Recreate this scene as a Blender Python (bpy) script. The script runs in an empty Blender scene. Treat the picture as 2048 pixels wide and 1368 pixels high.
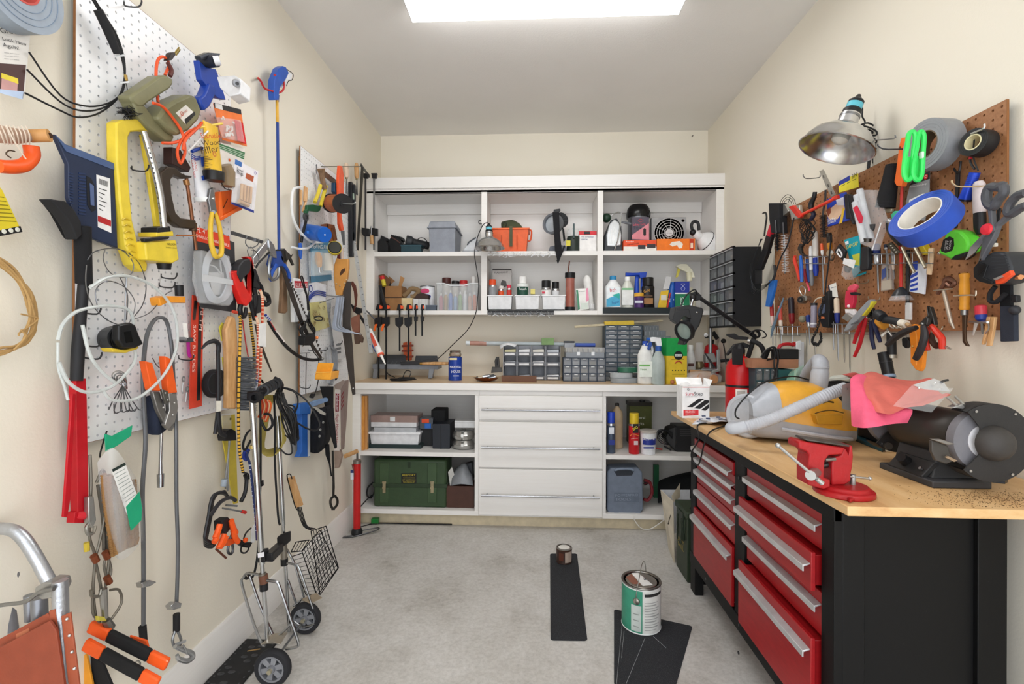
import bpy, bmesh, math, random
from mathutils import Vector as V, Matrix
random.seed(7)
SC=bpy.context.scene; COL=SC.collection
# ---------------- camera, world, exposure ----------------
F,YAW,CX,CY,ROLL,XL,HC,YD=957.4,.0493,1020.5,673.0,.0033,-1.1665,1.2228,3.588
XR=XL+2.44; CEIL=2.743
c_,s_=math.cos(YAW),math.sin(YAW); cr,sr=math.cos(ROLL),math.sin(ROLL)
RT=V((c_,s_,0)); FW=V((-s_,c_,0)); UPV=V((0,0,1))
CAMP=V((0,0,HC))
cam=bpy.data.cameras.new('camera'); camo=bpy.data.objects.new('camera',cam); COL.objects.link(camo)
cr_,cu_=RT*cr+UPV*sr, RT*-sr+UPV*cr
camo.matrix_world=Matrix(((cr_.x,cu_.x,-FW.x,0),(cr_.y,cu_.y,-FW.y,0),(cr_.z,cu_.z,-FW.z,HC),(0,0,0,1)))
cam.sensor_width=36; cam.lens=36*F/2048; cam.shift_x=(1024-CX)/2048; cam.shift_y=(CY-684)/2048
cam.clip_start=.01
SC.camera=camo
w=bpy.data.worlds.new('world'); SC.world=w; w.use_nodes=True
w.node_tree.nodes['Background'].inputs[0].default_value=(.93,.96,1,1)
w.node_tree.nodes['Background'].inputs[1].default_value=3.05
LAMP=8.8                                  # radiance of the fluorescent lens
SC.view_settings.view_transform='Standard'; SC.view_settings.look='None'
SC.view_settings.exposure=0; SC.view_settings.gamma=1; SC.view_settings.use_curve_mapping=False
SC.cycles.max_bounces=8; SC.cycles.diffuse_bounces=5; SC.cycles.transparent_max_bounces=12; SC.cycles.caustics_refractive=False; SC.cycles.caustics_reflective=False

# ---------------- pixel -> point on a real plane ----------------
def ray(u,v):
    a,b=u-CX,v-CY
    a,b=cr*a+sr*b,-sr*a+cr*b
    return RT*(a/F)+FW-UPV*(b/F)
def X(u,v,x):
    d=ray(u,v); return CAMP+d*(x/d.x)
def B(u,v,y):
    d=ray(u,v); return CAMP+d*(y/d.y)
def Z(u,v,z):
    d=ray(u,v); return CAMP+d*((z-HC)/d.z)
def L(u,v,o=.03): return X(u,v,XL+o)
def R(u,v,o=.03): return X(u,v,XR-o)
PF={'L':L,'R':R,'B':B,'X':X,'Z':Z}
BACK={'L':V((-1,0,0)),'R':V((1,0,0)),'B':V((0,1,0)),'X':V((1,0,0)),'Z':V((0,0,-1))}
def prs(p):                                 # flat number list -> pairs
    return p if isinstance(p[0],(tuple,list)) else list(zip(p[::2],p[1::2]))
def PP(pl,pts,o):                           # pixel list -> points; a third number overrides the offset
    return [PF[pl](p[0],p[1],p[2] if len(p)>2 else o) for p in prs(pts)]

# ---------------- materials ----------------
MATS={}
def lin(h):
    h=h.lstrip('#'); o=[]
    for i in (0,2,4):
        c=int(h[i:i+2],16)/255; o.append(c/12.92 if c<=.04045 else ((c+.055)/1.055)**2.4)
    return (*o,1)
def newmat(n):
    m=bpy.data.materials.new(n); m.use_nodes=True; nt=m.node_tree
    return m,nt,nt.nodes['Principled BSDF']
def noise(nt,scale,detail=3,vec=None,rough=.55):
    n=nt.nodes.new('ShaderNodeTexNoise'); n.inputs['Scale'].default_value=scale; n.inputs['Detail'].default_value=detail; n.inputs['Roughness'].default_value=rough
    t=vec or nt.nodes.new('ShaderNodeTexCoord').outputs['Object']
    nt.links.new(t,n.inputs['Vector']); return n.outputs['Fac']
def mapped(nt,sc,rot=(0,0,0)):
    t=nt.nodes.new('ShaderNodeTexCoord'); m=nt.nodes.new('ShaderNodeMapping'); m.inputs['Scale'].default_value=sc; m.inputs['Rotation'].default_value=rot
    nt.links.new(t.outputs['Object'],m.inputs[0]); return m.outputs[0]
def ramp(nt,fac,stops):
    r=nt.nodes.new('ShaderNodeValToRGB'); e=r.color_ramp.elements
    while len(e)<len(stops): e.new(.5)
    for k,(p,c) in zip(e,stops): k.position=p; k.color=lin(c) if isinstance(c,str) else c
    nt.links.new(fac,r.inputs[0]); return r.outputs[0]
def bump(nt,b,fac,st,dist=.002):
    n=nt.nodes.new('ShaderNodeBump'); n.inputs['Strength'].default_value=st; n.inputs['Distance'].default_value=dist
    nt.links.new(fac,n.inputs['Height']); nt.links.new(n.outputs[0],b.inputs['Normal'])
def scale_col(c,k): return tuple(min(1,x*k) for x in c[:3])+(1,)
def mat(k):
    """'#rrggbb rough metal [t<alpha>] [g]' -> procedural material (cached)"""
    if k in MATS: return MATS[k]
    p=k.split(); c=lin(p[0]); ro=float(p[1]) if len(p)>1 else .5; me=float(p[2]) if len(p)>2 else 0
    m,nt,b=newmat('m'+k)
    f=noise(nt,23,4); nt.links.new(ramp(nt,f,[(.25,scale_col(c,.86)),(.75,scale_col(c,1.1))]),b.inputs['Base Color'])
    b.inputs['Roughness'].default_value=ro; b.inputs['Metallic'].default_value=me; b.inputs['Specular IOR Level'].default_value=.35
    for x in p[3:]:
        if x[0]=='t': b.inputs['Alpha'].default_value=float(x[1:])
        if x[0]=='b': bump(nt,b,noise(nt,float(x[1:]),3),.35)
    MATS[k]=m; return m
def named(n,fn):
    m,nt,b=newmat(n); fn(nt,b); MATS[n]=m
def wood(c0,c1,c2,sc,ro=.5):
    def f(nt,b):
        v=mapped(nt,sc); n=noise(nt,3,6,v,.65); nt.links.new(ramp(nt,n,[(.25,c0),(.5,c1),(.75,c2)]),b.inputs['Base Color']); b.inputs['Roughness'].default_value=ro; bump(nt,b,n,.15)
    return f
named('handlewood',wood('#a8794a','#c89a66','#d9b184',(20,20,4)))
named('oldwood',wood('#5e4632','#7d6046','#94785a',(24,24,5),.7))
named('orangewood',wood('#b0702a','#cc8c40','#dda052',(30,30,5),.35))
named('benchtop',wood('#b98a58','#d2aa76','#dfbd8e',(5,1.2,12),.45))
named('countertop',wood('#cbaa82','#d8ba94','#e2c8a6',(2,10,10),.35))
named('plank',wood('#a9743c','#c08b50','#cf9d64',(6,6,2),.5))
def _paint(nt,b):
    b.inputs['Roughness'].default_value=.75
    nt.links.new(ramp(nt,noise(nt,1.3,3),[(.3,'#e7e0d0'),(.7,'#eae4d6')]),b.inputs['Base Color']); bump(nt,b,noise(nt,130,3),.3,.0015)
named('wallpaint',_paint)
def _ceil(nt,b):
    b.inputs['Roughness'].default_value=.85
    nt.links.new(ramp(nt,noise(nt,2,3),[(.3,'#e4e2df'),(.7,'#e9e7e4')]),b.inputs['Base Color']); bump(nt,b,noise(nt,120,4),.35,.002)
named('ceilpaint',_ceil)
def _cab(nt,b):
    b.inputs['Roughness'].default_value=.4; v=mapped(nt,(2,2,40))
    nt.links.new(ramp(nt,noise(nt,3,3,v),[(.3,'#e6e3df'),(.7,'#e9e7e4')]),b.inputs['Base Color'])
named('cabinet',_cab)
def _conc(nt,b):
    n1=noise(nt,2.2,12,None,.78); n2=noise(nt,60,4,None,.7); n3=noise(nt,2.1,9,None,.75)
    c1=ramp(nt,n1,[(.32,'#a39e96'),(.48,'#c2bfba'),(.68,'#d4d2cf')]); c2=ramp(nt,n2,[(.3,'#908c86'),(.6,'#ffffff'),(1,'#ffffff')])
    mx=nt.nodes.new('ShaderNodeMix'); mx.data_type='RGBA'; mx.blend_type='MULTIPLY'; mx.inputs[0].default_value=.28
    nt.links.new(c1,mx.inputs[6]); nt.links.new(c2,mx.inputs[7])
    c3=ramp(nt,n3,[(.0,'#77695c'),(.28,'#9c8f80'),(.4,'#ffffff')])
    m2=nt.nodes.new('ShaderNodeMix'); m2.data_type='RGBA'; m2.blend_type='MULTIPLY'; m2.inputs[0].default_value=.6
    nt.links.new(mx.outputs[2],m2.inputs[6]); nt.links.new(c3,m2.inputs[7])
    nt.links.new(m2.outputs[2],b.inputs['Base Color']); b.inputs['Roughness'].default_value=.55; bump(nt,b,n2,.12)
named('concrete',_conc)
def _hard(nt,b):
    nt.links.new(ramp(nt,noise(nt,90,5),[(.3,'#8f5f3c'),(.7,'#a97750')]),b.inputs['Base Color']); b.inputs['Roughness'].default_value=.55
named('hardboard',_hard)
def _whiteboard(nt,b):
    nt.links.new(ramp(nt,noise(nt,3,3),[(.3,'#e9eaec'),(.7,'#f0f0f1')]),b.inputs['Base Color']); b.inputs['Roughness'].default_value=.3
named('pegwhite',_whiteboard)
def _grit(nt,b):
    nt.links.new(ramp(nt,noise(nt,500,2),[(.55,'#1c1d21'),(.72,'#4a4c52')]),b.inputs['Base Color']); b.inputs['Roughness'].default_value=.9; bump(nt,b,noise(nt,600,2),.6)
named('grit',_grit)
def _blackpaint(nt,b):
    f=noise(nt,60,6,None,.8); nt.links.new(ramp(nt,f,[(.64,'#0a0a0b'),(.8,'#333335')]),b.inputs['Base Color']); b.inputs['Roughness'].default_value=.55; b.inputs['Specular IOR Level'].default_value=.25
named('benchblack',_blackpaint)
def _benchred(nt,b):
    v=mapped(nt,(1,3,14)); f=noise(nt,6,6,v,.7); nt.links.new(ramp(nt,f,[(.3,'#8f1016'),(.7,'#a2161b')]),b.inputs['Base Color']); b.inputs['Roughness'].default_value=.38
named('benchred',_benchred)
def glass(n,c,alpha,ro=.05):
    def f(nt,b):
        b.inputs['Base Color'].default_value=lin(c); b.inputs['Roughness'].default_value=ro; b.inputs['Alpha'].default_value=alpha
    named(n,f)
glass('clear','#f4f6f8',.22,.08); glass('clearbag','#e9eced',.2,.15); glass('smoky','#8d9298',.42,.15); glass('milky','#eef2f4',.17,.3); glass('lens','#9fb0a8',.5,.02); glass('greentint','#9ad0b8',.35,.1); glass('neon','#35e86a',.75,.12)
def emis(n,c,st):
    m,nt,b=newmat(n); b.inputs['Base Color'].default_value=lin(c); b.inputs['Emission Color'].default_value=lin(c); b.inputs['Emission Strength'].default_value=st; MATS[n]=m
emis('lamplens','#ffffff',LAMP)
S='#c9cbce .25 1'; DS='#6a6b6e .35 1'; IR='#3a3836 .45 .6'; BK='#17171a .45'; RB='#1c1c1e .75'; WH='#f2f2f0 .5'; RD='#c8191f .4'; OR='#ef5a1c .45'; YL='#e6c52b .4'; BL='#1c3f9c .4'; GY='#8b9098 .5'; CP='#b9673e .3 1'; BR='#6b4026 .6'; GR='#1d7a4a .5'; CRM='#e8dfc6 .6'; PAPER='#f1efe9 .7'; CARD='#a87d52 .8'; ALU='#d6d7d9 .3 1'; ZINC='#b4b7ba .35 .9'

# ---------------- mesh builder ----------------
def cat(pts,n=4,closed=False):
    if len(pts)<3: return pts
    o=[]; N=len(pts); rg=range(N if closed else N-1)
    for i in rg:
        g=(lambda k:pts[k%N]) if closed else (lambda k:pts[max(0,min(N-1,k))])
        p0,p1,p2,p3=g(i-1),g(i),g(i+1),g(i+2)
        for j in range(n):
            t=j/n; o.append(.5*(2*p1+(p2-p0)*t+(2*p0-5*p1+4*p2-p3)*t*t+(3*p1-p0-3*p2+p3)*t**3))
    if not closed: o.append(pts[-1])
    return o
FONTS={}
def textmesh(s):
    if s not in FONTS:
        cu=bpy.data.curves.new('t','FONT'); cu.body=s; cu.resolution_u=2; o=bpy.data.objects.new('t',cu); me=o.to_mesh()
        vs=[V(v.co) for v in me.vertices]; fs=[tuple(p.vertices) for p in me.polygons]; o.to_mesh_clear()
        bpy.data.objects.remove(o); bpy.data.curves.remove(cu); FONTS[s]=(vs,fs)
    return FONTS[s]
class M:
    def __init__(s,name,mt): s.name=name; s.mt=mt; s.v=[]; s.f=[]; s.kids=[]; s.bev=0; s.label=None; s.kind=None; s.ang=38; s.subd=0
    def sub(s,name,mt):
        m=M(name,mt); s.kids.append(m); return m
    def lab(s,t): s.label=t; return s
    def bv(s,w): s.bev=w; return s
    def poly(s,vs,fs):
        k=len(s.v); s.v+=[V(a) for a in vs]; s.f+=[tuple(i+k for i in f) for f in fs]; return s
    def prism(s,pts,d):
        n=len(pts); d=V(d); nn=V((0,0,0))
        for i in range(n):
            a,b=pts[i],pts[(i+1)%n]; nn+=(a-pts[0]).cross(b-pts[0])
        if nn.dot(d)>0: pts=list(reversed(pts))
        return s.poly(list(pts)+[p+d for p in pts],[tuple(range(n)),tuple(range(2*n-1,n-1,-1))]+[(i,n+i,n+(i+1)%n,(i+1)%n) for i in range(n)])
    def tr(s,pl,pts,o,th,smooth=0):
        q=PP(pl,pts,o)
        if th>=.006 and not s.bev: s.bev=min(.002,th*.2)
        if smooth: q=cat(q,smooth,True)
        return s.prism(q,BACK[pl]*th)
    def rect(s,pl,u0,v0,u1,v1,o,th): return s.tr(pl,[(u0,v0),(u1,v0),(u1,v1),(u0,v1)],o,th)
    def box(s,a,b):
        x0,y0,z0=a; x1,y1,z1=b
        return s.prism([V((x0,y0,z0)),V((x1,y0,z0)),V((x1,y1,z0)),V((x0,y1,z0))],(0,0,z1-z0))
    def obox(s,c,ax,ay,az):                  # centre, three half-axes
        c,ax,ay,az=V(c),V(ax),V(ay),V(az)
        return s.prism([c-ax-ay-az,c+ax-ay-az,c+ax+ay-az,c-ax+ay-az],az*2)
    def tube(s,pts,r,seg=8,closed=False,sm=0):
        if sm: 
            if not isinstance(r,(int,float)):
                rr=[]
                for i in range(len(r)-1): rr+=[r[i]+(r[i+1]-r[i])*j/sm for j in range(sm)]
                r=rr+[r[-1]]
            pts=cat(pts,sm,closed)
        n=len(pts); k=len(s.v); prev=None
        for i,p in enumerate(pts):
            a=pts[(i-1)%n] if (closed or i>0) else p; b=pts[(i+1)%n] if (closed or i<n-1) else p
            t=(b-a); t=t.normalized() if t.length>1e-9 else V((0,0,1))
            if prev is None:
                x=t.orthogonal().normalized()
            else:
                x=prev-t*prev.dot(t); x=x.normalized() if x.length>1e-6 else t.orthogonal().normalized()
            prev=x; y=t.cross(x); ri=r if isinstance(r,(int,float)) else r[min(i,len(r)-1)]
            for j in range(seg):
                a_=2*math.pi*j/seg; s.v.append(p+x*(ri*math.cos(a_))+y*(ri*math.sin(a_)))
        for i in range(n if closed else n-1):
            i2=(i+1)%n
            for j in range(seg):
                j2=(j+1)%seg; s.f.append((k+i*seg+j,k+i*seg+j2,k+i2*seg+j2,k+i2*seg+j))
        if not closed:
            s.f.append(tuple(k+j for j in reversed(range(seg)))); s.f.append(tuple(k+(n-1)*seg+j for j in range(seg)))
        return s
    def pt(s,pl,pts,o,r,seg=6,sm=3,closed=False): return s.tube(PP(pl,pts,o),r,seg,closed,sm)
    def lathe(s,prof,o,ax=(0,0,1),seg=20,sc=1,ell=1):   # prof: (radius, height along axis)
        o=V(o); t=V(ax).normalized(); x=t.orthogonal().normalized() if abs(t.z)<.99 else V((1,0,0)); y=t.cross(x); k=len(s.v); prof=prs(prof); n=len(prof)
        for r,h in prof:
            for j in range(seg):
                a=2*math.pi*j/seg; s.v.append(o+t*(h*sc)+x*(r*sc*math.cos(a))+y*(r*sc*ell*math.sin(a)))
        for i in range(n-1):
            for j in range(seg):
                j2=(j+1)%seg; s.f.append((k+i*seg+j,k+i*seg+j2,k+(i+1)*seg+j2,k+(i+1)*seg+j))
        cl=prof[0]==prof[-1]
        if prof[0][0]>1e-5 and not cl: s.f.append(tuple(k+j for j in reversed(range(seg))))
        if prof[-1][0]>1e-5 and not cl: s.f.append(tuple(k+(n-1)*seg+j for j in range(seg)))
        return s
    def cyl(s,a,b,r,r2=None,seg=16):
        a,b=V(a),V(b); return s.lathe([(r,0),(r2 if r2 is not None else r,(b-a).length)],a,b-a,seg)
    def ring(s,c,ax,ro,ri,th,seg=28):         # flat ring / tape roll about axis
        return s.lathe([(ri,-th/2),(ro,-th/2),(ro,th/2),(ri,th/2),(ri,-th/2)],c,ax,seg)
    def ball(s,c,rx,ry=None,rz=None,n=10):
        ry=ry or rx; rz=rz or rx; k=len(s.v); c=V(c); seg=n*2
        for i in range(n+1):
            p=math.pi*i/n
            for j in range(seg):
                a=2*math.pi*j/seg; s.v.append(c+V((rx*math.sin(p)*math.cos(a),ry*math.sin(p)*math.sin(a),rz*math.cos(p))))
        for i in range(n):
            for j in range(seg):
                j2=(j+1)%seg; s.f.append((k+i*seg+j,k+(i+1)*seg+j,k+(i+1)*seg+j2,k+i*seg+j2))
        return s
    def text(s,t,a,b,n,hs=1,lift=.0008):       # baseline from a to b, n faces the reader
        vs,fs=textmesh(t); a,b,n=V(a),V(b),V(n).normalized()
        if not vs: return s
        x0=min(v.x for v in vs); x1=max(v.x for v in vs); r=b-a; k=r.length/max(x1-x0,1e-6); r.normalize(); u=n.cross(r).normalized()
        return s.poly([a+r*((v.x-x0)*k)+u*(v.y*k*hs)+n*lift for v in vs],fs)
    def tx(s,pl,t,p0,p1,o,hs=1):              # text between two pixels on a plane
        return s.text(t,PF[pl](*p0,o),PF[pl](*p1,o),-BACK[pl],hs)
    def build(s,org,parent=None):
        me=bpy.data.meshes.new(s.name); me.from_pydata([v-org for v in s.v],[],s.f); me.validate()
        me.materials.append(mat(s.mt)); me.shade_smooth(); me.set_sharp_from_angle(angle=math.radians(s.ang))
        o=bpy.data.objects.new(s.name,me); COL.objects.link(o)
        if parent: o.parent=parent
        else: o.location=org
        if s.bev:
            b=o.modifiers.new('bevel','BEVEL'); b.width=s.bev; b.segments=2; b.limit_method='ANGLE'; b.angle_limit=.6; b.harden_normals=False
        if s.subd:
            b=o.modifiers.new('sub','SUBSURF'); b.levels=s.subd; b.render_levels=s.subd
        if s.label: o['label']=s.label
        if s.kind: o['kind']=s.kind
        return o
THINGS=[]
class T:
    def __init__(s,name,label=None,cat=None,group=None,kind=None):
        s.name=name; s.label=label; s.cat=cat; s.group=group; s.kind=kind; s.parts=[]; s.root=None; THINGS.append(s)
    def add(s,name,mt):
        m=M(name,mt); s.parts.append(m); return m
    def body(s,mt): s.root=M(s.name,mt); return s.root
    def build(s):
        allm=[]
        def walk(m):
            allm.append(m)
            for k in m.kids: walk(k)
        tops=([s.root] if s.root else [])+s.parts
        for m in tops: walk(m)
        vs=[v for m in allm for v in m.v]
        lo=[min(v[i] for v in vs) for i in range(3)]; hi=[max(v[i] for v in vs) for i in range(3)]
        org=V(((lo[0]+hi[0])/2,(lo[1]+hi[1])/2,lo[2]))
        if s.root: r=s.root.build(org); kids=s.parts+s.root.kids
        else:
            r=bpy.data.objects.new(s.name,None); r.empty_display_size=.05; r.location=org; COL.objects.link(r); kids=s.parts
        def rec(m,p):
            o=m.build(org,p)
            for k in m.kids: rec(k,o)
        for m in kids: rec(m,r)
        if s.label: r['label']=s.label
        if s.cat: r['category']=s.cat
        if s.group: r['group']=s.group
        if s.kind: r['kind']=s.kind
        s.obj=r; return r
def one(name,label,cat_,mt,group=None):      # single-mesh thing
    return T(name,label,cat_,group).body(mt)
# more shape helpers
def lerp(a,b,t): return a+(b-a)*t
def patch(m,rows,th,n=3):
    """smooth sheet through rows of points, given a thickness vector"""
    r2=[cat(r,n) for r in rows]; cols=list(zip(*r2)); c2=[cat(list(c),n) for c in cols]
    g=list(zip(*c2)); R_,C=len(g),len(g[0]); th=V(th); vs=[p for r in g for p in r]+[p+th for r in g for p in r]; o=R_*C; fs=[]
    for i in range(R_-1):
        for j in range(C-1):
            a,b,c,d=i*C+j,i*C+j+1,(i+1)*C+j+1,(i+1)*C+j; fs+=[(a,b,c,d),(o+d,o+c,o+b,o+a)]
    rim=[j for j in range(C)]+[i*C+C-1 for i in range(1,R_)]+[(R_-1)*C+j for j in range(C-2,-1,-1)]+[i*C for i in range(R_-2,0,-1)]
    for a,b in zip(rim,rim[1:]+rim[:1]): fs.append((a,o+a,o+b,b))
    m.poly(vs,fs); m.ang=70; return m
def loft(m,secs,cap=True):
    n=len(secs[0]); fs=[]
    for i in range(len(secs)-1):
        for j in range(n):
            j2=(j+1)%n; fs.append((i*n+j,i*n+j2,(i+1)*n+j2,(i+1)*n+j))
    if cap: fs+=[tuple(reversed(range(n))),tuple((len(secs)-1)*n+j for j in range(n))]
    m.poly([p for s in secs for p in s],fs); return m
# small repeated builders
def bottle(t,base,r,h,body,cap,neck=.35,capr=.45,ell=1,caph=.12,shoulder=.72,capname='cap'):
    t.add('bottle_body',body).lathe([(r*.92,0),(r,.015*h),(r,shoulder*h),(r*.93,(shoulder+.05)*h),(r*neck,(1-caph)*h-.003),(r*neck,(1-caph)*h)],base,seg=22,ell=ell)
    t.add(capname,cap).lathe([(r*capr,(1-caph)*h-.002),(r*capr,h-.003),(r*capr*.85,h)],base,seg=16)
    return t
def can(t,base,r,h,body,cap='#2a2a2c .4',lid='#c9cbce .3 1',caph=.2,dome=True):
    b=V(base)
    t.add('can_body',body).lathe([(r*.93,0),(r,.004),(r,h*(1-caph)-.012),(r*.86,h*(1-caph))],b,seg=20)
    t.add('rim',lid).lathe([(r*1.02,h*(1-caph)-.014),(r*1.02,h*(1-caph)-.008),(r*.8,h*(1-caph)+.002)],b,seg=20)
    t.add('cap',cap).lathe([(r*.88,h*(1-caph)),(r*.88,h*.985),(r*.78,h)],b,seg=20)
    return t
def cyl_label(name,base,r,z0,z1,mt,a0=-2.7,a1=-.4,n=12):
    m=THINGS[-1].add(name,mt); b=V(base); vs=[]
    for i in range(n+1):
        a=a0+(a1-a0)*i/n
        for z in (z0,z1): vs.append(b+V((r*math.cos(a),r*math.sin(a),z)))
    m.poly(vs,[(2*i,2*i+2,2*i+3,2*i+1) for i in range(n)]); return m
# short forms: A adds a part to the newest thing; .L .R .B .Z trace on a plane, .l .r .b run a tube on it
def A(name,mt): return THINGS[-1].add(name,mt)
for _p in 'LRBZ': setattr(M,_p,lambda s,*a,_p=_p:s.tr(_p,*a))
for _p in 'LRB': setattr(M,_p.lower(),lambda s,*a,_p=_p:s.pt(_p,*a))
M.rb=lambda s,*a:s.rect('B',*a)
M.tb=lambda s,*a:s.tx('B',*a)
M.tl=lambda s,*a:s.tx('L',*a)
def PL(*a): return PP('L',*a)
def PR(*a): return PP('R',*a)
def PQ(*a): return PP('B',*a)
def _view(ox,oy,k): return (lambda a,b:(ox+a/k,oy+b/k))
# palette of repeated finishes: hex colour, roughness, metalness
J0='#b5b5b3 .35 .8';J1='#c9cbce .3 .9';J2='#8e9094 .3 .9';J3='#8a8b8d .35 .9';J4='#1b1b1d .4';J5='#b9bbbe .25 1';J6='#8b8c8e .3 .9';J7='#a9abae .3 .9';J8='#3a3a3c .4 .6';J9='#1c1c1e .45';Ja='#ee6a22 .4';Jb='#15161a .9';Jc='#3a3c40 .4'
# ---------------- room shell ----------------
def st(name,mt): return T(name,kind='structure').body(mt)
YN=-.55
st('floor','concrete').box((XL-.1,YN,-.05),(XR+.1,YD+.1,0))
st('ceiling','ceilpaint').box((XL-.1,YN,CEIL),(XR+.1,YD+.1,CEIL+.1))
st('wall_left','wallpaint').box((XL-.1,YN,0),(XL,YD+.1,CEIL))
st('wall_right','wallpaint').box((XR,YN,0),(XR+.1,YD+.1,CEIL))
st('wall_back','wallpaint').box((XL,YD,0),(XR,YD+.1,CEIL))
bb=st('baseboard_left','cabinet')
bb.prism([V((XL,YN,0)),V((XL+.016,YN,0)),V((XL+.016,YN,.118)),V((XL+.011,YN,.126)),V((XL+.011,YN,.138)),V((XL+.004,YN,.148)),V((XL,YN,.148))],(0,3.06-YN,0))
bb=st('baseboard_right','cabinet')
bb.prism([V((XR,YN,0)),V((XR-.016,YN,0)),V((XR-.016,YN,.118)),V((XR-.011,YN,.126)),V((XR-.011,YN,.138)),V((XR-.004,YN,.148)),V((XR,YN,.148))],(0,3.06-YN,0))
t=T('ceiling_light','long fluorescent ceiling fixture with a glowing white prismatic lens','light')
zl=CEIL-.085;a=Z(822,41,zl);b=Z(1357,33,zl);yf=(a.y+b.y)/2;x0,x1=a.x,b.x
m=A('lens','lamplens')
pr=[(yf,zl),(yf+.012,zl+.02),(yf+.012,zl+.07),(yf-.37,zl+.07),(yf-.37,zl+.02),(yf-.358,zl)]
m.prism([V((x0+.004,y,z)) for y,z in pr],(x1-x0-.008,0,0))
m=A('end_cap','#dcdcda .4')
for xx in (x0,x1-.004): m.prism([V((xx,y,z)) for y,z in pr],(.004,0,0))
A('housing','#e8e8e6 .4').box((x0,yf-.35,zl+.07),(x1,yf-.01,CEIL))

# ---------------- pegboards ----------------
def pegboard(t,x0,sx,y0,z0,wy,hz,mt,th=.006,p=.0254,r=.0037):
    m=A('board',mt);ny,nz=round(wy/p),round(hz/p);vs=[];fs=[]
    xs=(x0,x0-sx*th);oc=[(math.cos(math.pi*(k+.5)/4),math.sin(math.pi*(k+.5)/4)) for k in range(8)]
    for i in range(ny):
        for j in range(nz):
            cy,cz=y0+(i+.5)*p,z0+(j+.5)*p;k=len(vs);h=p/2
            for c,d in oc: vs.append(V((xs[0],cy+r*c,cz+r*d)))
            for c,d in oc: vs.append(V((xs[1],cy+r*c,cz+r*d)))
            sq=[(h,h*.414),(h*.414,h),(-h*.414,h),(-h,h*.414),(-h,-h*.414),(-h*.414,-h),(h*.414,-h),(h,-h*.414)]
            for c,d in sq: vs.append(V((xs[0],cy+c,cz+d)))
            cn=len(vs)
            for c,d in ((h,h),(-h,h),(-h,-h),(h,-h)): vs.append(V((xs[0],cy+c,cz+d)))
            for q in range(8):
                q2=(q+1)%8
                fs.append((k+q,k+q2,k+8+q2,k+8+q) if sx<0 else (k+q,k+8+q,k+8+q2,k+q2));fs.append((k+q,k+16+q,k+16+q2,k+q2)if sx>0 else(k+q,k+q2,k+16+q2,k+16+q))
            for q,(a,b_) in enumerate(((0,1),(2,3),(4,5),(6,7))): fs.append((k+16+a,cn+q,k+16+b_) if sx>0 else (k+16+a,k+16+b_,cn+q))
    m.poly(vs,fs)
    Y1,Z1=y0+ny*p,z0+nz*p;e=A('board_edge','#8a5b34 .7').lab('raw brown hardboard edge of the pegboard')
    for (ya,yb,za,zb) in ((y0-.001,y0,z0,Z1),(Y1,Y1+.001,z0,Z1),(y0,Y1,z0-.001,z0),(y0,Y1,Z1,Z1+.001)): e.box((min(xs),ya,za),(max(xs),yb,zb))
    g=A('mounting_strip','#b08a5a .7')
    wl=XL if sx>0 else XR
    for zz in (z0+.04,Z1-.07):
        g.box((min(wl,xs[1]),y0+.03,zz),(max(wl,xs[1]),Y1-.03,zz+.03))
    bk=A('hole_shade','#0c0906 .95').lab('near-black sheet behind the pegboard holes, coloured to stand for their shade');xb=xs[1]-sx*.0005  # near-black sheet closes the holes; the shade inside them is painted by its colour
    bk.poly([V((xb,y0,z0)),V((xb,Y1,z0)),V((xb,Y1,Z1)),V((xb,y0,Z1))],[(0,1,2,3)])
PB=.025
pegboard(T('pegboard','tall white pegboard nearest the camera on the left wall, hung with the yellow sprinkler','pegboard'),XL+PB,1,1.137,.9476,.61,1.219,'pegwhite')
pegboard(T('pegboard','tall white pegboard farther along the left wall, next to the built-in shelves','pegboard'),XL+PB,1,2.285,.932,.61,1.219,'pegwhite')
pegboard(T('pegboard','wide brown hardboard pegboard on the right wall crowded with hand tools','pegboard'),XR-PB,-1,1.331,1.2454,1.219,.61,'hardboard')

# ---------------- built-in upper shelves ----------------
YS=3.28
def bx(u,Y): return B(u,600,Y).x
def bz(u,v,Y): return B(u,v,Y).z
t=T('wall_shelf_unit','white built-in wall shelving with three bays across the back wall','shelving')
zt,zc,zr=bz(1090,352,YS),bz(1090,375,YS),bz(1090,384,YS)
s1t,s1b=bz(1090,502,YS),bz(1090,511,YS);s2t,s2b=bz(1090,621,YS),bz(1090,629.5,YS)
xs=[XL,bx(748.6,YS),bx(962,YS),bx(973.5,YS),bx(1194.5,YS),bx(1206,YS),bx(1432,YS),XR]
A('crown_board','cabinet').bv(.002).box((XL,YS-.012,zc),(XR,YS+.0,zt))
A('top_panel','cabinet').box((XL,YS,zr),(XR,YD,zr+.018))
m=A('face_frame','cabinet').bv(.0015)
m.box((XL,YS,zr),(XR,YS+.019,zt-.01))
for a,b in ((0,1),(2,3),(4,5),(6,7)): m.box((xs[a],YS-.001,s2b),(xs[b],YS+.019,zr+.005))
m=A('side_panel','cabinet')
for a,b in ((0,1),(2,3),(4,5),(6,7)):
    q=A('upright_panel','cabinet');e=.004 if a not in(0,6) else 0
    xa,xb=xs[a]+.003,xs[b]-.003
    if a==0: xb=xs[1]-.004
    if a==6: xa=xs[6]+.004
    q.box((xa,YS+.019,s2b),(xb,YD,zr))
t.parts.remove(m)
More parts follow.
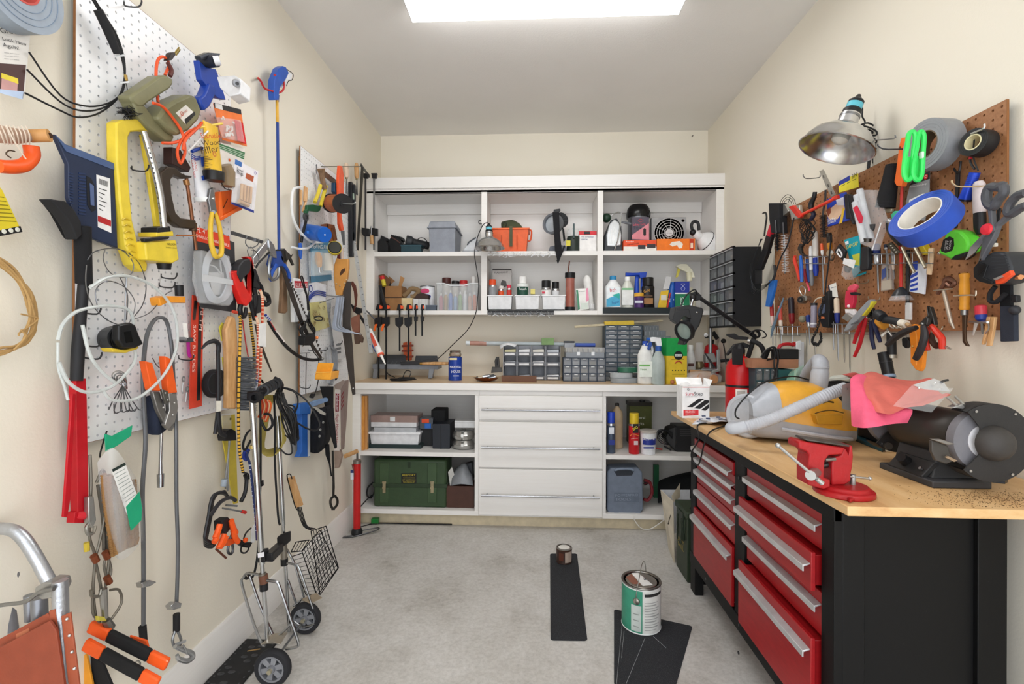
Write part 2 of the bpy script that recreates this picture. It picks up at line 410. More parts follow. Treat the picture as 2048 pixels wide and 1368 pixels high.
for a,b in ((1,2),(3,4),(5,6)):
    A('shelf','cabinet').bv(.001).box((xs[a]-.002,YS+.002,s1b),(xs[b]+.002,YD,s1t))
    A('shelf','cabinet').bv(.001).box((xs[a]-.002,YS+.002,s2b),(xs[b]+.002,YD,s2t))
    A('cleat','cabinet').box((xs[a]-.002,YD-.024,zr-.075),(xs[b]+.002,YD-.006,zr))
    A('back_panel','cabinet').box((xs[a]-.002,YD-.006,s2b),(xs[b]+.002,YD,zr))
S1,S2=s1t,s2t
# ---------------- base cabinets ----------------
YB=3.03;YC=3.0;HT=.925
T('countertop','long tan laminate countertop with white front edge along the back wall','countertop')
A('top','countertop').box((XL,YC+.012,HT-.02),(XR,YD,HT))
A('front_edge','cabinet').bv(.002).box((XL,YC,HT-.042),(XR,YC+.012,HT))
A('underside','cabinet').box((XL,YC+.012,HT-.04),(XR,YD,HT-.02))
zf=HT-.043
xb=[XL,bx(722,YB),bx(950.4,YB),bx(958.8,YB),bx(1206,YB),bx(1213,YB),bx(1452,YB),XR]
rb=bz(950,790,YB);mt_,mb_=bz(850,904.5,YB),bz(850,912.8,YB);bt,bbm=bz(850,1020,YB),bz(850,1029.5,YB)
C1,C0=mt_,bt
def cab(name,label,a,b,l,r):
    t=T(name,label,'cabinet');m=A('face_frame','cabinet').bv(.0015)
    xl_,xr_=xb[a],xb[b];il,ir=xb[l],xb[r]
    m.box((xl_,YB,rb),(xr_,YB+.019,zf));m.box((xl_,YB,bbm),(xr_,YB+.019,bt))
    m.box((xl_,YB,bt),(il,YB+.019,rb));m.box((ir,YB,bt),(xr_,YB+.019,rb))
    A('side_panel','cabinet').box((xl_,YB+.019,bbm),(il-.003,YD,zf));A('side_panel','cabinet').box((ir+.003,YB+.019,bbm),(xr_,YD,zf))
    A('shelf','cabinet').box((il-.003,YB+.001,mb_),(ir+.003,YD-.006,mt_))
    A('bottom_panel','cabinet').box((il-.003,YB+.019,bbm),(ir+.003,YD-.006,bt));A('back_panel','cabinet').box((il-.003,YD-.006,bt),(ir+.003,YD,zf))
    return t
cab('base_cabinet','white open base cabinet left of the drawers, holding the green chest',0,3,1,2)
cab('base_cabinet','white open base cabinet right of the drawers, half hidden by the workbench',4,7,5,6)
T('drawer_cabinet','white base cabinet of three wide drawers with steel bar pulls','cabinet')
m=A('carcass','cabinet');m.box((xb[3]+.001,YB+.004,bbm),(xb[4]-.001,YD-.003,zf))
for (va,vb,vh) in ((791.5,840,818.5),(843.7,935,893),(938.2,1030.3,988)):
    d=A('drawer','cabinet').bv(.003);za,zb=bz(1080,va,YB),bz(1080,vb,YB)
    d.box((xb[3]+.001,YB-.017,zb),(xb[4]-.001,YB+.002,za))
    h=d.sub('bar_handle','#a9abae .25 1');zh=bz(1080,vh,YB);xa,xc=bx(965,YB),bx(1199,YB)
    h.cyl((xa,YB-.05,zh),(xc,YB-.05,zh),.006)
    for q in (xa+.035,xc-.035): h.cyl((q,YB-.05,zh),(q,YB-.017,zh),.005)
t=T('toe_kick','beige painted toe kick board under the base cabinets','toe kick',kind='structure').body('#cfc2a6 .7');t.name='trim_1'
t.box((XL,3.09,0),(XR,3.105,bbm));THINGS[-1].name='trim_1'
# ---------------- workbench on the right ----------------
BT=.858;XB=.765;BY0,BY1=1.257,2.37;BXR=1.184
def zx(u,v): return X(u,v,XB).z
T('workbench','long workbench with pale maple top, black steel frame and red drawers','workbench')
A('worktop','benchtop').bv(.002).prism([V((.678,1.068,BT-.021)),V((.678,2.40,BT-.021)),V((XR-.004,2.40,BT-.021)),V((XR-.004,1.068,BT-.021))],(0,0,.021))
zb=BT-.022;zrail=zx(1386.7,870);zlow=zx(1388,1109);zl2=zlow-.055
for (ya,yb) in ((2.305,BY1),(1.775,1.86),(BY0,1.312)):
    p=A('post','benchblack').bv(.002);p.box((XB,ya,zl2 if 1.7<ya<1.8 else 0),(XB+.04,yb,zb))
for ya,yb in ((2.305,BY1),(BY0,1.312)): A('post','benchblack').bv(.002).box((BXR-.06,ya,0),(BXR,yb,zb))
A('top_rail','benchblack').bv(.002).box((XB-.002,BY0,zrail),(XB+.02,BY1,zb))
A('bottom_rail','benchblack').bv(.002).box((XB-.004,BY0,zl2),(XB+.02,BY1,zlow))
e=A('end_panel','benchblack').box((XB+.04,BY0+.012,.03),(BXR-.06,BY0+.016,zb))
A('end_panel','benchblack').box((XB+.04,BY1-.02,.03),(BXR-.06,BY1-.016,zb))
A('corner_flange','benchblack').bv(.002).box((XB+.02,BY0-.001,0),(XB+.075,BY0+.012,zb));A('corner_flange','benchblack').bv(.002).box((BXR-.07,BY0-.001,0),(BXR+.0,BY0+.012,zb))
A('back_panel','benchblack').box((BXR-.008,BY0+.02,.1),(BXR-.004,BY1-.02,zb))
for p in (1.9,2.24):
    b=A('bolt','#55565a .35 1');b.cyl((XB-.005,p-.09,zlow-.03),(XB,p-.09,zlow-.03),.006,seg=8)
for zz in (.05,.35,.7):
    A('bolt','#303033 .4 .5').cyl((XB-.003,1.82,zz),(XB,1.82,zz),.006,seg=8)
def drawer(ya,yb,zt,zbm,out):
    d=A('drawer','benchred').bv(.0015);x=XB+.006-out
    d.box((x,ya,zbm),(x+.012,yb,zt));d.box((x+.012,ya+.012,zbm+.01),(BXR-.03,yb-.012,zt-.012))
    d.sub('drawer_pull','#d4d4d6 .35 .6').bv(.001).prism([V((x,ya+.004,zt-.030)),V((x-.02,ya+.004,zt-.036)),V((x-.02,ya+.004,zt-.053)),V((x-.016,ya+.004,zt-.053)),V((x-.016,ya+.004,zt-.040)),V((x,ya+.004,zt-.034))],(0,yb-ya-.008,0))
zz=[zx(1386.7,872),zx(1388,897),zx(1389,921),zx(1388,961),zx(1388,1010),zlow+.003]
for i,o in enumerate((.012,0,0,0,.016)): drawer(1.865,2.30,zz[i]+(.0 if i else -.004),zz[i+1]+.005,o)
zz=[zx(1489,932),zx(1489,991),zx(1490,1052),zx(1488,1117),zlow+.003]
for i,o in enumerate((0,.03,0,.03)): drawer(1.316,1.77,zz[i],zz[i+1]+.005,o)
def Zb(u,v,o=0): return Z(u,v,BT+o)
def sawdust():
    m=one('grinding_dust','dark brown grinding dust spread on the worktop under the grinder','dust','#6a4d34 .95');THINGS[-1].kind='stuff'
    rnd=random.Random(3)
    for i in range(1100):
        x=1.06+rnd.gauss(0,.085);y=1.13+rnd.gauss(0,.035);r=rnd.uniform(.0003,.001)
        if x>XR-.02 or y<1.075: continue
        a=rnd.random()*6;m.prism([V((x+r*math.cos(a+k*1.57)*(1+.5*(k%2)),y+r*math.sin(a+k*1.57),BT+.0003)) for k in range(4)],(0,0,.0006))
sawdust()
# ---------------- canister vacuum ----------------
T('canister_vacuum','yellow and grey canister vacuum cleaner with a ribbed hose on the workbench','vacuum cleaner')
A0,A1=V((.775,1.79,0)),V((1.095,1.745,0));ax=(A1-A0).normalized();ay=V((-ax.y,ax.x,0))
def sec(tt,hw,zb_,zt_,pw=.8,lo=True):
    c=A0+(A1-A0)*tt;o=[]
    for k in range(13):
        a=math.pi*k/12;o.append(c+ay*(hw*math.copysign(abs(math.cos(a))**.75,math.cos(a)))+V((0,0,zb_+(zt_-zb_)*math.sin(a)**pw)))
    return o
def tubsec(tt,hw,zb_,zt_):
    c=A0+(A1-A0)*tt;o=[]
    for k in range(13):
        a=math.pi*k/12;o.append(c+ay*(hw*math.copysign(abs(math.cos(a))**.6,math.cos(a)))+V((0,0,zt_-(zt_-zb_)*math.sin(a)**.5)))
    return o
VG='#a9adb5 .35';VY='#e0a436 .3'
def prof(tt):
    zs=lerp(.945,.905,tt);zt_=[1.005,1.045,1.063,1.068,1.06,1.03,.985][min(6,int(tt*6.01))];i=tt*6;k=int(min(5,i));q=[1.0,1.045,1.064,1.069,1.062,1.035,.975];zt_=lerp(q[k],q[k+1],i-k)
    hq=[.085,.105,.12,.128,.13,.122,.085];hw=lerp(hq[k],hq[k+1],i-k);return zs,zt_,hw
secs=[]
for i in range(0,17):
    tt=i/16*.26;zs,zt_,hw=prof(tt);secs.append(sec(tt,hw+.001,zs,zt_+.0015))
loft(A('front_collar',VG),secs);
secs=[]
for i in range(0,21):
    tt=.2+i/20*.8;zs,zt_,hw=prof(tt);secs.append(sec(tt,hw,zs,zt_))
loft(A('yellow_shell',VY),secs)
secs=[]
for i in range(0,13):
    tt=i/12;zs,zt_,hw=prof(tt);secs.append(tubsec(tt,hw+.003,BT+.008+.01*(tt<.01),zs+.004))
lt=A('lower_tub','#a5a6ab .45');loft(lt,secs)
lt.sub('bumper_band','#b7b9bf .4').tube(cat([A0+(A1-A0)*x-ay*(prof(x)[2]+.004)+V((0,0,prof(x)[0]-.022)) for x in (.25,.5,.75,.92)],4),.006,6)
dc=A0-ax*.004-ay*.02+V((0,0,.938));dn=(-ax*.72-ay*.69)
dk=A('wheel_disc','#b3b6bd .4');dk.lathe([.080,-.03,.080,0,.074,.006,.066,.006,.064,.003,.054,.003,.052,.007,.02,.010,0,.010],dc,dn,30)
A('wheel','#9a9ca2').cyl((1.03,1.70,BT+.022),(1.03,1.72,BT+.022),.022)
s=A('exhaust_door','#c58f2a .4');s.B([1631,830,1687,830,1685,849,1637,849],1.612,.03);s.sub('door_slot','#3a2a10 .6').b([1630,827,1645,822.5,1665,821,1687,826],1.615,.0016,6)
A('shell_slot','#4a3a1c .6').b([1645,806,1656,803,1667,805],1.63,.003,6)
def ribbed(m,pts,r,k=.09,step=.0075):
    pts=cat(pts,10);L_=[0]
    for a,b in zip(pts,pts[1:]): L_.append(L_[-1]+(b-a).length)
    n=int(L_[-1]/step*2);o=[];rr=[];j=0
    for i in range(n+1):
        d=L_[-1]*i/n
        while j<len(L_)-2 and L_[j+1]<d: j+=1
        o.append(lerp(pts[j],pts[j+1],(d-L_[j])/max(1e-9,L_[j+1]-L_[j])));rr.append(r*(1+k*(.5 if i%2 else -.5)))
    return m.tube(o,rr,14)
h=A('hose','#b3b6bd .35');ribbed(h,[B(1478,856,1.60),B(1530,843,1.575),B(1590,818,1.555),B(1650,791,1.54),B(1692,776,1.55)],.0185)
h.sub('hose_cuff','#b3b6bd .35').tube(cat([B(1468,852,1.66),B(1462,857,1.62),B(1478,856,1.60),B(1492,852.5,1.592)],4),.0195,14)
ribbed(A('hose','#9da0a7 .35'),[B(1612,757,1.95),B(1618,745,1.90),B(1630,728,1.83),B(1640,722,1.79)],.023)
el=A('hose_elbow','#aeb1b8 .3');el.tube(cat([B(1637,722,1.80),B(1641,727,1.77),B(1640,745,1.76),B(1636,775,1.76)],4),[.026]*4+[.0265]*4+[.029]*5,16)
el.lathe([.0275,0,.0275,.006],B(1641,736,1.76),(0.02,0,1),18)
el.lathe([.030,0,.036,-.018,.03,-.04],B(1635,774,1.76),(.1,0,1),18)
A('power_cord',BK).tube(PQ([(1479,838,1.69),(1471,832,1.70),(1474,815,1.72),(1500,785,1.73),(1530,764,1.74),(1560,756,1.76),(1590,753,1.78),(1618,760,1.78)],1.7),.0028,6,False,4)
one('extension_cord','black power cord looping over the far front edge of the workbench','cord',BK).tube([Zb(1478,837,.004),Zb(1455,839,.004),Zb(1425,845,.004),V((.674,Zb(1410,852).y,BT+.003)),X(1398,877,.662),X(1383,905,.66),X(1386,922,.66),X(1396,930,.66),X(1402,915,.66),X(1408,890,.662),V((.672,Zb(1432,866).y,BT+.004)),Zb(1448,852,.004),Zb(1475,842,.004)],.003,6,False,5)
# ---------------- bench grinder ----------------
GX,GZ=1.066,.979
T('bench_grinder','black bench grinder with grey stone wheel, eye shields and a domed hub','grinder')
GB='#2b2a2a .6 0 b200'
b=A('base','#39393b .55');b.bv(.003).box((.967,1.21,BT),(1.105,1.39,BT+.017))
A('pedestal','#323233 .55').bv(.003).prism([V((.985,1.235,BT+.017)),V((1.10,1.235,BT+.017)),V((1.09,1.26,BT+.075)),V((1.02,1.26,BT+.075))],(0,.13,0))
sp=A('switch_panel','#262627').bv(.002);sp.prism([V((.967,1.245,BT+.018)),V((.967,1.36,BT+.018)),V((1.0,1.36,BT+.055)),V((1.0,1.245,BT+.055))],(.012,0,-.006))
q=sp.sub('switch_knob','#1a1a1b .35');q.tube([V((.985,1.315,BT+.037)),V((.962,1.305,BT+.052))],[.014,.012],14)
sp.sub('panel_screw','#b0b0b0 .3 1').cyl((.978,1.257,BT+.034),(.973,1.257,BT+.037),.004,seg=8)
ms=A('motor_housing','#3a3734 .4 .3');ms.lathe([.03,-.005,.05,0,.061,.02,.063,.05,.063,.15,.061,.18,.05,.2,.03,.205],(GX,1.235,GZ),(0,1,0),28)
for y,nm in ((1.195,'grinding_wheel'),(1.475,'grinding_wheel')): A(nm,'#77767b .9 0 b300').lathe([.0,-.01,.072,-.01,.073,0,.072,.012,0,.012],(GX,y,GZ),(0,1,0),36)
A('paper_disc','#e6e6ea .6').lathe([.0,-.001,.040,-.001,.040,.001,0,.001],(GX,1.1835,GZ),(0,1,0),28)
def guard(y,th,sx=1):
    g=A('wheel_guard',GB);pts=[]
    for k in range(31):
        a=math.radians(128-k*(128+135)/30);pts.append(V((GX+.091*math.cos(a),y,GZ+.091*math.sin(a))))
    pts+= [V((GX-.03,y,GZ-.028)),V((GX-.028,y,GZ+.035))]
    g.prism(pts,(0,th,0));
    o=[];k2=31
    vs=[];fs=[]
    for k in range(k2):
        a=math.radians(128-k*(128+135)/30)
        for r in (.091,.088): 
            for yy in (y,y+.045): vs.append(V((GX+r*math.cos(a),yy,GZ+r*math.sin(a))))
    for k in range(k2-1):
        i=4*k;fs+=[(i,i+1,i+5,i+4),(i+2,i+6,i+7,i+3),(i+1,i+3,i+7,i+5)]
    g.poly(vs,fs)
    for a in (118,55,0,-60,-128):
        a=math.radians(a);g.sub('screw','#bdbdbf .3 1').cyl((GX+.083*math.cos(a),y-.003,GZ+.083*math.sin(a)),(GX+.083*math.cos(a),y,GZ+.083*math.sin(a)),.0032,seg=8)
guard(1.166,.003);guard(1.452,.003)
A('hub_dome',"#3b3836 .6 0 b150").lathe([.041,0,.040,-.01,.035,-.02,.026,-.029,.013,-.034,0,-.035],(GX,1.166,GZ),(0,1,0),26)
A('tool_rest','#8a8784 .4 .7').B([1865,879,1884,879,1913,888.5,1895,890.5],1.16,.012)
A('tool_rest_bracket','#4a4744 .5 .3').B([1864,881,1896,892,1900,908,1912,921,1893,928,1872,921,1864,903],1.18,.01)
A('spark_arrester','#9a8670 .5 .5').B([1896,912,1915,921,1909,924,1891,915],1.165,.004)
es=A('eye_shield','milky').lab('clear scratched plastic eye shield on a metal bracket');es.poly(PQ([(1786,812,1.20),(1823,771,1.25),(1908,776,1.23),(1863,825,1.18)],0),[(0,1,2,3)])
es.sub('shield_bracket','#c9cbd0 .3 .8').poly(PQ([(1825,770,1.244),(1868,757,1.25),(1888,765,1.238),(1900,783,1.226),(1850,779,1.236)],0),[(0,1,2,3,4)])
for u,v in ((1838,776),(1870,766),(1879,779)): es.sub('rivet','#e0e0e0 .3 .8').ball(B(u,v,1.234),.003,n=4)
for uu in ((1895,795,1914,812),(1911,793,1928,810)): A('shield_rod','#b9b9b5 .35 .9').tube([B(uu[0],uu[1],1.21),B(uu[2],uu[3],1.185)],.003,8)
A('shield_mount','#a5a5a5 .35 .8').B([1906,815,1925,808,1931,814,1927,819],1.185,.02)
A('bracket_clip','#4a4a4a .4 .7').b([1883,764,1890,761,1896,760],1.24,.003)
e2=A('eye_shield','#b9bcb9 .3 .6').lab('far eye shield plate, flat grey metal');e2.poly(PQ([(1684,770,1.47),(1700,765,1.47),(1707,823,1.47),(1684,817,1.47)],0)+PQ([(1684,770,1.473),(1700,765,1.473),(1707,823,1.473),(1684,817,1.473)],0),[(0,1,2,3),(7,6,5,4),(0,4,5,1),(1,5,6,2),(2,6,7,3),(3,7,4,0)])
e2.sub('rivet','#8a8a8a .3 .8').ball(B(1694,778,1.466),.003,n=4)
T('shop_rag','crumpled pink shop rag lying over the far end of the bench grinder','rag')
patch(A('pink_cloth','#e8607f .9 0 b250'),[PQ(r,0) for r in (
 [(1706,760,1.43),(1716,752,1.45),(1731,751,1.47),(1740,765,1.46),(1742,772,1.44)],
 [(1706,780,1.40),(1722,772,1.41),(1732,778,1.41),(1752,785,1.40),(1775,790,1.40)],
 [(1707,810,1.36),(1728,800,1.35),(1745,808,1.34),(1772,818,1.33),(1800,812,1.34)],
 [(1708,835,1.34),(1728,833,1.31),(1752,838,1.30),(1785,838,1.31),(1825,820,1.31)],
 [(1709,854,1.33),(1728,856,1.30),(1750,854,1.29),(1785,848,1.30),(1815,846,1.31)])],(0,.012,.002),4)
patch(A('salmon_cloth','#cf6a5e .9 0 b250').lab('salmon coloured towel folded on top'),[PQ(r,0) for r in (
 [(1730,752,1.47),(1745,746,1.50),(1760,748,1.52),(1785,757,1.50),(1830,764,1.46),(1865,758,1.44)],
 [(1728,775,1.41),(1745,764,1.43),(1772,768,1.41),(1800,772,1.41),(1838,775,1.40),(1870,775,1.37)],
 [(1722,795,1.38),(1745,790,1.36),(1765,790,1.37),(1795,788,1.37),(1830,792,1.36),(1890,792,1.30)],
 [(1735,805,1.36),(1755,806,1.33),(1778,810,1.34),(1800,806,1.34),(1830,808,1.33),(1900,790,1.26)],
 [(1740,822,1.34),(1762,826,1.30),(1780,829,1.29),(1798,822,1.31),(1815,815,1.31),(1845,812,1.27)])],(0,.012,.003),4)
# ---------------- vise ----------------
VR='#a0161b .38 0 b120'
T('bench_vise','small red bench vise on the near front corner of the workbench','vise')
VY_=1.135
j=A('moving_jaw',VR).bv(.004);j.B([1597.5,885,1602,882,1690,896,1686,909,1658,911,1650,922,1648,956,1661,960,1661,975,1648,979,1616,970,1616,931,1619,910,1613,903,1598,897],VY_,.05)
A('jaw_plate','#5d5b58 .4 .8').B([1614,878,1701,891,1699,894.5,1612,881.5],VY_-.001,.05)
A('fixed_jaw',VR).bv(.004).B([1687,897,1692,897,1697,907,1700,892,1705,891,1707,912,1705,935,1702,948,1702,962,1690,970,1664,971,1664,925,1669,915,1683,911],VY_+.012,.05)
A('screw','#4a4846 .4 .8').tube([B(1640,932,VY_+.03),B(1672,925,VY_+.03)],.007,10)
A('screw','#8b8986 .4 .8').tube([B(1650,920,VY_+.006),B(1670,918,VY_+.01)],.004,8)
sh=A('handle_boss','#a8a8a6 .35 .8');sh.tube([B(1632,944,VY_+.01),B(1621,951,VY_-.035)],[.0115,.011],16)
hb=A('handle_bar',J0);hb.tube([B(1555,890,VY_-.02),B(1617,943,VY_-.03),B(1644,966,VY_-.034)],.0035,8);hb.sub('ball_end',J0).ball(B(1556,891,VY_-.02),.006,n=6);hb.sub('ball_end',J0).tube([B(1633,957,VY_-.033),B(1645,967,VY_-.034)],.0055,10)
sb=A('swivel_base',VR).bv(.003);c=Z(1660,976,BT);sb.lathe([.062,0,.062,.012,.052,.016,.05,.022,.0,.022],(.725,1.158,BT),seg=28);sb.lathe([.018,0,.018,.01,0,.01],Z(1712,993,BT),seg=16);sb.Z([1690,975,1728,980,1729,987,1700,999,1690,990],BT+.01,.0095)
A('base_bolt','#7a7874 .4 .8').lathe([.008,.01,.008,.014,0,.014],Z(1710,991,BT),seg=6)
sc=A('clamp_screw','#9b9a97 .35 .8');sc.tube([B(1706,949,VY_+.02),B(1706,970,VY_+.02)],.006,12);sc.sub('lock_bar',J0).tube([B(1690,952,VY_+.015),B(1738,957,VY_+.02)],.0025,8);sc.sub('ball_end',J0).ball(B(1740,957,VY_+.02),.0045,n=6)
# ---------------- fire extinguisher ----------------
c=V((.972,2.312,BT));r=.0625
T('fire_extinguisher','large red fire extinguisher with black hose standing at the far end of the workbench','fire extinguisher')
A('cylinder','#c3161c .3').lathe([(.056,0),(r,.008),(r,.20),(.060,.225),(.05,.25),(.034,.268),(.022,.278),(.02,.285)],c,seg=30)
A('valve_head',J4).lathe([.022,.284,.024,.30,.02,.32,.013,.335],c,seg=14)
A('neck_ring','#b8682e .35 .8').lathe([.024,.282,.024,.287],c,seg=14)
A('carry_handle','#202022 .4').B([1454,708,1470,688,1488,685,1500,690,1496,696,1474,696,1456,712],2.30,.02)
A('squeeze_lever','#202022 .4').B([1455,668,1470,667,1478,672,1498,674,1497,680,1472,679,1456,672],2.30,.02)
hh=A('hose',RB);hh.b([(1500,683,2.30),(1510,684,2.27),(1523,693,2.26),(1529,712,2.26),(1526,735,2.25),(1516,760,2.25),(1507,775,2.25)],2.3,.0105,10,5)
hh.sub('hose_ferrule','#b7b7b5 .35 .8').tube([B(1496,682,2.30),B(1503,683,2.29)],.010,12)
A('strap',BK).lathe([(r+.0015,.132),(r+.0015,.142)],c,seg=30)
A('wall_bracket',BK).B([1465,697,1488,697,1485,730,1466,729],2.235,.012)
lb=cyl_label('label',c,r+.0006,.058,.125,PAPER,-2.25,-1.45);cyl_label('label_print',c,r+.0011,.098,.118,'#b9b4b0 .7',-2.15,-1.6)
for k in range(6): cyl_label('label_print',c,r+.0011,.064+k*.006,.0665+k*.006,'#c6c2be .7',-2.15,-1.6)
# ---------------- SureStep carton, crumpled bag ----------------
T('carton','white carton with black tread strips printed on it, open on the workbench','box')
y=2.19;p0=B(1365,835,y);p1=B(1419,773,y);x0,x1,zt_=p0.x,p1.x,p1.z
A('box_body','#efeff0').box((x0,y,BT),(x1,y+.09,zt_))
A('flap','#f2f2f2').B([1366,772,1360,767,1374,763,1383,770],y-.002,.0012);A('flap','#f2f2f2').prism([V((x1,y,zt_)),V((x1+.012,y-.004,zt_+.03)),V((x1-.006,y+.06,zt_+.034)),V((x1,y+.08,zt_))],(.001,0,0))
A('flap','#f6f6f6').poly([V((x0,y+.09,zt_)),V((x1,y+.09,zt_)),V((x1,y+.115,zt_+.03)),V((x0,y+.115,zt_+.03))],[(0,1,2,3)])
pr=A('print','#1f1f22')
for q in ([1374,814,1398,797,1409,797.5,1385,814.5],[1388,816.5,1410,800,1418,801,1418,805,1400,818],[1402,820,1418,808,1418,816,1411,821.5]): pr.B(q,y-.0006,.0005)
A('print','#d8353d').B([1367,820,1397,819.5,1397,830.5,1367,832],y-.0006,.0005);A('print','#d8353d').B([1365.5,774,1419,774,1419,775,1365.5,775],y-.0006,.0005)
A('lettering','#c4324a').tb('Sure',(1371,791),(1387,791),y-.0008);A('lettering','#333338').tb('Step',(1387.6,791),(1406,791),y-.0008)
lt=A('lettering','#2b2b2e');lt.tb('G',(1374,781),(1378.5,781),y-.0008,1);lt.tb('anti-slip stair treads',(1371,794.2),(1395,794),y-.0008)
lt=A('lettering','#fff2f2')
for k,s in enumerate(('EASY TO APPLY','NON SKID SURFACE','HEAVY DUTY GRIP')): lt.tb(s,(1371,823.3+k*2.6),(1390-(k==2)*3,823.1+k*2.6),y-.0008)
T('plastic_bag','crumpled clear plastic bag lying in front of the white carton on the workbench','bag')
rnd=random.Random(5)
rows=[]
for i in range(5):
    rows.append([Zb(lerp(1384,1400,i/4)+(1462-1386)*j/6+rnd.uniform(-2,2),lerp(848,836,i/4)-j*.6+rnd.uniform(-2,2),.003+(.026 if 0<i<4 and 0<j<6 else 0)*rnd.uniform(.3,1)) for j in range(7)])
patch(A('film','#dfe3ea .25 0'),rows,(0,0,.001),2)
bl=A('print','#3d4a6b')
for i in range(6): bl.obox(rows[1+i%3][1+i%5]+V((0,-.004,.01)),(.009,.002,0),(0,.003,.002),(0,0,.0004))
# ---------------- left wall, nearest pegboard ----------------
O=.045
def hook(u,v,o=PB,l=.05,t_=None,side='L',up=.014,d=.0022,lb=''):
    """steel peg hook: stem out of the board, upturned tip"""
    a=PF[side](u,v,o);n=-BACK[side]
    m=t_ or one('peg_hook',lb,'hook','#4a4a4c .4 .8','empty pegboard hooks')
    m.tube([a+V((0,0,.012)),a+n*.004,a+n*(l*.8)+V((0,0,-.004)),a+n*l+V((0,0,up*.4)),a+n*(l*1.02)+V((0,0,up))],d,6,False,3);return m
for u,v,lb in ((248,12,'double wire hook at the top of the near pegboard beside the black cables'),(263,340,'bare wire hook inside the frame of the yellow sprinkler'),(318,573,'bare hook under the yellow sprinkler motor box'),(163,625,'bare hook behind the black shaft of the snow brush'),(163,690,'bare hook left of the ribbed black reel'),(165,715,'bare hook at the left edge of the near pegboard above the red handle'),(357,718,'bare hook left of the red blade sleeve'),(322,555,'small hook just above the orange glue applicator top')):
    hook(u,v,lb=lb)
T('tape_roll','grey duct tape roll at the very top left of the photo','tape')
c=L(24,-30,.075);A('roll','#8e99a6 .45').ring(c,(1,0,0),.089,.036,.045,40);A('core','#c8524a .6').ring(c,(1,0,0),.036,.032,.047,24)
for r in (.05,.062,.075): A('layer_edge','#7d8ea3').ring(c+V((.0232,0,0)),(1,0,0),r+.0006,r-.0006,.001,36)
T('product_card','grout cleaner card hanging under the grey tape roll','card')
k=A('card','#e4e0da .6');k.L([-6,48,62,55,48,199,-6,184],.05,.002)
A('print','#4a2c28').L([-6,126,52,130,46,197,-6,183],.0505,.0005);A('print','#c99a96 .6').L([4,150,36,160,34,190,2,182],.0509,.0005)
A('print','#e8d23c').L([3,146,36,157,37,168,3,156],.0512,.0005);A('print','#b9cbe6').L([0,178,47,183,45,199,0,186],.0512,.0005)
m=A('lettering','#2c2c2c')
for s,a,b in (('Grout',(2,66),(40,69)),('Look New',(5,80),(53,92)),('Again!',(6,93),(38,100))): m.tl(s,a,b,.051,.8)
for i in range(3): m.tl('cleans and renews',(8,106+i*6),(38,109+i*6),.051,.6)
T('twine_winder','wooden dowel wound with twine and an orange reel at the left edge of the photo','winder')
A('dowel','plank').tube([L(60,272,.07),L(99,271,.10)],.0135,16);A('dowel_hole','#3b2413 .8').tube([L(99,271,.0995),L(100,271,.101)],.006,12)
A('twine','#b79a86 .9 0 b200').tube([L(-20,268,.06),L(-2,268,.065),L(30,272,.07),L(58,272,.07)],[.016,.018,.016,.012],14)
for k in range(8): A('strand','#d9c9b8 .9').l([(-5+k*8,252,.08),(3+k*8,270,.093),(10+k*7,289,.08)],.08,.0013,5)
A('strand','#d9c9b8 .9').l([(12,250,.09),(30,285,.095),(52,318,.09)],.09,.0014,5)
A('reel',OR).l([62,292,64,312,50,329,25,334,-5,332],.07,.014,10,5)
A('wire','#5a4a3a .5 .6').l([22,316,12,308,18,301,30,303],.085,.0014,5)
T('hang_card','yellow hang card with a black strip of white spots at the left edge','card')
A('card','#dcc72c').L([-8,365,5,381,44,464,-8,474],.045,.002);A('print','#1d1d1d').L([-8,462,41,452,45,464,-8,474],.0455,.0005)
for u in (8,22,35): A('spot','#d8d8cc').lathe([.005,0,0,.0006],L(u,464-u*.14,.046),(1,0,0),12)
m=A('print','#8d7f14 .6')
for k in range(7): m.L([(-6,392+k*8),(8+k*4,394+k*8),(9+k*4,396+k*8),(-6,394+k*8)],.0455,.0004)
T('twine_hank','coil of tan jute twine hanging on the cream wall at the left edge','twine')
for k in range(7):
    r=random.Random(k);p=[(-60,505),(-20,512+r.uniform(-8,8)),(28,545+r.uniform(-10,10)),(58+r.uniform(-12,8),585),(72+r.uniform(-14,2),628),(66+r.uniform(-14,8),660),(40+r.uniform(-6,10),690),(-2,704+r.uniform(-8,8)),(-60,715)]
    A('strand','#b08d5a .9 0 b300').l(p,.03+r.uniform(0,.02),.0028,6,5)
A('tie','#b08d5a .9').l([42,628,60,632,76,637,62,650,40,665,38,672],.05,.002,5)
A('tie','#b08d5a .9').l([42,660,52,672,38,690,28,700],.055,.0025,5)
T('scraper_blade','dark blue plastic scraper blade with a white barcode label','scraper')
BB='#222e48 .4'
k=A('blade',BB).bv(.002);k.L([110,268,131,288,228,326,236,497,161,467,155,445,138,395,137,328],.075,.012)
k.sub('bevel_edge','#4a5e86 .35').L([112,270,131,289,228,327,229,340,133,303],.0765,.002)
k.sub('slot','#14161c .6').L([173,352,182,356,190,372,192,420,184,424,175,410],.076,.002);k.sub('slot_rib','#55658c .4').L([180,366,188,372,189,412,182,410],.0775,.001)
for q in range(14): k.sub('rib','#22345a .4').L([(158,345+q*6.2),(172,347+q*6.2),(172,350+q*6.2),(158,348+q*6.2)],.0765,.002)
for q in range(12): k.sub('rib','#22345a .4').L([(139,345+q*5.4),(147,347+q*5.4),(147,349+q*5.4),(139,347+q*5.4)],.0765,.002)
s=A('price_sticker','#e9e9e9');s.L([193,349,220,357,223,466,196,454],.0758,.0006);s.sub('red_band','#b3262a').L([196,431,222,441,222,453,196,443],.0763,.0004)
b=s.sub('barcode','#2a2a2a .6')
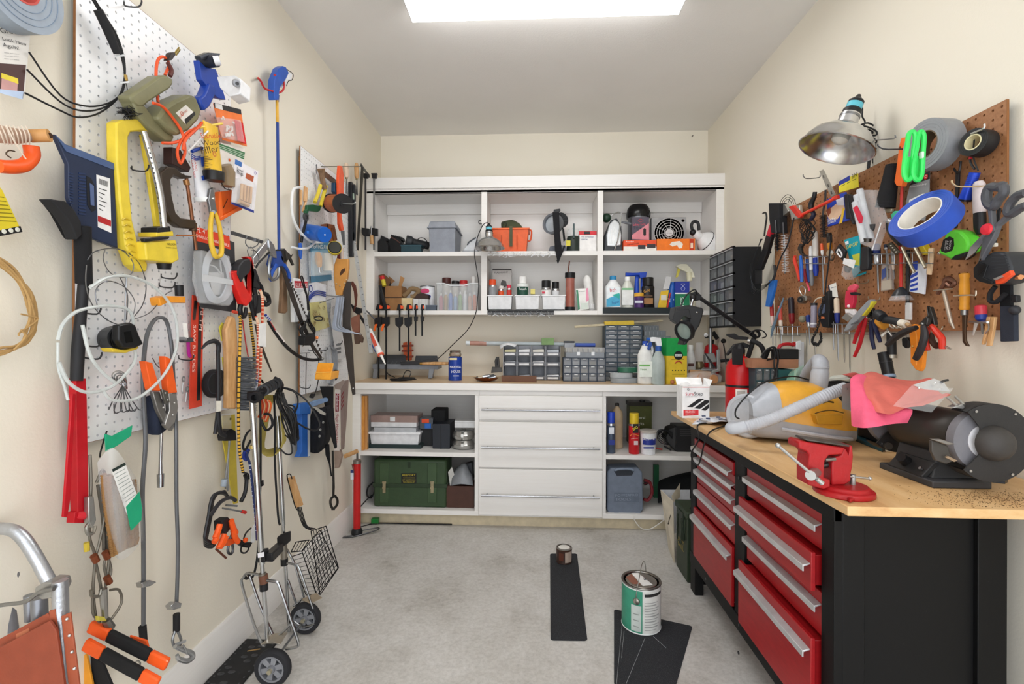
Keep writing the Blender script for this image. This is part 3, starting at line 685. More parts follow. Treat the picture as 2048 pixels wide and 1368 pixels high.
for q in range(7): b.L([(198+q*2.6,357+q*.9),(199.3+q*2.6,357.4+q*.9),(199.3+q*2.6,368+q*.9),(198+q*2.6,367.6+q*.9)],.0763,.0003)
for q in range(6): b.L([(198,376+q*8),(214-q%3*4,381+q*8),(214-q%3*4,382.5+q*8),(198,377.5+q*8)],.0763,.0003)
T('snow_brush','long snow brush with a black foam grip and red channel handle','snow brush')
k=A('brush_head',RB).bv(.003);k.L([100,398,131,402,150,420,163,445,165,470,155,480,146,455,130,430],.09,.03)
A('bristles','#101012 .9 0 b300').bv(.004).L([100,398,108,398,135,428,150,455,152,480,146,470,122,426],.06,.03)
A('foam_grip','#18181a .9 0 b200').tube(PL([(165,452,.08),(166,500,.07),(168,567,.06)],0),.017,14)
A('shaft','#212124 .6').tube(PL([(168,560,.06),(161,640,.05),(156,700,.05),(153,762,.055)],0),[.0115,.0115,.0135,.0125],12)
rr=A('red_handle','#b80f1e .4').bv(.001);rr.L([152,757,172,757,174,800,178,1030,172,1046,148,1046,150,1025,156,1022],.06,.02)
A('red_handle','#b80f1e .4').L([145,787,152,788,141,1000,135,1035,127,1034],.065,.006)
A('handle_tip','#c92632 .4').tube([L(152,1030,.052),L(172,1030,.06)],.011,12)
T('cable_harness','black control cables in a thick sleeve curving down the top of the near pegboard','cable')
A('sleeve',RB).tube(PL([196,20,212,52,235,108],.06),[.011,.012,.009],10,False,4)
for d,e in ((0,(58,104)),(6,(54,139)),(14,(50,186))):
    A('cable',BK).l([(178+d*.3,-12),(198+d*.4,22),(226+d*.5,70),(244+d*.3,118),(250-d*.1,160),(240-d*.3,190+d*.4),(212-d,208+d*1.3),(170-d,212+d*1.6),(120,190+d*2.2),e],.055,.0022,6,5)
for u,v in ((200,26),(240,111),(249,164)): A('cable_tie','#d9dadb .4').ring(L(u,v,.057),(L(u+6,v+14,.055)-L(u,v,.055)),.0125,.0095,.004,12)
A('crimp','#a98a4a .4 .8').tube([L(251,150,.058),L(253,162,.058)],.004,8)
T('mesh_scourer','tangled black wire mesh clump beside the olive tool','scourer')
rn=random.Random(9);g=A('mesh','#1b1b1d .6')
for k in range(60):
    a=rn.uniform(0,6.3);cu,cv=262+rn.uniform(-14,14),224+rn.uniform(-7,9);g.l([(cu+18*math.cos(a),cv+10*math.sin(a),.06+rn.uniform(0,.035)),(cu,cv,.07+rn.uniform(0,.03)),(cu-16*math.cos(a+.8),cv-10*math.sin(a+.8),.06+rn.uniform(0,.03))],.07,.0009,4,2)
g.ball(L(262,226,.06),.018,.022,.013,6);A('hanger_wire','#5a5a5a .4 .8').l([252,165,256,185,258,205],.06,.0012,5)
T('lawn_sprinkler','yellow oscillating lawn sprinkler hanging upright on the near white pegboard','sprinkler')
Y='#e3c83f .35'
f=A('sled_frame',Y).bv(.004);f.L([233,245,245,239,283,238,300,244,307,256,300,264,286,262,262,264,257,275,258,360,265,440,280,505,296,528,294,543,283,544,266,530,252,490,240,400,234,320],.085,.03)
for q in range(7): f.sub('grip_rib','#d2b52f .4').l([(244+q*2.2,440+q*13),(252+q*2.2,436+q*13),(260+q*2.2,440+q*13)],.087,.002,6)
A('sled_frame',Y).L([285,268,292,270,303,330,318,400,322,455,314,455,300,360],.06,.012)
s=A('spray_bar','#c9cbce .25 1');s.tube(PL([287,262,297,296,312,350,322,400,328,455],.10),[.008,.009,.009,.009,.009],12,False,3)
for q in range(16):
    f_=q/15;s.sub('jet_hole','#3a3c40').ball(L(297+26*f_**.8,296+150*f_,.1085),.0022,n=4)
b=A('motor_box',Y).bv(.004);b.L([290,484,353,480,359,520,345,527,294,520],.11,.07)
A('motor_cap',Y).L([313,465,346,462,348,472,314,474],.105,.055);A('tube_collar',BK).L([315,455,340,452,343,464,315,466],.105,.05)
A('selector_lever',BK).L([288,477,316,474,340,473,338,478,318,481,290,484],.116,.012);A('hose_inlet',BK).tube([L(328,525,.08),L(329,539,.08)],[.02,.016],14)
b.sub('lettering','#3a3312').tl('NELSON',(334,490),(352,491),.1108,.9);b.sub('lettering','#3a3312').tl('TURBO HEART',(331,496),(354,497.5),.1108,.7)
T('electric_staple_gun','olive green electric staple gun with an orange cord, on the near white pegboard','power tool')
OL='#7d7a5a .38'
A('handle',OL).bv(.006).L([260,192,275,182,318,152,333,150,346,158,347,168,340,178,298,205,288,214,276,214,266,204],.10,.04)
A('neck',OL).bv(.005).L([262,195,280,200,292,214,330,262,350,272,345,284,330,283,300,258,278,232],.098,.038)
b=A('motor_body',OL).bv(.008);b.L([330,215,352,200,378,189,392,192,404,222,398,240,378,262,355,272,340,262,316,236],.115,.06)
s=b.sub('nameplate','#ece9e2');s.L([352,226,372,210,391,228,372,249],.1158,.0008);s.sub('nameplate_band','#1d1d1d').L([369,239,389,223,391,229,372,249],.1163,.0005);s.sub('emblem','#c86a50').ring(L(364,227,.1166),(1,0,0),.006,.0048,.0006,16)
s.sub('lettering','#c0502a').tl('ELECTRIC',(359,237),(375,222),.1166,.7)
c=A('power_cord','#e2562a');c.l([306,206,325,213,345,235,364,265,370,300,366,318,360,326,355,300,372,268,395,255,404,245],.12,.004,8,5);c.l([404,245,380,270,350,285,325,286],.115,.0042,8,4);c.l([400,252,372,278,366,300],.13,.004,8,4);c.l([316,204,312,150,316,120,328,114,338,128,330,150],.08,.004,8,5)
A('plug','#2a211c').L([336,122,342,106,350,104,352,110,345,120],.09,.016);A('plug_prong','#b9a35a .3 1').tube([L(350,106,.085),L(358,95,.085)],.0022,6);A('plug_prong','#b9a35a .3 1').tube([L(352,110,.085),L(360,99,.085)],.0022,6)
A('cord_clip','#5a2d28').l([335,125,343,140,340,152],.088,.006,8)
A('blade_shoe','#3a2320').L([345,294,362,300,382,335,378,345,345,328],.08,.03)
T('tape_dispenser','blue hand-held packing tape dispenser at the top right of the near white pegboard','tape dispenser')
P='#20409a .35'
A('frame',P).L([398,120,412,134,432,138,440,160,452,200,436,196,420,180,404,160],.11,.02)
A('grip',P).bv(.006).L([418,165,430,172,432,190,420,214,410,222,402,208,400,195,408,190,412,182],.115,.03)
A('front_roller','#2c2e38').tube([L(402,125,.08),L(432,122,.14)],.018,18);A('roller_cap','#e8e8ec .4').tube([L(428,122,.14),L(440,121,.155)],.014,18)
A('top_plate','#4a4d55 .4 .7').L([400,112,418,105,442,107,438,114,404,120],.12,.02)
A('blade_guard','#e9eaed .45').bv(.003).prism([B(433,153,1.42),B(468,150,1.36),B(482,158,1.36),B(480,187,1.36),B(458,193,1.38),B(440,176,1.42)],(0,.05,0))
A('tension_knob','#9a9ca2 .4').tube([B(472,166,1.36),B(474,166.5,1.34)],[.011,.009],14);A('knob_bolt','#3c3c40 .4').tube([B(473,166.5,1.345),B(475,167,1.335)],.0045,8)
T('anchor_package','orange card of white and red wall anchors hanging behind the tape dispenser','package')
k=A('card','#ef7d3d');k.L([427,207,482,221,494,293,446,280,440,262],.07,.002);k.sub('card_header','#2d2a2c').L([427,205,482,219,483,229,430,216],.0708,.0008)
k.sub('barcode','#e8e8e8').L([430,206,444,210,446,220,431,216],.0715,.0005)
rn=random.Random(2)
for q in range(16):
    u,v=rn.uniform(443,466),rn.uniform(238,272);k.sub('anchor','#f0ece8').tube([L(u,v,.078),L(u+rn.uniform(-7,7),v+rn.uniform(-8,8),.08)],.003,6)
for q in range(7):
    u=470+q*2.4;k.sub('anchor','#d92c2c .45').tube([L(u,240+q,.078),L(u+7,282+q,.08)],.003,6)
k.sub('blister','clear').L([440,234,482,240,490,285,452,276],.087,.015)
T('card_package','pale card with green stripes hanging below the orange anchor card','package')
k=A('card','#e9e4dd');k.L([436,284,490,296,486,345,440,340],.06,.002);k.sub('stripe','#3f7a4e').L([437,286,490,305,488,319,438,297],.0606,.0006)
for q in range(3): k.sub('stripe','#cfe0cf').L([(438,290+q*3.2),(489,308+q*3.6),(489,309+q*3.6),(438,291+q*3.2)],.0612,.0004)
k.sub('dot','#e2632c').lathe([.006,0,0,.001],L(459,320,.061),(1,0,0),12)
T('squeeze_tube','yellow tube of stainable wood filler with a black cap on the near white pegboard','tube')
k=A('tube','#e2b62e .4');
def flat_tube(m,top,bot,w0,w1,d0,d1,pl='L',o=.1):
    a,b=PF[pl](*top,o),PF[pl](*bot,o);ax_=(b-a).normalized();n=-BACK[pl];sx=ax_.cross(n).normalized();S_=[]
    for i in range(9):
        f=i/8;w_,d_=lerp(w0,w1,f),lerp(d0,d1,f**.7);S_.append([a+(b-a)*f+sx*(w_*math.cos(q*math.pi/8))+n*(d_*math.sin(q*math.pi/8)) for q in range(16)])
    loft(m,S_);return ax_,sx,n,b
ax_,sx,n,e=flat_tube(k,(421,248),(427,343),.037,.030,.003,.022,o=.12)
A('cap','#1d1b1a .4').lathe([.031,0,.032,.004,.030,.03,.0,.03],e,ax_,20)
A('crimp','#e9c84a .4').tube([L(398,255,.12),L(444,247,.12)],.004,6)
m=A('lettering','#3a2410');
m.tl('Wood',(404,292),(441,289),.147,.6);m.tl('Filler',(403,308),(438,303),.147,.6)
A('lettering','#d0481e').tl('Stainable',(402,277),(441,276),.146,.8)
m=A('print','#3a2410')
for q in range(8): m.L([(407,313+q*3.4),(417+q%3*4,312+q*3.4),(417+q%3*4,313+q*3.4),(407,314+q*3.4)],.146,.0004)
A('knot_print','#c87a34').ring(L(429,308,.1475),(1,0,0),.009,.005,.0008,16)
T('squeeze_tube','white and blue tube of hand cleaner hanging behind the yellow wood filler tube','tube')
k=A('tube','#e9e9ec .4');ax_,sx,n,e=flat_tube(k,(393,292),(408,395),.032,.03,.003,.02,o=.085)
A('cap','#f0f0ee .4').lathe([.03,0,.031,.003,.028,.014,0,.014],e,ax_,18)
b=A('print','#2348ab');b.l([384,303,394,299,404,296],.1,.005,8);b.L([402,315,412,312,413,332,404,333],.104,.001);b.L([403,352,415,349,416,360,405,361],.105,.001)
for q in range(3): b.l([(383,308+q*4),(392,314+q*3),(401,312+q*3)],.1,.0014,5)
m=A('lettering','#d2372f');m.text('HAND',L(387,317,.1035),L(391,342,.1035),V((1,0,0)),.9);m.text('CLEANER',L(382,320,.1035),L(388,357,.1035),V((1,0,0)),.8)
A('applicator_stick','#e4e4e2').tube([L(376,303,.12),L(416,262,.13)],.0028,8)
T('plastic_cup','brown plastic scoop hanging right of the yellow wood filler tube','scoop')
k=A('scoop','#8f7a5e .4');k.tube(PL([(450,330,.09),(455,345,.09),(456,373,.09)],0),[.020,.025,.022],16);A('scoop_strap','#2a2522').l([443,366,450,377,460,380],.12,.002,6)
T('speed_square','orange plastic speed square hanging low on the near white pegboard','square')
k=A('triangle',Ja).bv(.001);k.L([438,384,464,380,462,410,441,436],.07,.004);k.L([441,436,462,405,484,416,484,420],.07,.004);A('fence',Ja).L([438,384,443,383,447,438,440,442],.078,.016);A('fence',Ja).L([440,435,484,411,485,418,442,442],.079,.02)
A('slot','#3a2015 .6').l([447,416,455,398],.0715,.0012,5)
T('plug_package','clear pack of pale wooden dowel plugs hanging right of the hand cleaner tube','package')
k=A('backing_card','#e9e6ea .45');k.L([470,318,517,343,508,425,463,407],.10,.0015);
for q in range(4): k.sub('plug','handlewood').tube([L(484+q*6,368+q*2,.112),L(482+q*6,400+q*2.4,.112)],.0055,10)
k.sub('plug','handlewood').tube([L(478,402,.112),L(497,411,.112)],.006,10);k.sub('blister','clear').L([478,356,509,366,504,416,472,404],.12,.019)
k.sub('print','#b65a3a').L([493,346,508,353,506,364,491,356],.1008,.0006);k.sub('print','#3d6fb5').L([471,318,484,325,483,334,470,328],.1008,.0006);k.sub('print','#2d3c8f').L([463,403,508,421,508,426,463,408],.1008,.0006)
k.sub('price_ring','#8a6bb0').ring(L(511,346,.101),(1,0,0),.006,.0045,.0006,14);k.sub('lettering','#333338').tl('Dowel',(474,340),(486,345),.101);k.sub('lettering','#333338').tl('Plugs',(474,347),(486,352),.101)
T('c_clamp','dark brown iron C-clamp with a rusty screw on the near white pegboard','clamp')
A('frame','#4a4037 .35 .5').bv(.004).L([322,345,335,333,352,335,362,345,372,350,385,352,384,356,366,358,348,350,342,360,344,390,352,425,362,436,392,440,394,456,386,458,360,455,346,444,335,420,326,380],.085,.022)
A('screw','#8a5a40 .4 .7').tube([L(372,352,.075),L(382,420,.075),L(392,500,.075)],.0055,10);A('screw_nut','#a5764a .4 .7').tube([L(372,360,.075),L(374,370,.075)],.009,10);A('tommy_bar','#a8683f .4 .7').tube([L(352,471,.075),L(392,471,.10)],.0022,8)
A('clamp_pad','#5f4a3a .4 .7').tube([L(386,446,.075),L(386,462,.075)],.011,12)
T('pliers','long pliers with yellow dipped handles hanging in front of the cable package','pliers')
A('jaw','#8b8c8e .35 .9').L([421,378,427,375,431,405,436,430,430,436,424,430,418,400],.115,.01)
for a in ([424,425,421,450,422,485,430,512,436,513],[430,425,438,450,443,485,442,508,436,514]): A('handle','#dfb83a .4').l(a,.12,[.006,.0075,.008,.0085,.006],10,3)
A('rivet','#6a6a6a .3 .9').tube([L(427,424,.112),L(427,424,.125)],.006,10)
T('cable_package','black card with a red header holding a coiled grey drain cable under clear plastic','package')
k=A('card','#38383a');k.L([385,452,469,485,473,625,401,615,392,560],.075,.002);k.sub('header','#e04628').L([389,452,459,473,461,499,390,481],.0758,.0008)
for q in range(7):
    w=q*1.5;k.sub('coil_turn','#b5b9c0 .4').l([(436-w*.2,500+w),(456-w,520+w*.5),(464-w,555),(458-w,590-w),(438,605-w),(418+w,598-w),(407+w,565),(408+w,525+w*.6),(420+w,502+w)],.085+.002*q,.0032,7,4,True)
k.sub('white_card','#e9e9ea').L([417,545,447,545,452,588,426,590],.0775,.001);k.sub('wire_band','#c7c9cc .4').L([405,548,466,560,467,570,405,562],.105,.002);k.sub('cable_end','#c9ccd0 .35 .6').l([420,530,432,535,442,548,440,520],.1,.003,6)
k.sub('bubble','clear').bv(.004).L([404,500,460,512,468,600,460,612,412,606,401,560],.108,.03)
m=k.sub('lettering','#ffe9e0');m.tl('FL 4\"',(393,464),(413,469),.0768);m.tl('DRAIN CLEANING CABLE',(392,474),(458,494),.0768)
T('glue_applicator','clear glue bottle with an orange top and black nozzle on the near white pegboard','bottle')
A('cap',BK).bv(.001).tube([L(358,570,.08),L(359,592,.08)],.012,12);A('orange_top','#ee9a2c .4').L([318,596,330,592,371,593,372,606,336,605,322,612],.095,.03)
A('bottle','clear').bv(.004).L([352,606,372,606,377,640,376,682,360,680,354,640],.095,.03);A('label','#eceae6').L([366,646,374,647,377,676,369,674],.097,.002);A('foot','#46464a').L([370,674,387,675,388,684,370,685],.09,.02);A('magenta_rod','#b0208a .4').tube([L(376,684,.06),L(377,706,.06),L(380,714,.06)],.005,8)
T('blade_pack','long red plastic sleeve of hacksaw blades on the near white pegboard','package')
k=A('sleeve','#d6442e .35');k.L([386,590,407,596,404,812,380,818],.05,.004)
k.sub('blade','#54565a .35 .9').L([398,612,404,614,400,800,394,802],.0515,.001);k.sub('blade','#6a5a56 .35 .9').L([389,600,395,602,391,640,386,640],.0515,.001)
k.sub('lettering','#ffd8cc').text('SAW BLADES',L(386,650,.0512),L(384,745,.0512),V((1,0,0)),.7);k.sub('lettering','#ffd8cc').text('18 TPI',L(401,615,.0528),L(398,660,.0528),V((1,0,0)),.7)
t=T('tubing_coil','large loose loops of clear plastic tubing hung across the near white pegboard','tubing')
TB='#cfd4d2 .25 0 t.8'
for p in ([180,575,215,555,260,553,310,575,346,620,355,680,340,730,310,770,270,798,225,800,205,780],[116,680,125,650,150,625,185,615,225,612,262,625,268,680,270,720,250,750,220,775,175,785,138,765,118,725],[165,650,180,710,205,745,230,765]): A('tube',TB).l(p,.10,.004,7,5)
A('tube',TB).l([116,685,117,735,128,770,136,800],.09,.003,7,4)
T('wire_loops','tangled loops of thin steel wire hung below the blue scraper blade','wire')
for p in ([175,520,190,503,225,497,255,505,280,530,292,570,285,610,262,640],[173,530,172,570,185,610,215,640,245,650,262,640,270,605,250,575,215,562,192,580,195,615],[210,500,207,520,220,545,245,555,264,545,266,525,250,505,235,497],[240,555,255,590,253,640],[262,640,300,625,330,590,345,582]): A('strand','#7e8084 .3 .9').l(p,.085,.0013,5,5)
T('s_hook_cluster','small tangle of chrome hooks and rings low on the near white pegboard','hooks')
for q in range(5): A('ring','#9a9c9f .25 1').ring(L(243+q*3-6,752+q*4,.07+.006*q),(1,.3*q-.6,.4),.015,.0125,.0025,20)
for q in range(6):
    a=-.9+q*.35;A('wire_hook','#6a6c70 .3 .9').l([(246,770),(246+26*math.sin(a),792+16*math.cos(a)),(246+40*math.sin(a)+3,812+12*math.cos(a)),(252+44*math.sin(a),806+12*math.cos(a))],.075,.0014,5)
for q in range(3): A('wire_hook','#5a5c60 .3 .9').l([(228+q*15,808-q*2),(230+q*15,826-q*2),(242+q*15,822-q*2)],.05,.0016,5)
T('cable_reel','ribbed black plastic reel with a yellow rim low on the near white pegboard','reel')
k=A('drum','#1c1d20 .4');k.tube(PL([(225,678,.04),(246,676,.10)],0),[.034,.033],26);
for q in range(7): k.sub('rib','#0f1012 .4').ring(lerp(L(225,678,.042),L(246,676,.098),q/6),(1,0,0),.0348,.033,.002,26)
k2=A('front_plate','#17181a .35').bv(.004);k2.L([238,650,262,645,272,650,279,670,288,688,272,696,248,695,238,680],.125,.02);k2.sub('yellow_rim','#d7b93a .4').L([222,696,250,700,278,692,276,698,252,706,228,704],.115,.03);k2.sub('window','#050506 .2').L([248,664,262,662,266,684,252,686],.1255,.002)
A('hook_bar','#9c9ea1 .3 .9').tube([L(253,552,.06),L(250,645,.06)],.0022,6)
T('cable_sling','long grey wire sling looped over a peg, ending near the floor in a silver hook','cable')
G='#6b6d70 .45 .5'
A('sling',G).l([287,1250,287,1100,285,980,291,880,286,760,292,680,305,645,320,635,334,645,343,690,347,760,352,850,353,1000,356,1100,353,1210],.065,.0055,8,5)
A('sleeve',RB).tube([L(285,1252,.065),L(289,1310,.065)],.0095,12);A('sleeve',RB).tube([L(353,1228,.065),L(353,1262,.065)],.0095,12)
A('clip',J5).L([284,1166,300,1160,314,1164,302,1172,287,1176],.08,.02);A('clip',J5).L([342,1212,352,1203,364,1206,362,1216,346,1220],.08,.02)
A('thimble','#8b8d90 .35 .9').l([350,1262,345,1280,350,1295,358,1295,362,1280,355,1262],.065,.004,7)
h=A('grab_hook','#c9cbcd .3 .9');h.l([350,1293,366,1300,382,1306,385,1315,374,1322,358,1318,354,1310],.075,[.006,.007,.008,.008,.008,.007,.005],10,4);h.sub('hook_pin','#d5d7d9 .3 .9').tube([L(348,1291,.065),L(370,1282,.07)],.005,8);h.sub('latch','#b5b7ba .3 .9').l([366,1290,372,1300,374,1308],.083,.0025,6)
T('locking_pliers','locking pliers with orange handle grips hanging on the near white pegboard','pliers')
for a in ([291,722,305,726,322,782,303,780],[330,712,343,718,355,785,337,787]): A('grip','#ee5f1e .45').L(a,.095,.02)
A('lever','#8d8b88 .35 .9').L([306,783,320,783,330,822,350,850,345,862,330,850,316,820],.09,.012);A('lever','#a5a29e .35 .9').L([338,787,353,787,357,815,350,845,338,858,330,850,340,820],.095,.014)
A('linkage','#77756f .4 .9').L([324,778,336,782,340,805,332,808],.10,.008);
for u,v in ((330,786),(335,800),(346,830),(327,815),(349,806)): A('rivet','#d0cfcc .3 .9').ball(L(u,v,.099),.003,n=4)
A('hanging_wire','#8a8c8f .3 .9').l([305,716,318,735,340,736,352,724],.06,.0015,5)
T('navy_pouch','dark navy fabric pouch hanging behind the locking pliers','pouch')
patch(A('fabric','#232a3c .9 0 b200'),[PL(r,0) for r in ([(296,795,.05),(312,790,.06),(326,800,.05)],[(293,830,.05),(315,830,.08),(332,835,.05)],[(300,866,.05),(318,870,.07),(336,856,.05)])],(-.012,0,0))
T('socket_ratchet','chrome ratchet extension hanging below the locking pliers','wrench')
A('shank','#b9bbbe .2 1').tube([L(323,864,.055),L(321,925,.055),L(321,950,.055)],[.0045,.0045,.006],10);A('socket','#a9abae .2 1').tube([L(321,948,.055),L(321,974,.055)],[.0095,.0085],12)
T('black_tape_roll','round flat black webbing roll low on the right of the near white pegboard','roll')
A('roll',RB).lathe([0,-.014,.047,-.014,.049,-.01,.049,.01,.047,.014,.0,.012],L(430,767,.07),(1,0,0),34);A('groove','#2b2c32 .7').ring(L(430,767,.085),(1,0,0),.036,.033,.002,30)
T('pry_bar','black crowbar with a hooked claw hanging in front of the black webbing roll','pry bar')
A('shaft','#1c1c1f').tube(PL([436,700,437,760,436,820,430,868],.11),[.0065,.0065,.0065,.006],8,False,3);A('claw','#242428 .45').tube(PL([404,697,415,686,430,682,437,690,437,705],.11),[.003,.006,.008,.008,.007],8,False,3);A('sticker','#e6e2d6').L([433,802,443,802,442,822,433,824],.118,.001);A('bar_tip','#19191c').tube(PL([436,824,440,862,450,872],.115),.0075,8,False,3)
for u,v,lb in ((366,758,'upper of two zinc screw eyes at the lower right of the near pegboard'),(373,778,'lower of two zinc screw eyes at the lower right of the near pegboard')):
    m=one('screw_eye',lb,'screw eye',ZINC,'screw eyes on the near pegboard');m.ring(L(u+1,v,.05),(1,.2,0),.009,.0065,.003,16);m.tube([L(u,v+7,.05),L(u-2,v+26,.05)],.002,6)
T('key_tags','yellow key tags hanging right of the red blade sleeve','key tag')
A('tag','#e1d648 .45').L([440,655,446,645,454,650,455,675,445,682],.06,.005);A('tag','#e1d648 .45').L([446,715,454,712,455,732,448,735],.055,.005);A('ring','#9a9c9f .25 1').ring(L(448,645,.062),(1,0,0),.006,.005,.001,14)
T('counter_brush','wooden bench brush with stiff grey bristles hanging at the right edge of the near pegboard','brush')
A('handle','handlewood').bv(.005).L([463,632,471,634,475,660,477,715,474,818,456,817,456,720,453,660],.10,.02)
rn=random.Random(4);g=A('bristles','#55575b .8')
for q in range(260):
    v=lerp(714,820,q/260);p=L(474,v,.085+rn.uniform(0,.02));e=L(474,v,.085)+V((.05+rn.uniform(-.006,.01),.03,-.004+rn.uniform(-.008,.008)));g.tube([p,e],[.0026,.0008],4)
A('bristle_tag','#e9e9e4').B([466,795,488,765,492,768,472,800],1.86,.001)
# ---------------- left wall, below and right of the nearest pegboard ----------------
T('rope_bag','clear plastic bag of tan rope with a green cardboard top, hanging below the near pegboard','bag')
g=A('green_header','#1fa377 .45');g.L([211,868,225,872,265,851,262,872,232,893,213,903],.08,.003)
rp=A('rope','#9c7446 .9 0 b200')
for q in range(7):
    f=PL([(207+q*10,950+q*2),(210+q*10,1000),(222+q*8.5,1080),(226+q*7,1112-q*4)],.075+.008*(q%2));rp.tube(f,.0055,8,False,3)
    for i in range(26): a=f[min(3,i*3//26)];b=f[min(3,i*3//26+1)];k=(i*3/26)%1;rp.ring(a+(b-a)*k,(b-a)+V((0,.3*(b-a).length,0)),.0068,.005,.004,8)
b=A('bag_film','clearbag');patch(b,[PL(r,0) for r in ([(196,925,.07),(225,895,.10),(255,930,.10),(275,960,.07)],[(204,1000,.06),(225,990,.115),(258,1000,.115),(286,1015,.07)],[(215,1060,.06),(235,1060,.115),(262,1060,.11),(289,1060,.07)],[(226,1105,.06),(242,1120,.09),(262,1108,.09),(286,1080,.07)])],(-.002,0,0),3)
s=A('label','#e9e9e6');s.L([224,941,251,928,280,1005,255,1030],.118,.001);s.sub('green_band','#1fa377 .45').L([252,1014,279,983,284,1015,283,1040,262,1062],.1186,.0006);s.sub('title_band','#22312c').L([224,939,250,925,252,930,226,944],.1187,.0005)
p=s.sub('print','#9aa39f .6')
for q in range(9): p.L([(229+q*2.6,948+q*7),(250+q*2.6,937+q*6.4),(250.6+q*2.6,938+q*6.4),(229.6+q*2.6,949+q*7)],.1186,.0004)
A('hang_wire','#3c3c3c .4 .8').l([214,862,208,880,201,905,200,915],.05,.002,5)
T('wire_rope_tackle','rusty wire rope slings with shackles and thimbles hanging left of the rope bag','tackle')
W='#7c776d .5 .7'
for p in ([180,910,182,960,181,1000],[193,965,205,940,212,960,213,1010,200,1080,190,1115],[178,1050,180,1080,190,1115,186,1180,192,1240],[205,960,214,1040,218,1110,213,1160,205,1200],[212,1100,222,1140,215,1155,208,1130,215,1110],[220,1180,238,1180,243,1205,225,1235,218,1240],[190,1120,200,1165,210,1230],[186,1180,186,1225,200,1245]): A('wire_rope',W).l(p,.06,.0032,6,5)
for q in range(3): A('wire_rope','#6d685f .5 .7').l([(196+q*4,970),(206+q*4,1040),(208+q*3,1100)],.05,.004,6,4)
A('snap_body','#b1b0ac .3 .9').L([178,994,188,992,193,1040,186,1056,178,1045],.075,.014);A('snap_hook','#a5a39d .3 .9').l([180,1046,172,1055,176,1068,186,1066,190,1052],.07,.004,7);A('yellow_tip','#c9b03a').tube([L(173,1085,.065),L(174,1102,.065)],.006,8)
for u,v in ((191,1117),(214,1110),(217,1160)): A('copper_ferrule','#8d4f35 .4 .7').tube([L(u-4,v-6,.066),L(u+2,v+6,.066)],.008,8)
A('shackle','#8e8a80 .35 .9').l([182,1180,184,1192,198,1192,202,1178],.07,.004,8);A('turnbuckle','#a2a19d .3 .9').tube([L(206,1178,.07),L(210,1236,.07)],[.009,.007],8);A('turnbuckle','#8a8984 .3 .9').tube([L(212,1240,.07),L(220,1256,.07)],[.009,.012],8);A('yellow_tag','#cfc04a').L([196,1232,214,1234,214,1242,198,1242],.075,.01)
YH=.97
T('hand_truck','aluminium hand truck with a rust red panel, at the lower left corner of the photo','hand truck')
HTA='#b9bcc2 .35 .9 b150'
A('upright_tube',HTA).tube(PQ([-40,1058,15,1058,42,1072,68,1108,102,1170],YH),.0125,14,False,4)
A('upright_tube',HTA).tube(PQ([-30,1137,10,1134,25,1138,29,1150,24,1175,18,1210],YH+.06),.010,14,False,4);A('upright_tube','#9fa3ab .4 .8').tube(PQ([8,1150,10,1210,14,1262],YH+.05),.020,14)
A('side_rail',HTA).tube(PQ([120,1161,122,1240,134,1400],YH-.02),.0135,16)
A('cross_bracket','#a7a7a5 .4 .9').B([70,1175,88,1165,108,1166,112,1180,105,1196,85,1200,68,1190],YH-.03,.035);A('tie_rod','#8d8d8b .4 .9').tube(PQ([-10,1212,20,1208,52,1203,78,1185,108,1178],YH-.04),.0042,8,False,3)
A('inner_rail','#8f9298 .4 .8').tube(PQ([60,1190,62,1240],YH+.02),.011,10);A('inner_rail','#8f9298 .4 .8').tube(PQ([78,1195,80,1240],YH+.0),.014,10)
pn=A('rust_panel','#94472f .55 0 b200').bv(.001);pn.B([-10,1283,96,1226,110,1262,128,1385,-10,1385],YH-.03,.006);A('rust_panel','#8b412b .6 0 b200').B([-10,1300,98,1242,112,1262,130,1385,-10,1385],YH-.045,.006)
pn.sub('sticker','#b56a4a').B([32,1268,58,1256,58,1268,32,1282],YH-.0305,.0005)
r=A('riveted_strip','#9a4d33').bv(.001);r.B([122,1233,140,1225,160,1385,138,1385],YH-.036,.004)
for q in range(4): r.sub('rivet','#d0d0ce .3 .8').ball(B(134+q*5,1238+q*33,YH-.038),.0032,n=5)
A('rail_plate','#9a4d33').B([98,1222,110,1218,130,1385,114,1385],YH-.034,.004)
for q,(pts,y,lb) in enumerate((([163,1266,186,1243,342,1318,331,1345,318,1347],1.17,'uppermost orange and black padded strap in the lower left corner'),([156,1298,172,1281,320,1358,322,1385,300,1385,265,1358],1.14,'second orange and black padded strap, below the uppermost one in the corner'))):
    T('padded_strap',lb,'strap','orange and black padded straps');a=B(*((175,1255) if q==0 else (165,1291)),y);b=B(*((331,1333) if q==0 else (312,1372)),y);d=b-a;n=d.normalized();up=V((n.z*-1,0,n.x)).normalized();hw=.0155
    for nm,mt_,f0,f1 in (('end_pad','#ee5c1c',0,.24),('foam_grip','#1b1b1c .9 0 b250',.24,.77),('end_pad','#ee5c1c',.77,1)):
        p0,p1=a+d*f0,a+d*f1;A(nm,mt_).bv(.004).prism([p0-up*hw,p1-up*hw,p1+up*hw,p0+up*hw],(0,.014,0))
    if q==0: A('stitch_mark','#f6a27c').B([333,1320,337,1322,336,1325,332,1323],y-.0005,.0005);A('buckle','#9a9a98 .3 .9').ring(B(275,1328,y+.02),(0,1,0),.009,.006,.003,14)
T('webbing_bundle','orange and black webbing hanging under the padded straps beside the hand truck','strap')
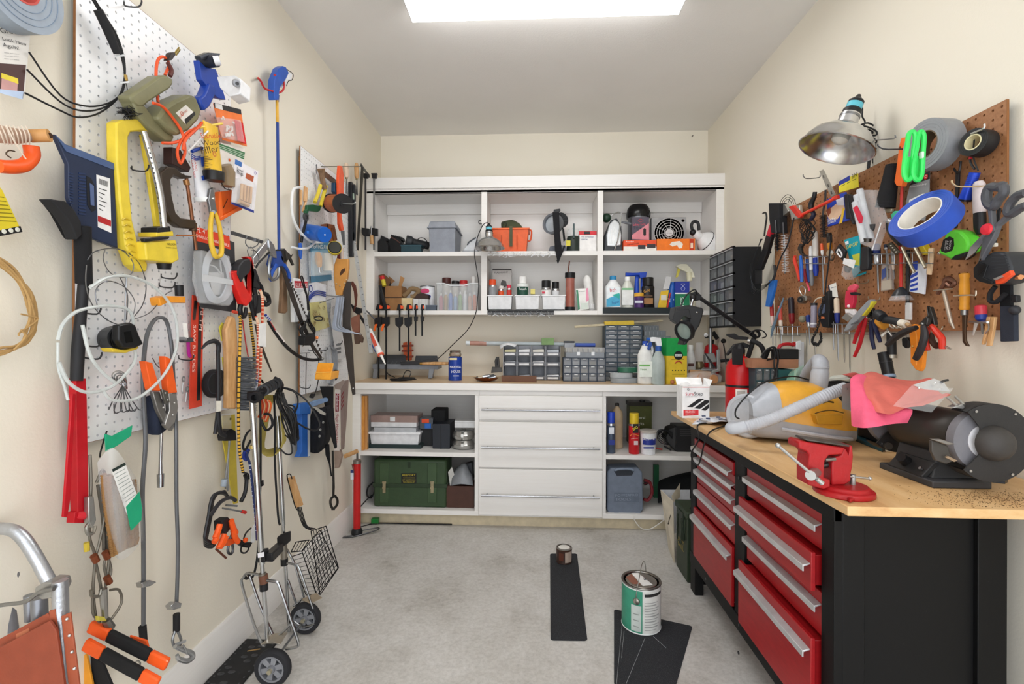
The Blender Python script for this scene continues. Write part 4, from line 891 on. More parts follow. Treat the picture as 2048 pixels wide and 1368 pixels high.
A('yellow_webbing','#e0962a .6').B([155,1318,172,1308,188,1385,160,1385],1.19,.006);A('black_webbing','#19191a .8').B([180,1310,205,1330,228,1385,186,1385],1.2,.008);A('orange_webbing','#ee5c1c').B([258,1272,292,1282,296,1296,270,1290],1.2,.006);A('orange_webbing','#ee5c1c').B([152,1303,168,1310,165,1322,150,1318],1.2,.006)
T('reach_grabber','blue and yellow reaching grabber with a red strap hanging between the two white pegboards','grabber')
A('tube','#24468c .35').tube([L(555,203,.06),L(556,190,.06)],.006,10);A('tube','#d8a63a .35').tube([L(554,200,.06),L(555,245,.06)],.0062,12);A('tube','#1f3f8a .35').tube([L(555,245,.06),L(558,505,.06)],.0062,12)
A('grip','#2a55b0 .35').L([549,160,558,137,566,132,572,134,578,146,572,158,560,175,557,200,550,200,548,180],.075,.028)
A('trigger','#e6e8ec .4').L([573,140,585,148,583,160,576,160,572,172,566,175,572,158,578,146],.07,.016);A('trigger_edge','#22262e').l([574,139,586,148,584,160,577,162,573,172],.074,.0016,6)
A('hanger_strap','#b9262c').l([549,150,560,153,568,165,566,180,556,186,548,183,530,177,522,163,516,156],.07,.004,7,4);A('peg','#c9b79a .4 .6').tube([L(516,157,.0),L(517,156,.03)],.005,8)
A('jaw_hub','#1f4390 .35').L([552,502,563,502,568,525,572,536,560,534,549,536,546,528],.075,.03)
for p in ([552,530,544,545,541,556,543,560],[568,530,576,543,579,560,575,563]): A('jaw','#2452ae .35').l(p,.075,[.009,.008,.008,.008],8,4)
T('steel_rule','short steel bar hung on a ring right of the drain cable package','bar')
A('bar','#6e7072 .35 .9').L([463,463,465,462,535,484,534,490,464,469],.06,.004);A('ring','#77797b .3 .9').l([494,472,491,486,500,496,515,490,518,478],.065,.002,6)
T('tin_snips','chrome snips with a curved jaw hanging beside the claw hammer','snips')
A('arm','#c3c6c9 .25 1').L([507,515,530,487,537,477,545,485,540,492,530,505,512,528,508,528],.09,.014);A('arm','#b3b6ba .25 1').L([538,480,548,489,553,505,554,517,547,515,540,500],.095,.012);A('jaw','#9a9da0 .3 1').l([548,500,540,520,538,545,545,560,556,553,558,535],.085,.006,8);A('inner_handle','#2a2a2c').l([545,495,535,508,518,525,512,535],.075,.004,8);A('rivet','#8a8c8e .3 .9').ball(L(539,483,.093),.005,n=6)
T('claw_hammer','old claw hammer with a worn wooden handle hanging head up behind the blue grabber','hammer')
A('handle','oldwood').bv(.004).L([565,522,574,522,574,560,576,622,572,627,563,626,566,580],.06,.018)
A('head','#3d3a37 .45 .7').L([562,500,570,497,576,505,575,524,564,522,562,512],.075,.03);A('claw','#45423e .45 .7').L([572,503,580,508,589,530,585,531,579,518,574,522],.08,.006);A('claw','#45423e .45 .7').L([574,503,584,512,587,508,580,520],.065,.006)
T('pruning_saw','curved pruning saw with a black handle, its blade pointing up to the blue grabber','saw')
bl=[561,532,566,532,586,580,606,640,628,690,645,715,640,717,620,688,600,645,582,598]
k=A('blade','#4d4540 .4 .8');k.L(bl,.085,.002)
te=k.sub('teeth','#4d4540 .4 .8')
for q in range(22):
    f_=q/22;u=lerp(577,643,f_);v=560+f_*153+10*math.sin(f_*3.14)*-.5;te.L([(u+1,v-3),(u+5,v-1),(u+2,v+4)],.085,.0018)
A('handle','#1b1b1d').l([536,642,550,665,568,688,585,704,605,716,625,720,645,718],.10,[.005,.006,.0075,.008,.008,.0075,.007],10,4);A('handle_label','#e6ddd8').tube([L(548,660,.098),L(562,677,.1),L(566,683,.101)],[.0066,.0076,.0079],10);A('handle_label','#b9282e').tube([L(538,644,.098),L(548,660,.1)],[.0058,.0066],10);A('pivot','#a5a5a3 .3 .9').ball(L(645,717,.11),.008,n=6)
T('keyhole_saw_blade','thin dark keyhole saw blade pointing down left of the pruning saw','saw')
A('blade','#55524f .4 .8').L([510,648,522,652,526,693,544,742,543,744,530,715,516,680],.055,.003)
T('spring_clamp','large red and black spring clamp hanging above the bungee cords','clamp')
A('jaw','#d6261f .4').L([464,545,478,540,490,572,500,590,506,570,508,548,500,520,492,514,503,513,508,530,506,560,504,600,494,612,486,608,475,580],.11,.022)
A('grip','#2a2a2d .55').bv(.004).L([478,532,488,520,500,517,504,528,500,545,488,556,484,565,476,548],.115,.03)
A('pivot_block','#1c1c1f').L([504,535,512,538,520,560,520,580,508,575,503,555],.10,.03);A('key_ring','#77797c .3 .9').l([498,512,495,500,502,494,508,502,504,512],.11,.0014,5,5,True);A('key_ring','#55575a .3 .9').l([502,500,512,503,518,520,512,535,508,530],.11,.0014,5)
def bungee(name,label,c1,c2,paths,o=.10,r=.005,hooks=()):
    t=T(name,label,'bungee cord')
    for p in paths:
        pts=cat(PL(p,o),8);c=A('cord',c1);c.tube(pts,r,8)
        d=c.sub('woven_stripe',c2);L_=0;k=0
        for i in range(0,len(pts)-1):
            seg=(pts[i+1]-pts[i]);n=max(1,int(seg.length/.012))
            for j in range(n):
                k+=1;q=pts[i]+seg*((j+.3)/n);e=q+seg.normalized()*.0045;d.tube([q,e],r*1.08,8)
    for (p,rr) in hooks: A('hook',BK).l(p,o,rr,7,4)
    return t
bungee('bungee','long yellow bungee cord with black flecks and a black hook at its lower end','#d9a637 .8','#2a2418 .8',[[481,632,480,680,478,760,477,840,479,900,486,945],[481,632,479,635],],.11,.0048,(([490,950,493,960,490,985,482,1003],.007),([486,945,496,948,498,958],.003)))
t=bungee('bungee','short yellow and black bungee cord beside the bristle brush','#c99b33 .8','#2a2418 .8',[[499,625,503,660,508,700,508,740]],.095)
bungee('bungee','red and cream bungee cord looped over the black hooks','#c74a2c .8','#e9c6a6 .8',[[520,580,525,600,524,655],[512,633,516,650,516,700,512,760],[522,695,520,750,517,800]],.125)
bungee('bungee','blue and white bungee cord hanging into the luggage cart','#2c3a8f .8','#d6d9ea .8',[[516,690,514,730,512,770,505,785,497,800],[531,630,540,640]],.12,.0052,(([512,763,522,760,526,766],.004),))
T('bungee_hooks','cluster of black plastic bungee hooks hanging behind the red spring clamp','hooks')
for p in ([485,600,480,618,484,633,490,630,492,615],[508,575,512,600,508,630,514,640],[520,585,534,590,538,605,530,610,528,600],[512,560,522,575,524,590],[500,600,506,622,510,640]): A('hook',BK).l(p,.095,[.008,.009,.009,.008,.006],8,4)
A('strap_end','#2a2a2c .6').L([508,590,522,590,523,625,510,628],.10,.008);A('red_cord','#9c2a2a .7').l([485,640,492,690,502,742],.12,.0022,6);A('white_tag','#ecebe9').L([518,648,532,645,532,694,517,692],.135,.001)
A('cord_knob','#c9c7bb .4').ball(L(503,756,.12),.014,n=8);A('red_end','#c8452e .6').tube([L(466,623,.1),L(473,625,.1)],.006,8)
T('yellow_straightedge','long yellow plastic straightedge hanging under the near pegboard','straightedge')
k=A('bar','#cbb53f .4');k.L([445,832,470,829,476,1006,468,1008,446,880],.03,.004);k.sub('clear_plate','clear').L([443,828,462,826,464,870,445,870],.034,.003);k.sub('hang_hole','#6a5d20 .6').lathe([.005,0,0,.001],L(461,838,.0345),(1,0,0),12)
T('small_hacksaw','black round-topped handle with thin steel rods hanging in front of the yellow straightedge','tool')
A('knob',BK).L([450,872,454,862,463,857,472,862,474,881,452,882],.075,.03)
for q in range(4): A('rod','#8c8d8f .3 .9').tube([L(460-q*.7+(q>1)*0,880,.065),L(449-q*1.5+q*q*1.2,970+q*4,.06)],.0028,6)
A('tape_band','#a9b4c0').tube([L(449,958,.062),L(447,972,.06)],.010,10)
for i,(du,lb) in enumerate(((0,'black F-shaped clamp frames hanging low below the near pegboard'),)):
    T('clamp_bundle',lb,'clamps')
    for q in range(4): A('clamp_frame','#232326 .4').l([(455-q*2,992-q*3),(440-q*4,984+q*2),(426-q*2,1000+q*4),(422-q*1.5,1030),(414-q,1070-q*2),(411,1090-q*4),(424,1094-q*3),(430,1085-q*3)],.06+.014*q,.0055,8,4)
    A('clamp_arm','#2b2b2e .4').l([422,1030,440,1005,460,995,471,1001],.12,.0065,8,4)
T('spring_clamps','cluster of clamps with orange handle sleeves hanging below the black clamp frames','clamps')
for a in ([440,1048,436,1062,430,1076],[436,1062,432,1078,428,1085],[449,1068,444,1082,437,1096],[462,1040,466,1056,472,1066],[466,1060,470,1075,476,1084],[452,1072,446,1086,440,1094]): A('orange_sleeve',OR).l(a,.13,[.009,.010,.009],8,3)
A('clamp_core',BK).L([444,1042,456,1034,463,1040,462,1056,452,1070,445,1062],.125,.03);A('screw_rod',J6).tube([L(445,1016,.12),L(488,1024,.14)],.003,7);A('screw_rod',J6).tube([L(452,1010,.12),L(474,1012,.13)],.0035,7);A('red_tip','#b92c25').tube([L(484,1023,.139),L(491,1025,.142)],.006,8)
A('iron_bolt','#7a4a3a .5 .6').tube([L(432,1098,.11),L(452,1116,.11)],.0035,8);A('hook_clamp','#55565a .35 .9').l([463,1070,457,1090,456,1104,462,1108,466,1100,464,1084],.12,.0045,8);A('orange_block','#d6551f .45').L([453,1080,468,1076,472,1086,458,1092],.125,.03)
T('snap_ring_tool','small black scissors-like tool with an orange button hanging left of the luggage cart','tool')
A('blade',BK).l([487,1078,492,1066,502,1056],.10,.003,6);A('body',BK).L([480,1078,494,1084,506,1084,500,1096,486,1094,478,1088],.10,.012);A('finger_ring',BK).l([484,1092,482,1103,490,1106,497,1098,494,1090],.10,.003,7,4,True);A('orange_button',OR).ball(L(491,1080,.11),.009,n=6);A('white_blade','#e6e7e9 .4').L([503,1060,510,1048,509,1085,503,1085],.10,.002)
# ---------------- luggage cart ----------------
YA,YF=1.67,1.935
T('luggage_cart','folding chrome luggage cart with two black wheels leaning against the left wall','luggage cart')
CH='#c3c5c7 .18 1'
for Y_,top,mid,col,bot in ((YA,(504,800),(524,1128),(528,1180),(535,1284)),(YF,(555,832),(566,1050),(569,1130),(580,1288))):
    A('pole',CH).tube(PQ([top,mid],Y_),.0105 if Y_==YA else .0095,14);A('pole',CH).tube(PQ([mid,bot],Y_+.0),.0075,12)
    A('collar','#8b857b .4 .8').tube(PQ([(lerp(mid[0],col[0],.2),lerp(mid[1],col[1],.35)),col],Y_),.013,14);A('collar_ring',BK).tube(PQ([(col[0]-.5,col[1]-13),(col[0],col[1])],Y_),.0145,14)
A('leather_band','#6d4634 .6').tube(PQ([526,1150,529,1166],YA),.0155,12)
A('pole_band','#c9b06a .4 .6').tube(PQ([505.5,890,506,897],YA),.0112,12)
b=A('cross_bracket',BK);b.bv(.004).prism([B(514,1104,YA-.01),B(529,1102,YA-.01),B(530,1126,YA-.01),B(515,1127,YA-.01)],(-.0,.03,0));b.prism([B(529,1106,YA),B(553,1085,YF-.05),B(553,1102,YF-.05),B(530,1124,YA)],(.03,.0,0));b.prism([B(553,1074,YF-.06),B(575,1066,YF-.01),B(575,1088,YF-.01),B(554,1102,YF-.06)],(0,.03,0))
b.sub('flag_sticker','#e6e6ea').B([515,1107,528,1104,528.5,1113,516,1116],YA-.0108,.0005)
A('top_handle',BK).bv(.004).prism([B(493,783,YA),B(520,783,YA),B(520,800,YA),B(493,802,YA)],(0,.03,0));A('top_handle',BK).tube([B(515,788,YA+.015),B(552,770,YF),B(556,760,YF)],.013,12);A('handle_horn',BK).tube(PQ([556,790,562,770,555,760,549,755],YF),[.014,.012,.008,.006],10,False,3)
A('handle_ring',BK).ring(B(511,795,YA-.01),(0,1,0),.020,.011,.02,18)
def wf(pts,Y_,r=.0045): A('wire_frame','#a9abad .25 1').tube(PQ(pts,Y_),r,8,False,4)
wf([529,1152,497,1146,486,1156,484,1170,505,1240,522,1285,530,1292],YA);wf([500,1152,520,1210,545,1268],YA+.01);wf([534,1161,553,1164,560,1176,580,1235,596,1282,594,1293,572,1298],YA-.02,.005);wf([545,1284,580,1250],YA+.02)
wf([574,1126,592,1130,600,1140,620,1200,633,1240,630,1247,606,1253,588,1242],YF-.02);wf([573,1098,590,1130,608,1195],YF+.02);wf([576,1160,590,1200,605,1242],YF);wf([586,1212,596,1206,604,1197],YF)
A('axle','#8b8d90 .3 .9').tube([B(546,1326,YA-.04),B(611,1236,YF+.02)],.005,10)
A('fender','#b5ada0 .35 .8').bv(.001).prism([B(522,1290,YA-.02),B(545,1268,YA+.03),B(575,1266,YA+.03),B(561,1290,YA-.03),B(545,1286,YA-.03)],(0,0,.003));A('fender','#b5a795 .35 .8').bv(.001).prism([B(600,1200,YF),B(632,1187,YF+.02),B(645,1197,YF-.01),B(620,1208,YF-.02)],(0,0,.003))
A('rust_stain','#9a7a4a .5 .5').tube([B(495,1302,YA),B(520,1298,YA)],.002,5)
for u,v,Y_,r in ((546,1326,YA-.04,.063),(611,1236,YF-.01,.0625)):
    c=B(u,v,Y_);c.z=r+.001;wl=A('wheel','#26262a .75 0 b80');wl.lathe([(r*.72,-.014),(r*.93,-.015),(r,-.009),(r,.009),(r*.93,.015),(r*.72,.014),(r*.72,-.014)],c,(0,1,0),32);h=wl.sub('wheel_hub','#8b8d93 .4 .3');h.ring(c,(0,1,0),r*.73,r*.62,.026,30);h.lathe([(0,-.018),(r*.18,-.018),(r*.22,-.012),(r*.22,.012),(0,.012)],c,(0,1,0),18)
    for q in range(6):
        a=q*math.pi/3+.3;d=V((math.cos(a),0,math.sin(a)));e=V((-d.z,0,d.x));h.sub('spoke','#94969c .4 .3').prism([c+d*(r*.2)-e*(r*.12)+V((0,-.009,0)),c+d*(r*.64)-e*(r*.16)+V((0,-.009,0)),c+d*(r*.64)+e*(r*.16)+V((0,-.009,0)),c+d*(r*.2)+e*(r*.12)+V((0,-.009,0))],(0,.018,0))
    h.sub('hub_back','#3a3b3f .6').lathe([(0,0),(r*.66,0),(r*.66,.004),(0,.004)],c+V((0,.004,0)),(0,1,0),24);h.sub('axle_nut','#c9c2a8 .3 .8').cyl(c+V((0,-.028,0)),c+V((0,-.016,0)),.008,seg=10)
T('cord_bundle','thick bundle of black extension cord coiled over the handle of the luggage cart','cord')
rn=random.Random(8)
for q in range(10):
    p=[(552+q*1.6,785),(556+q*2+rn.uniform(-4,4),805),(566+q*3+rn.uniform(-6,6),845),(580+q*2,880+rn.uniform(-12,8)),(592+rn.uniform(-12,4),890-q*5),(590-rn.uniform(0,12),850-q*4),(575-q*1,810)]
    A('cord_turn',BK).b(p,1.86+rn.uniform(-.04,.04),.0032,6,4)
for q in range(6): A('cord_wrap',BK).ring(B(526+q*5.5,781-q*3,1.70+.035*q),(B(545,772,1.93)-B(520,786,1.67)),.0215,.0145,.007,16)
A('cord_loop',BK).b([562,775,585,780,612,800,632,830,640,850,630,861,610,855,590,842],1.93,.0035,7,5);A('cord_loop',BK).b([566,776,590,785,596,805,588,830,575,845],1.9,.003,7,5)
A('cord_loop',BK).b([558,895,572,908,584,905,580,880,570,870],1.88,.003,7,5)
T('rope_hank','hank of yellowish rope hanging behind the chrome poles of the luggage cart','rope')
for q in range(9): A('strand','#b5a558 .8').b([(524+q*3,790),(520+q*2,850-q),(520+q*1,895),(535+q*2,912-q*2),(555+q*2,905-q*3),(566,880-q*3),(560+q,820)],1.90+.008*q,.0034,6,4)
T('black_strap','long flat black strap hanging from the cart handle down beside the near pole','strap')
for p,Y_ in (([520,800,521,850,521,960,519,1000,516,1100,508,1148,500,1156],1.72),([548,790,550,860,550,930,556,1030,560,1050],1.90),([502,880,490,900,486,890,492,870,500,860],1.70)): A('webbing',RB).tube(PQ(p,Y_),.0042,6,False,4)
A('buckle',BK).B([520,963,525,960,526,972,521,974],1.715,.008);A('snap_ring',BK).ring(B(494,1152,1.70),(0,1,0),.012,.006,.01,14);A('red_streak','#8a2a2a .6').tube(PQ([512,1030,514,1060,515,1080],1.70),.0022,6)
T('orange_twine','loose orange and red cord ends tangled under the cart handle','cord')
for q in range(7): A('cord_end',['#d8642c .8','#c23b2a .8','#d9b28a .8'][q%3]).b([(520+q*3,795+q),(524+q*3,812),(521+q*2,825+q*3),(516+q*2,835)],1.78,.0032,6,3)
A('black_loop',BK).b([522,840,532,860,545,850,540,830,528,828],1.76,.005,7,4)
T('bungee','dark blue spotted bungee cord running down behind the near cart pole','bungee cord')
c=A('cord','#24305e .8');c.tube(PQ([498,900,494,912,500,930,506,980,512,1040,514,1080],1.715),.0045,8,False,4)
for q in range(16): c.sub('woven_stripe','#c9cede .8').ring(B(lerp(500,513,q/15),lerp(930,1060,q/15),1.715),(.1,0,-1),.0049,.004,.003,8)
A('hook','#27388c .6').b([498,900,490,902,488,915,494,920],1.715,.006,8,4)
YG=2.13
t=T('grill_basket','black wire grilling basket with a wooden handle hanging at the end of the left wall','grill basket')
A('handle','handlewood').prism([B(573,957,YG),B(585,954,YG),B(603,1012,YG),B(592,1016,YG)],(0,.018,0));
KW='#1d1d1f .45 .5'
A('handle_wire',KW).tube(PQ([584,958,581,949,576,949,575,957,590,1012,598,1022],YG-.01),.0025,6,False,3)
for q in range(4): A('neck_wire',KW).tube(PQ([(595+q*2.4,1014),(597+q*2.6,1025),(607+q*2.4,1052),(622+q*3,1060-q)],YG+.004*q),.0022,6,False,3)
k=A('mesh',KW)
def grid(m,q,nu,nv,r,Y0_,Y1_):
    q=prs(q)
    P=lambda a,b:B(lerp(lerp(q[0][0],q[1][0],a),lerp(q[3][0],q[2][0],a),b),lerp(lerp(q[0][1],q[1][1],a),lerp(q[3][1],q[2][1],a),b),lerp(Y0_,Y1_,b))
    for i in range(nu+1): m.tube([P(i/nu,0),P(i/nu,1)],r*(1.7 if i in(0,nu) else 1),5)
    for j in range(nv+1): m.tube([P(0,j/nv),P(1,j/nv)],r*(1.7 if j in(0,nv) else 1),5)
grid(k,[604,1103,640,1060,676,1136,634,1192],8,12,.0013,YG,YG);k2=A('mesh',KW);grid(k2,[622,1062,652,1052,677,1136,640,1190],6,10,.0013,YG-.03,YG-.03);A('mesh',KW);t.parts.pop()
k3=A('side_flap',KW);grid(k3,[584,1113,605,1106,634,1190,612,1190],1,10,.0012,YG+.02,YG+.02);k4=A('side_flap',KW);grid(k4,[592,1084,618,1080,604,1102,582,1104],4,1,.0014,YG,YG)
T('floor_pump','red bicycle floor pump with a wooden T handle standing in the left back corner','pump')
c=V((-1.085,2.90,0));ptop=B(702,925,2.90);h=ptop.z
A('barrel','#c01e1e .35').lathe([(.0225,.03),(.0225,h)],c,seg=20);A('collar','#8d8680 .35 .8').lathe([(.0245,h-.004),(.0245,h+.016),(.016,h+.02)],c,seg=18);A('rod','#6d6a68 .3 .9').cyl(c+V((0,0,h+.015)),c+V((0,0,h+.06)),.006)
A('handle','handlewood').tube([B(689,913,2.87),B(715,902,2.87)],[.013,.013],12);A('base',BK).bv(.003).lathe([.034,.004,.034,.022,.026,.04],c,seg=18)
A('foot_wire','#5a5b5d .3 .9').tube([c+V((-.02,-.03,.004)),c+V((-.09,-.06,.004)),c+V((-.02,-.05,.004)),c+V((.06,.0,.008)),c+V((.12,.03,.02)),c+V((.11,.06,.02)),c+V((.02,.02,.015))],.004,7,False,4)
A('air_hose','#7d3f38').tube(PQ([705,928,711,960,714,1010,712,1060,710,1070],2.885),.006,8,False,4);A('sticker','#d5dbe6').B([701,941,707,941,707,959,701,959],2.872,.002);A('label_print','#24356b').B([701,940,707,940,707,946,701,946],2.8715,.0015)
T('rubber_mat','black rubber stair tread mat with a cut-out pattern on the floor against the left wall','mat')
m=A('mat','#1f1f20 .6');q=[Z(496,1277,.008),Z(547,1280,.008),Z(478,1375,.008),Z(402,1375,.008)];q[0].x=q[3].x=XL+.02;q[1].x=q[2].x=max(q[1].x,q[2].x);q[2].y=q[3].y=1.35;q[0].y=q[1].y=max(q[0].y,q[1].y);m.bv(.002).prism(q,(0,0,-.0075))
rn=random.Random(6);x0,x1,y0,y1=q[0].x,q[1].x,q[3].y,q[0].y
for i in range(34):
    f=i/17%1;sx_=x0+.012 if i<17 else x1-.012;m.sub('stud','#3c3c3e .45').lathe([.004,0,.003,.002,0,.002],V((sx_,lerp(y0,y1,f),.008)),seg=8)
for i in range(7):
    cx,cy=lerp(x0,x1,rn.uniform(.3,.7)),lerp(y0,y1,(i+.5)/7)
    for a in range(3): m.sub('leaf_relief','#39393b').lathe([.014,0,.012,.0015,0,.002],V((cx+.02*math.cos(a*2.1+i),cy+.02*math.sin(a*2.1+i),.008)),seg=10,ell=.6)
# ---------------- far white pegboard ----------------
def yl(u,o): return L(u,600,o).y
def sp2(s,ox,oy,k): return [(ox+a/k,oy+b/k,*r) for a,b,*r in prs(s)]
def q1(*s): return sp2(s,580,300,5.2625)
q1p=_view(580,300,5.2625)
def q2(*s): return sp2(s,580,530,5.065)
q2p=_view(580,530,5.065)
T('loose_tube','white plastic tube looping past the left edge of the far pegboard','tube')
A('hose','#e9ebec .3').l(q1(100,395,60,400,30,430,18,520,20,640,40,740,90,840,160,920,240,970,340,972),.06,.0065,8,4)
A('hose','#e9ebec .3').l(q1(20,1022,100,1040,180,1035,235,1000,270,960),.07,.0055,8,4)
T('clothespins','bunch of wooden clothespins clipped near the left edge of the far pegboard','clothespins')
for a in (((118,425),(115,580)),((158,385),(152,540)),((165,545),(138,650)),((175,400),(168,540))): A('clothespin','handlewood').l(q1(*a),.05,.0065,6,1)
T('lopping_shears','green and yellow pruning shears hanging open on the far pegboard','shears')
yy=yl(625,.06)
for a in (((320,370),(300,450),(260,550)),((380,380),(350,480),(322,590))): A('yellow_grip','#d7c03c .4').l(q1(*a),.07,.0095,9,4)
A('green_body','#20573a .4').L(q1(185,580,250,575,330,590,318,640,290,655,200,640,190,680,170,675,168,640,186,620),.075,.014)
A('black_lever',BK).l(q1(180,680,165,760,130,900,120,970),.055,.007,8,3);A('pivot','#55565a .3 .8').ring(L(*q1p(165,705)[:2],.075),(1,0,0),.018,.009,.012,14)
T('wooden_drawknife','worn wooden handle tool with a square steel blade atop the far pegboard','tool')
A('handle','oldwood').l(q1(325,195,335,260,345,330,360,410),.07,[.022,.014,.013,.016],10,4)
A('blade','#6a5d4c .4 .7').L(q1(340,200,505,330,460,355,350,270),.06,.004);A('clamp_block','#22425e .4').L(q1(472,345,505,340,512,440,490,470,470,440),.08,.02)
T('hanging_rod','long wire rod across the top of the far pegboard carrying files and saws','rod')
A('rod','#8b8470 .4 .7').tube([L(*q1p(330,172),.028),B(*q1p(745,172),2.98)],.002,6);A('upright_peg','#55565a .4 .8').tube([L(*q1p(280,150),.03),L(*q1p(283,250),.03)],.0025,6)
T('wire_spool','spool of copper wire with black flanges on a long peg of the far pegboard','spool')
a,b=B(*q1p(430,560),2.50),B(*q1p(555,565),2.36);d=(b-a)
A('copper_wire','#a9623c .3 .8').tube([a+d*.1,a+d*.95],.044,26);A('flange','#17171a .4').cyl(a,a+d*.1,.049,seg=28);fl=A('flange','#17171a .4');fl.cyl(a+d*.95,b,.049,seg=28);A('hub',BK).cyl(b,b+d*.03,.014);
for q in range(14): A('wire_turn','#bf7850 .3 .8').ring(a+d*(.14+q*.057),d,.0448,.043,.002,24)
A('peg',J1).tube([b-d*.5,b+d*.75,b+d*.95+V((0,0,.008))],.0035,8)
T('folding_saw','saw with an orange handle hanging from the rod on the far pegboard','saw')
A('handle','#e8582c .4').L(q1(525,165,552,170,566,260,566,470,545,700,570,845,545,850,525,780,520,500,515,300),.10,.016);A('blade',J3).L(q1(535,850,575,850,580,1000,560,1000),.095,.002)
for a,b,nm in (((592,150),(595,290),'left'),((700,150),(702,300),'right')):
    T('wood_file',f'{nm} one of two slim tools with pale turned wooden handles on the far pegboard rod','file');y=2.84 if nm=='left' else 2.96
    A('handle','handlewood' if nm=='right' else '#dcc3ac').tube(PQ(q1((a[0],a[1]-10),(a[0],a[1]+30),(b[0],b[1]-20),b),y),[.009,.0145,.0135,.009],12);A('ferrule','#8d7d5c .3 .9').tube(PQ(q1(b,(b[0],b[1]+14)),y),.007,10)
    A('blade','#7e7f80 .35 .9').B(q1((b[0]-3,b[1]+14),(b[0]+5,b[1]+14),(b[0]+12,b[1]+180),(b[0]-10,b[1]+165)),y,.003)
T('spirit_level','long black spirit level hanging upright on the far pegboard','level')
A('body','#1b1c20 .45').B(q1(612,335,648,332,655,700,655,1120,618,1125,612,700),2.88,.03);A('body','#24262b .45').B(q1(655,360,682,360,684,960,660,960),2.90,.02);A('vial_window','#9fb0a0 .2').B(q1(655,450,672,455,675,520,656,520),2.895,.012)
T('framing_square','large dark steel framing square hanging beside the end of the shelf unit','square')
A('tongue','#4b4a48 .4 .8').L(q1(750,140,842,270,838,292,745,170),.05,.003);A('long_blade','#55534f .4 .8').B(q1(750,140,775,200,722,1060,695,1050),3.05,.003)
T('steel_ruler','long pale steel ruler hanging at the edge of the far pegboard','ruler')
k=A('ruler','#c9cac8 .35 .6');k.B([694,418,701,420,746,706,738,706],2.90,.002)
for q in range(22): k.sub('tick','#4a4a4a').B([(699.5+q*1.85,424+q*12.6),(702.5+q*1.85,424+q*12.6),(702.6+q*1.85,425+q*12.6),(699.6+q*1.85,425+q*12.6)],2.8998,.0003)
for q,(u,lb) in enumerate(((731,'dark bar clamp hanging on the side of the shelf unit, left one'),(748,'slim bar clamp with a wooden grip hanging in front of the shelf upright'))):
    T('bar_clamp',lb,'clamp');y=3.16 if q==0 else 3.22
    A('bar','#55555a .3 .9' if q==0 else '#9a9b9d .3 .9').B([(u-2,352),(u+1.5,352),(u+1.5 if q==0 else u+2,500),(u-2,500)],y,.006)
    A('jaw',J9).B([(u-6,346),(u+6,346),(u+4,356),(u-4,356)],y-.005,.02);A('jaw',J9).B([(u-8,455),(u+7,457),(u+7,472),(u-4,472),(u-8,466)],y-.005,.02)
    if q: A('grip','handlewood').tube(PQ([743,471,744,488],y-.02),.012,10);A('grip_screw','#8a8b8d .3 .9').tube(PQ([742.5,452,743,471],y-.02),.004,8)
T('blue_canister','blue plastic cylinder lying in the loop of white tube on the far pegboard','canister')
a,b=B(*q1p(165,855),2.36),B(*q1p(350,890),2.25);d=b-a
A('body','#1d62c4 .3').tube([a,b],.038,26);A('cap','#1a58b0 .3').tube([b,b+d*.08],[.039,.036],26);A('vent','#e9ecef .4').ball(b+d*.09,.004,n=5);A('label','#2b74d6 .3').B(q1(175,850,262,858,262,885,178,880),2.262,.001)
T('leather_holster','brown leather tool holster behind the blue canister','holster')
A('leather','#8a5230 .55').L(q1(345,785,400,775,470,790,485,860,500,950,450,975,380,950,365,850),.055,.014);A('strap','#714024 .55').L(q1(440,820,455,820,475,960,462,962),.06,.004);A('hole','#2c1a10 .7').lathe([.012,0,0,.001],L(*q1p(397,803),.056),(1,0,0),12)
T('tape_measure','round yellow and black tape measure hanging on the far pegboard','tape measure')
c=B(*q1p(470,1035),2.46);n=V((.42,-.9,.1)).normalized()
A('case','#2b2a22 .4').lathe([.028,.02,.034,.014,.034,-.012,.028,-.018],c,n,26);A('yellow_rim','#d9c23a .4').ring(c-n*.012,n,.0345,.029,.012,26);A('face','#1c1b17 .4').lathe([.026,-.0195,0,-.0195],c,n,22)
for q in range(5): A('yellow_stripe','#d9c23a .4').ring(c+n*(.0165-q*.004),n,.0347,.033,.0016,22)
A('face_print','#b5a53c').ring(c-n*.0198,n,.020,.017,.0006,20)
T('sewing_awl_pack','blue carded sewing awl with a wooden handle and a thread bobbin','package')
k=A('card','#4d86a8 .45');k.L(q1(220,970,420,960,440,1370,228,1395),.05,.003);k.sub('card_panel','#8fb9cf .45').L(q1(230,1060,420,1050,432,1300,236,1320),.0505,.001)
k.sub('lettering','#f2f5f6').tl('SEWING AWL',q1p(235,1035),q1p(412,1048),.0512,1)
k.sub('awl_handle','handlewood').l(q1(292,1075,298,1130,305,1190,312,1230),.075,[.010,.019,.016,.011],12,3);k.sub('awl_chuck','#b5b7ba .25 1').l(q1(308,1225,315,1290),.075,.008,10,1);k.sub('thread_bobbin','#d9d3c4 .8').tube([L(*q1p(395,1090),.08),L(*q1p(405,1270),.08)],.026,18);k.sub('blister','clear').bv(.004).L(q1(252,1070,440,1080,450,1310,262,1330),.105,.03)
T('handsaw','large wood handled handsaw hanging blade down on the far pegboard','saw')
k=A('handle','#c48a45 .4');yS=2.52
k.bv(.004).B(q2(445,0,470,-75,500,-60,590,-65,590,30,575,140,535,250,520,310,462,305,450,220,440,100),yS-.01,.024);k.sub('grip_hole','#4a2d18 .7').B(q2(500,90,520,45,560,25,560,60,530,95,510,110),yS-.0105,.025)
for u,v in ((555,185),(505,210),(470,190),(575,150)): k.sub('brass_screw','#d3c7a8 .3 .8').ball(B(*q2((u,v))[0],yS-.011),.0045,n=5)
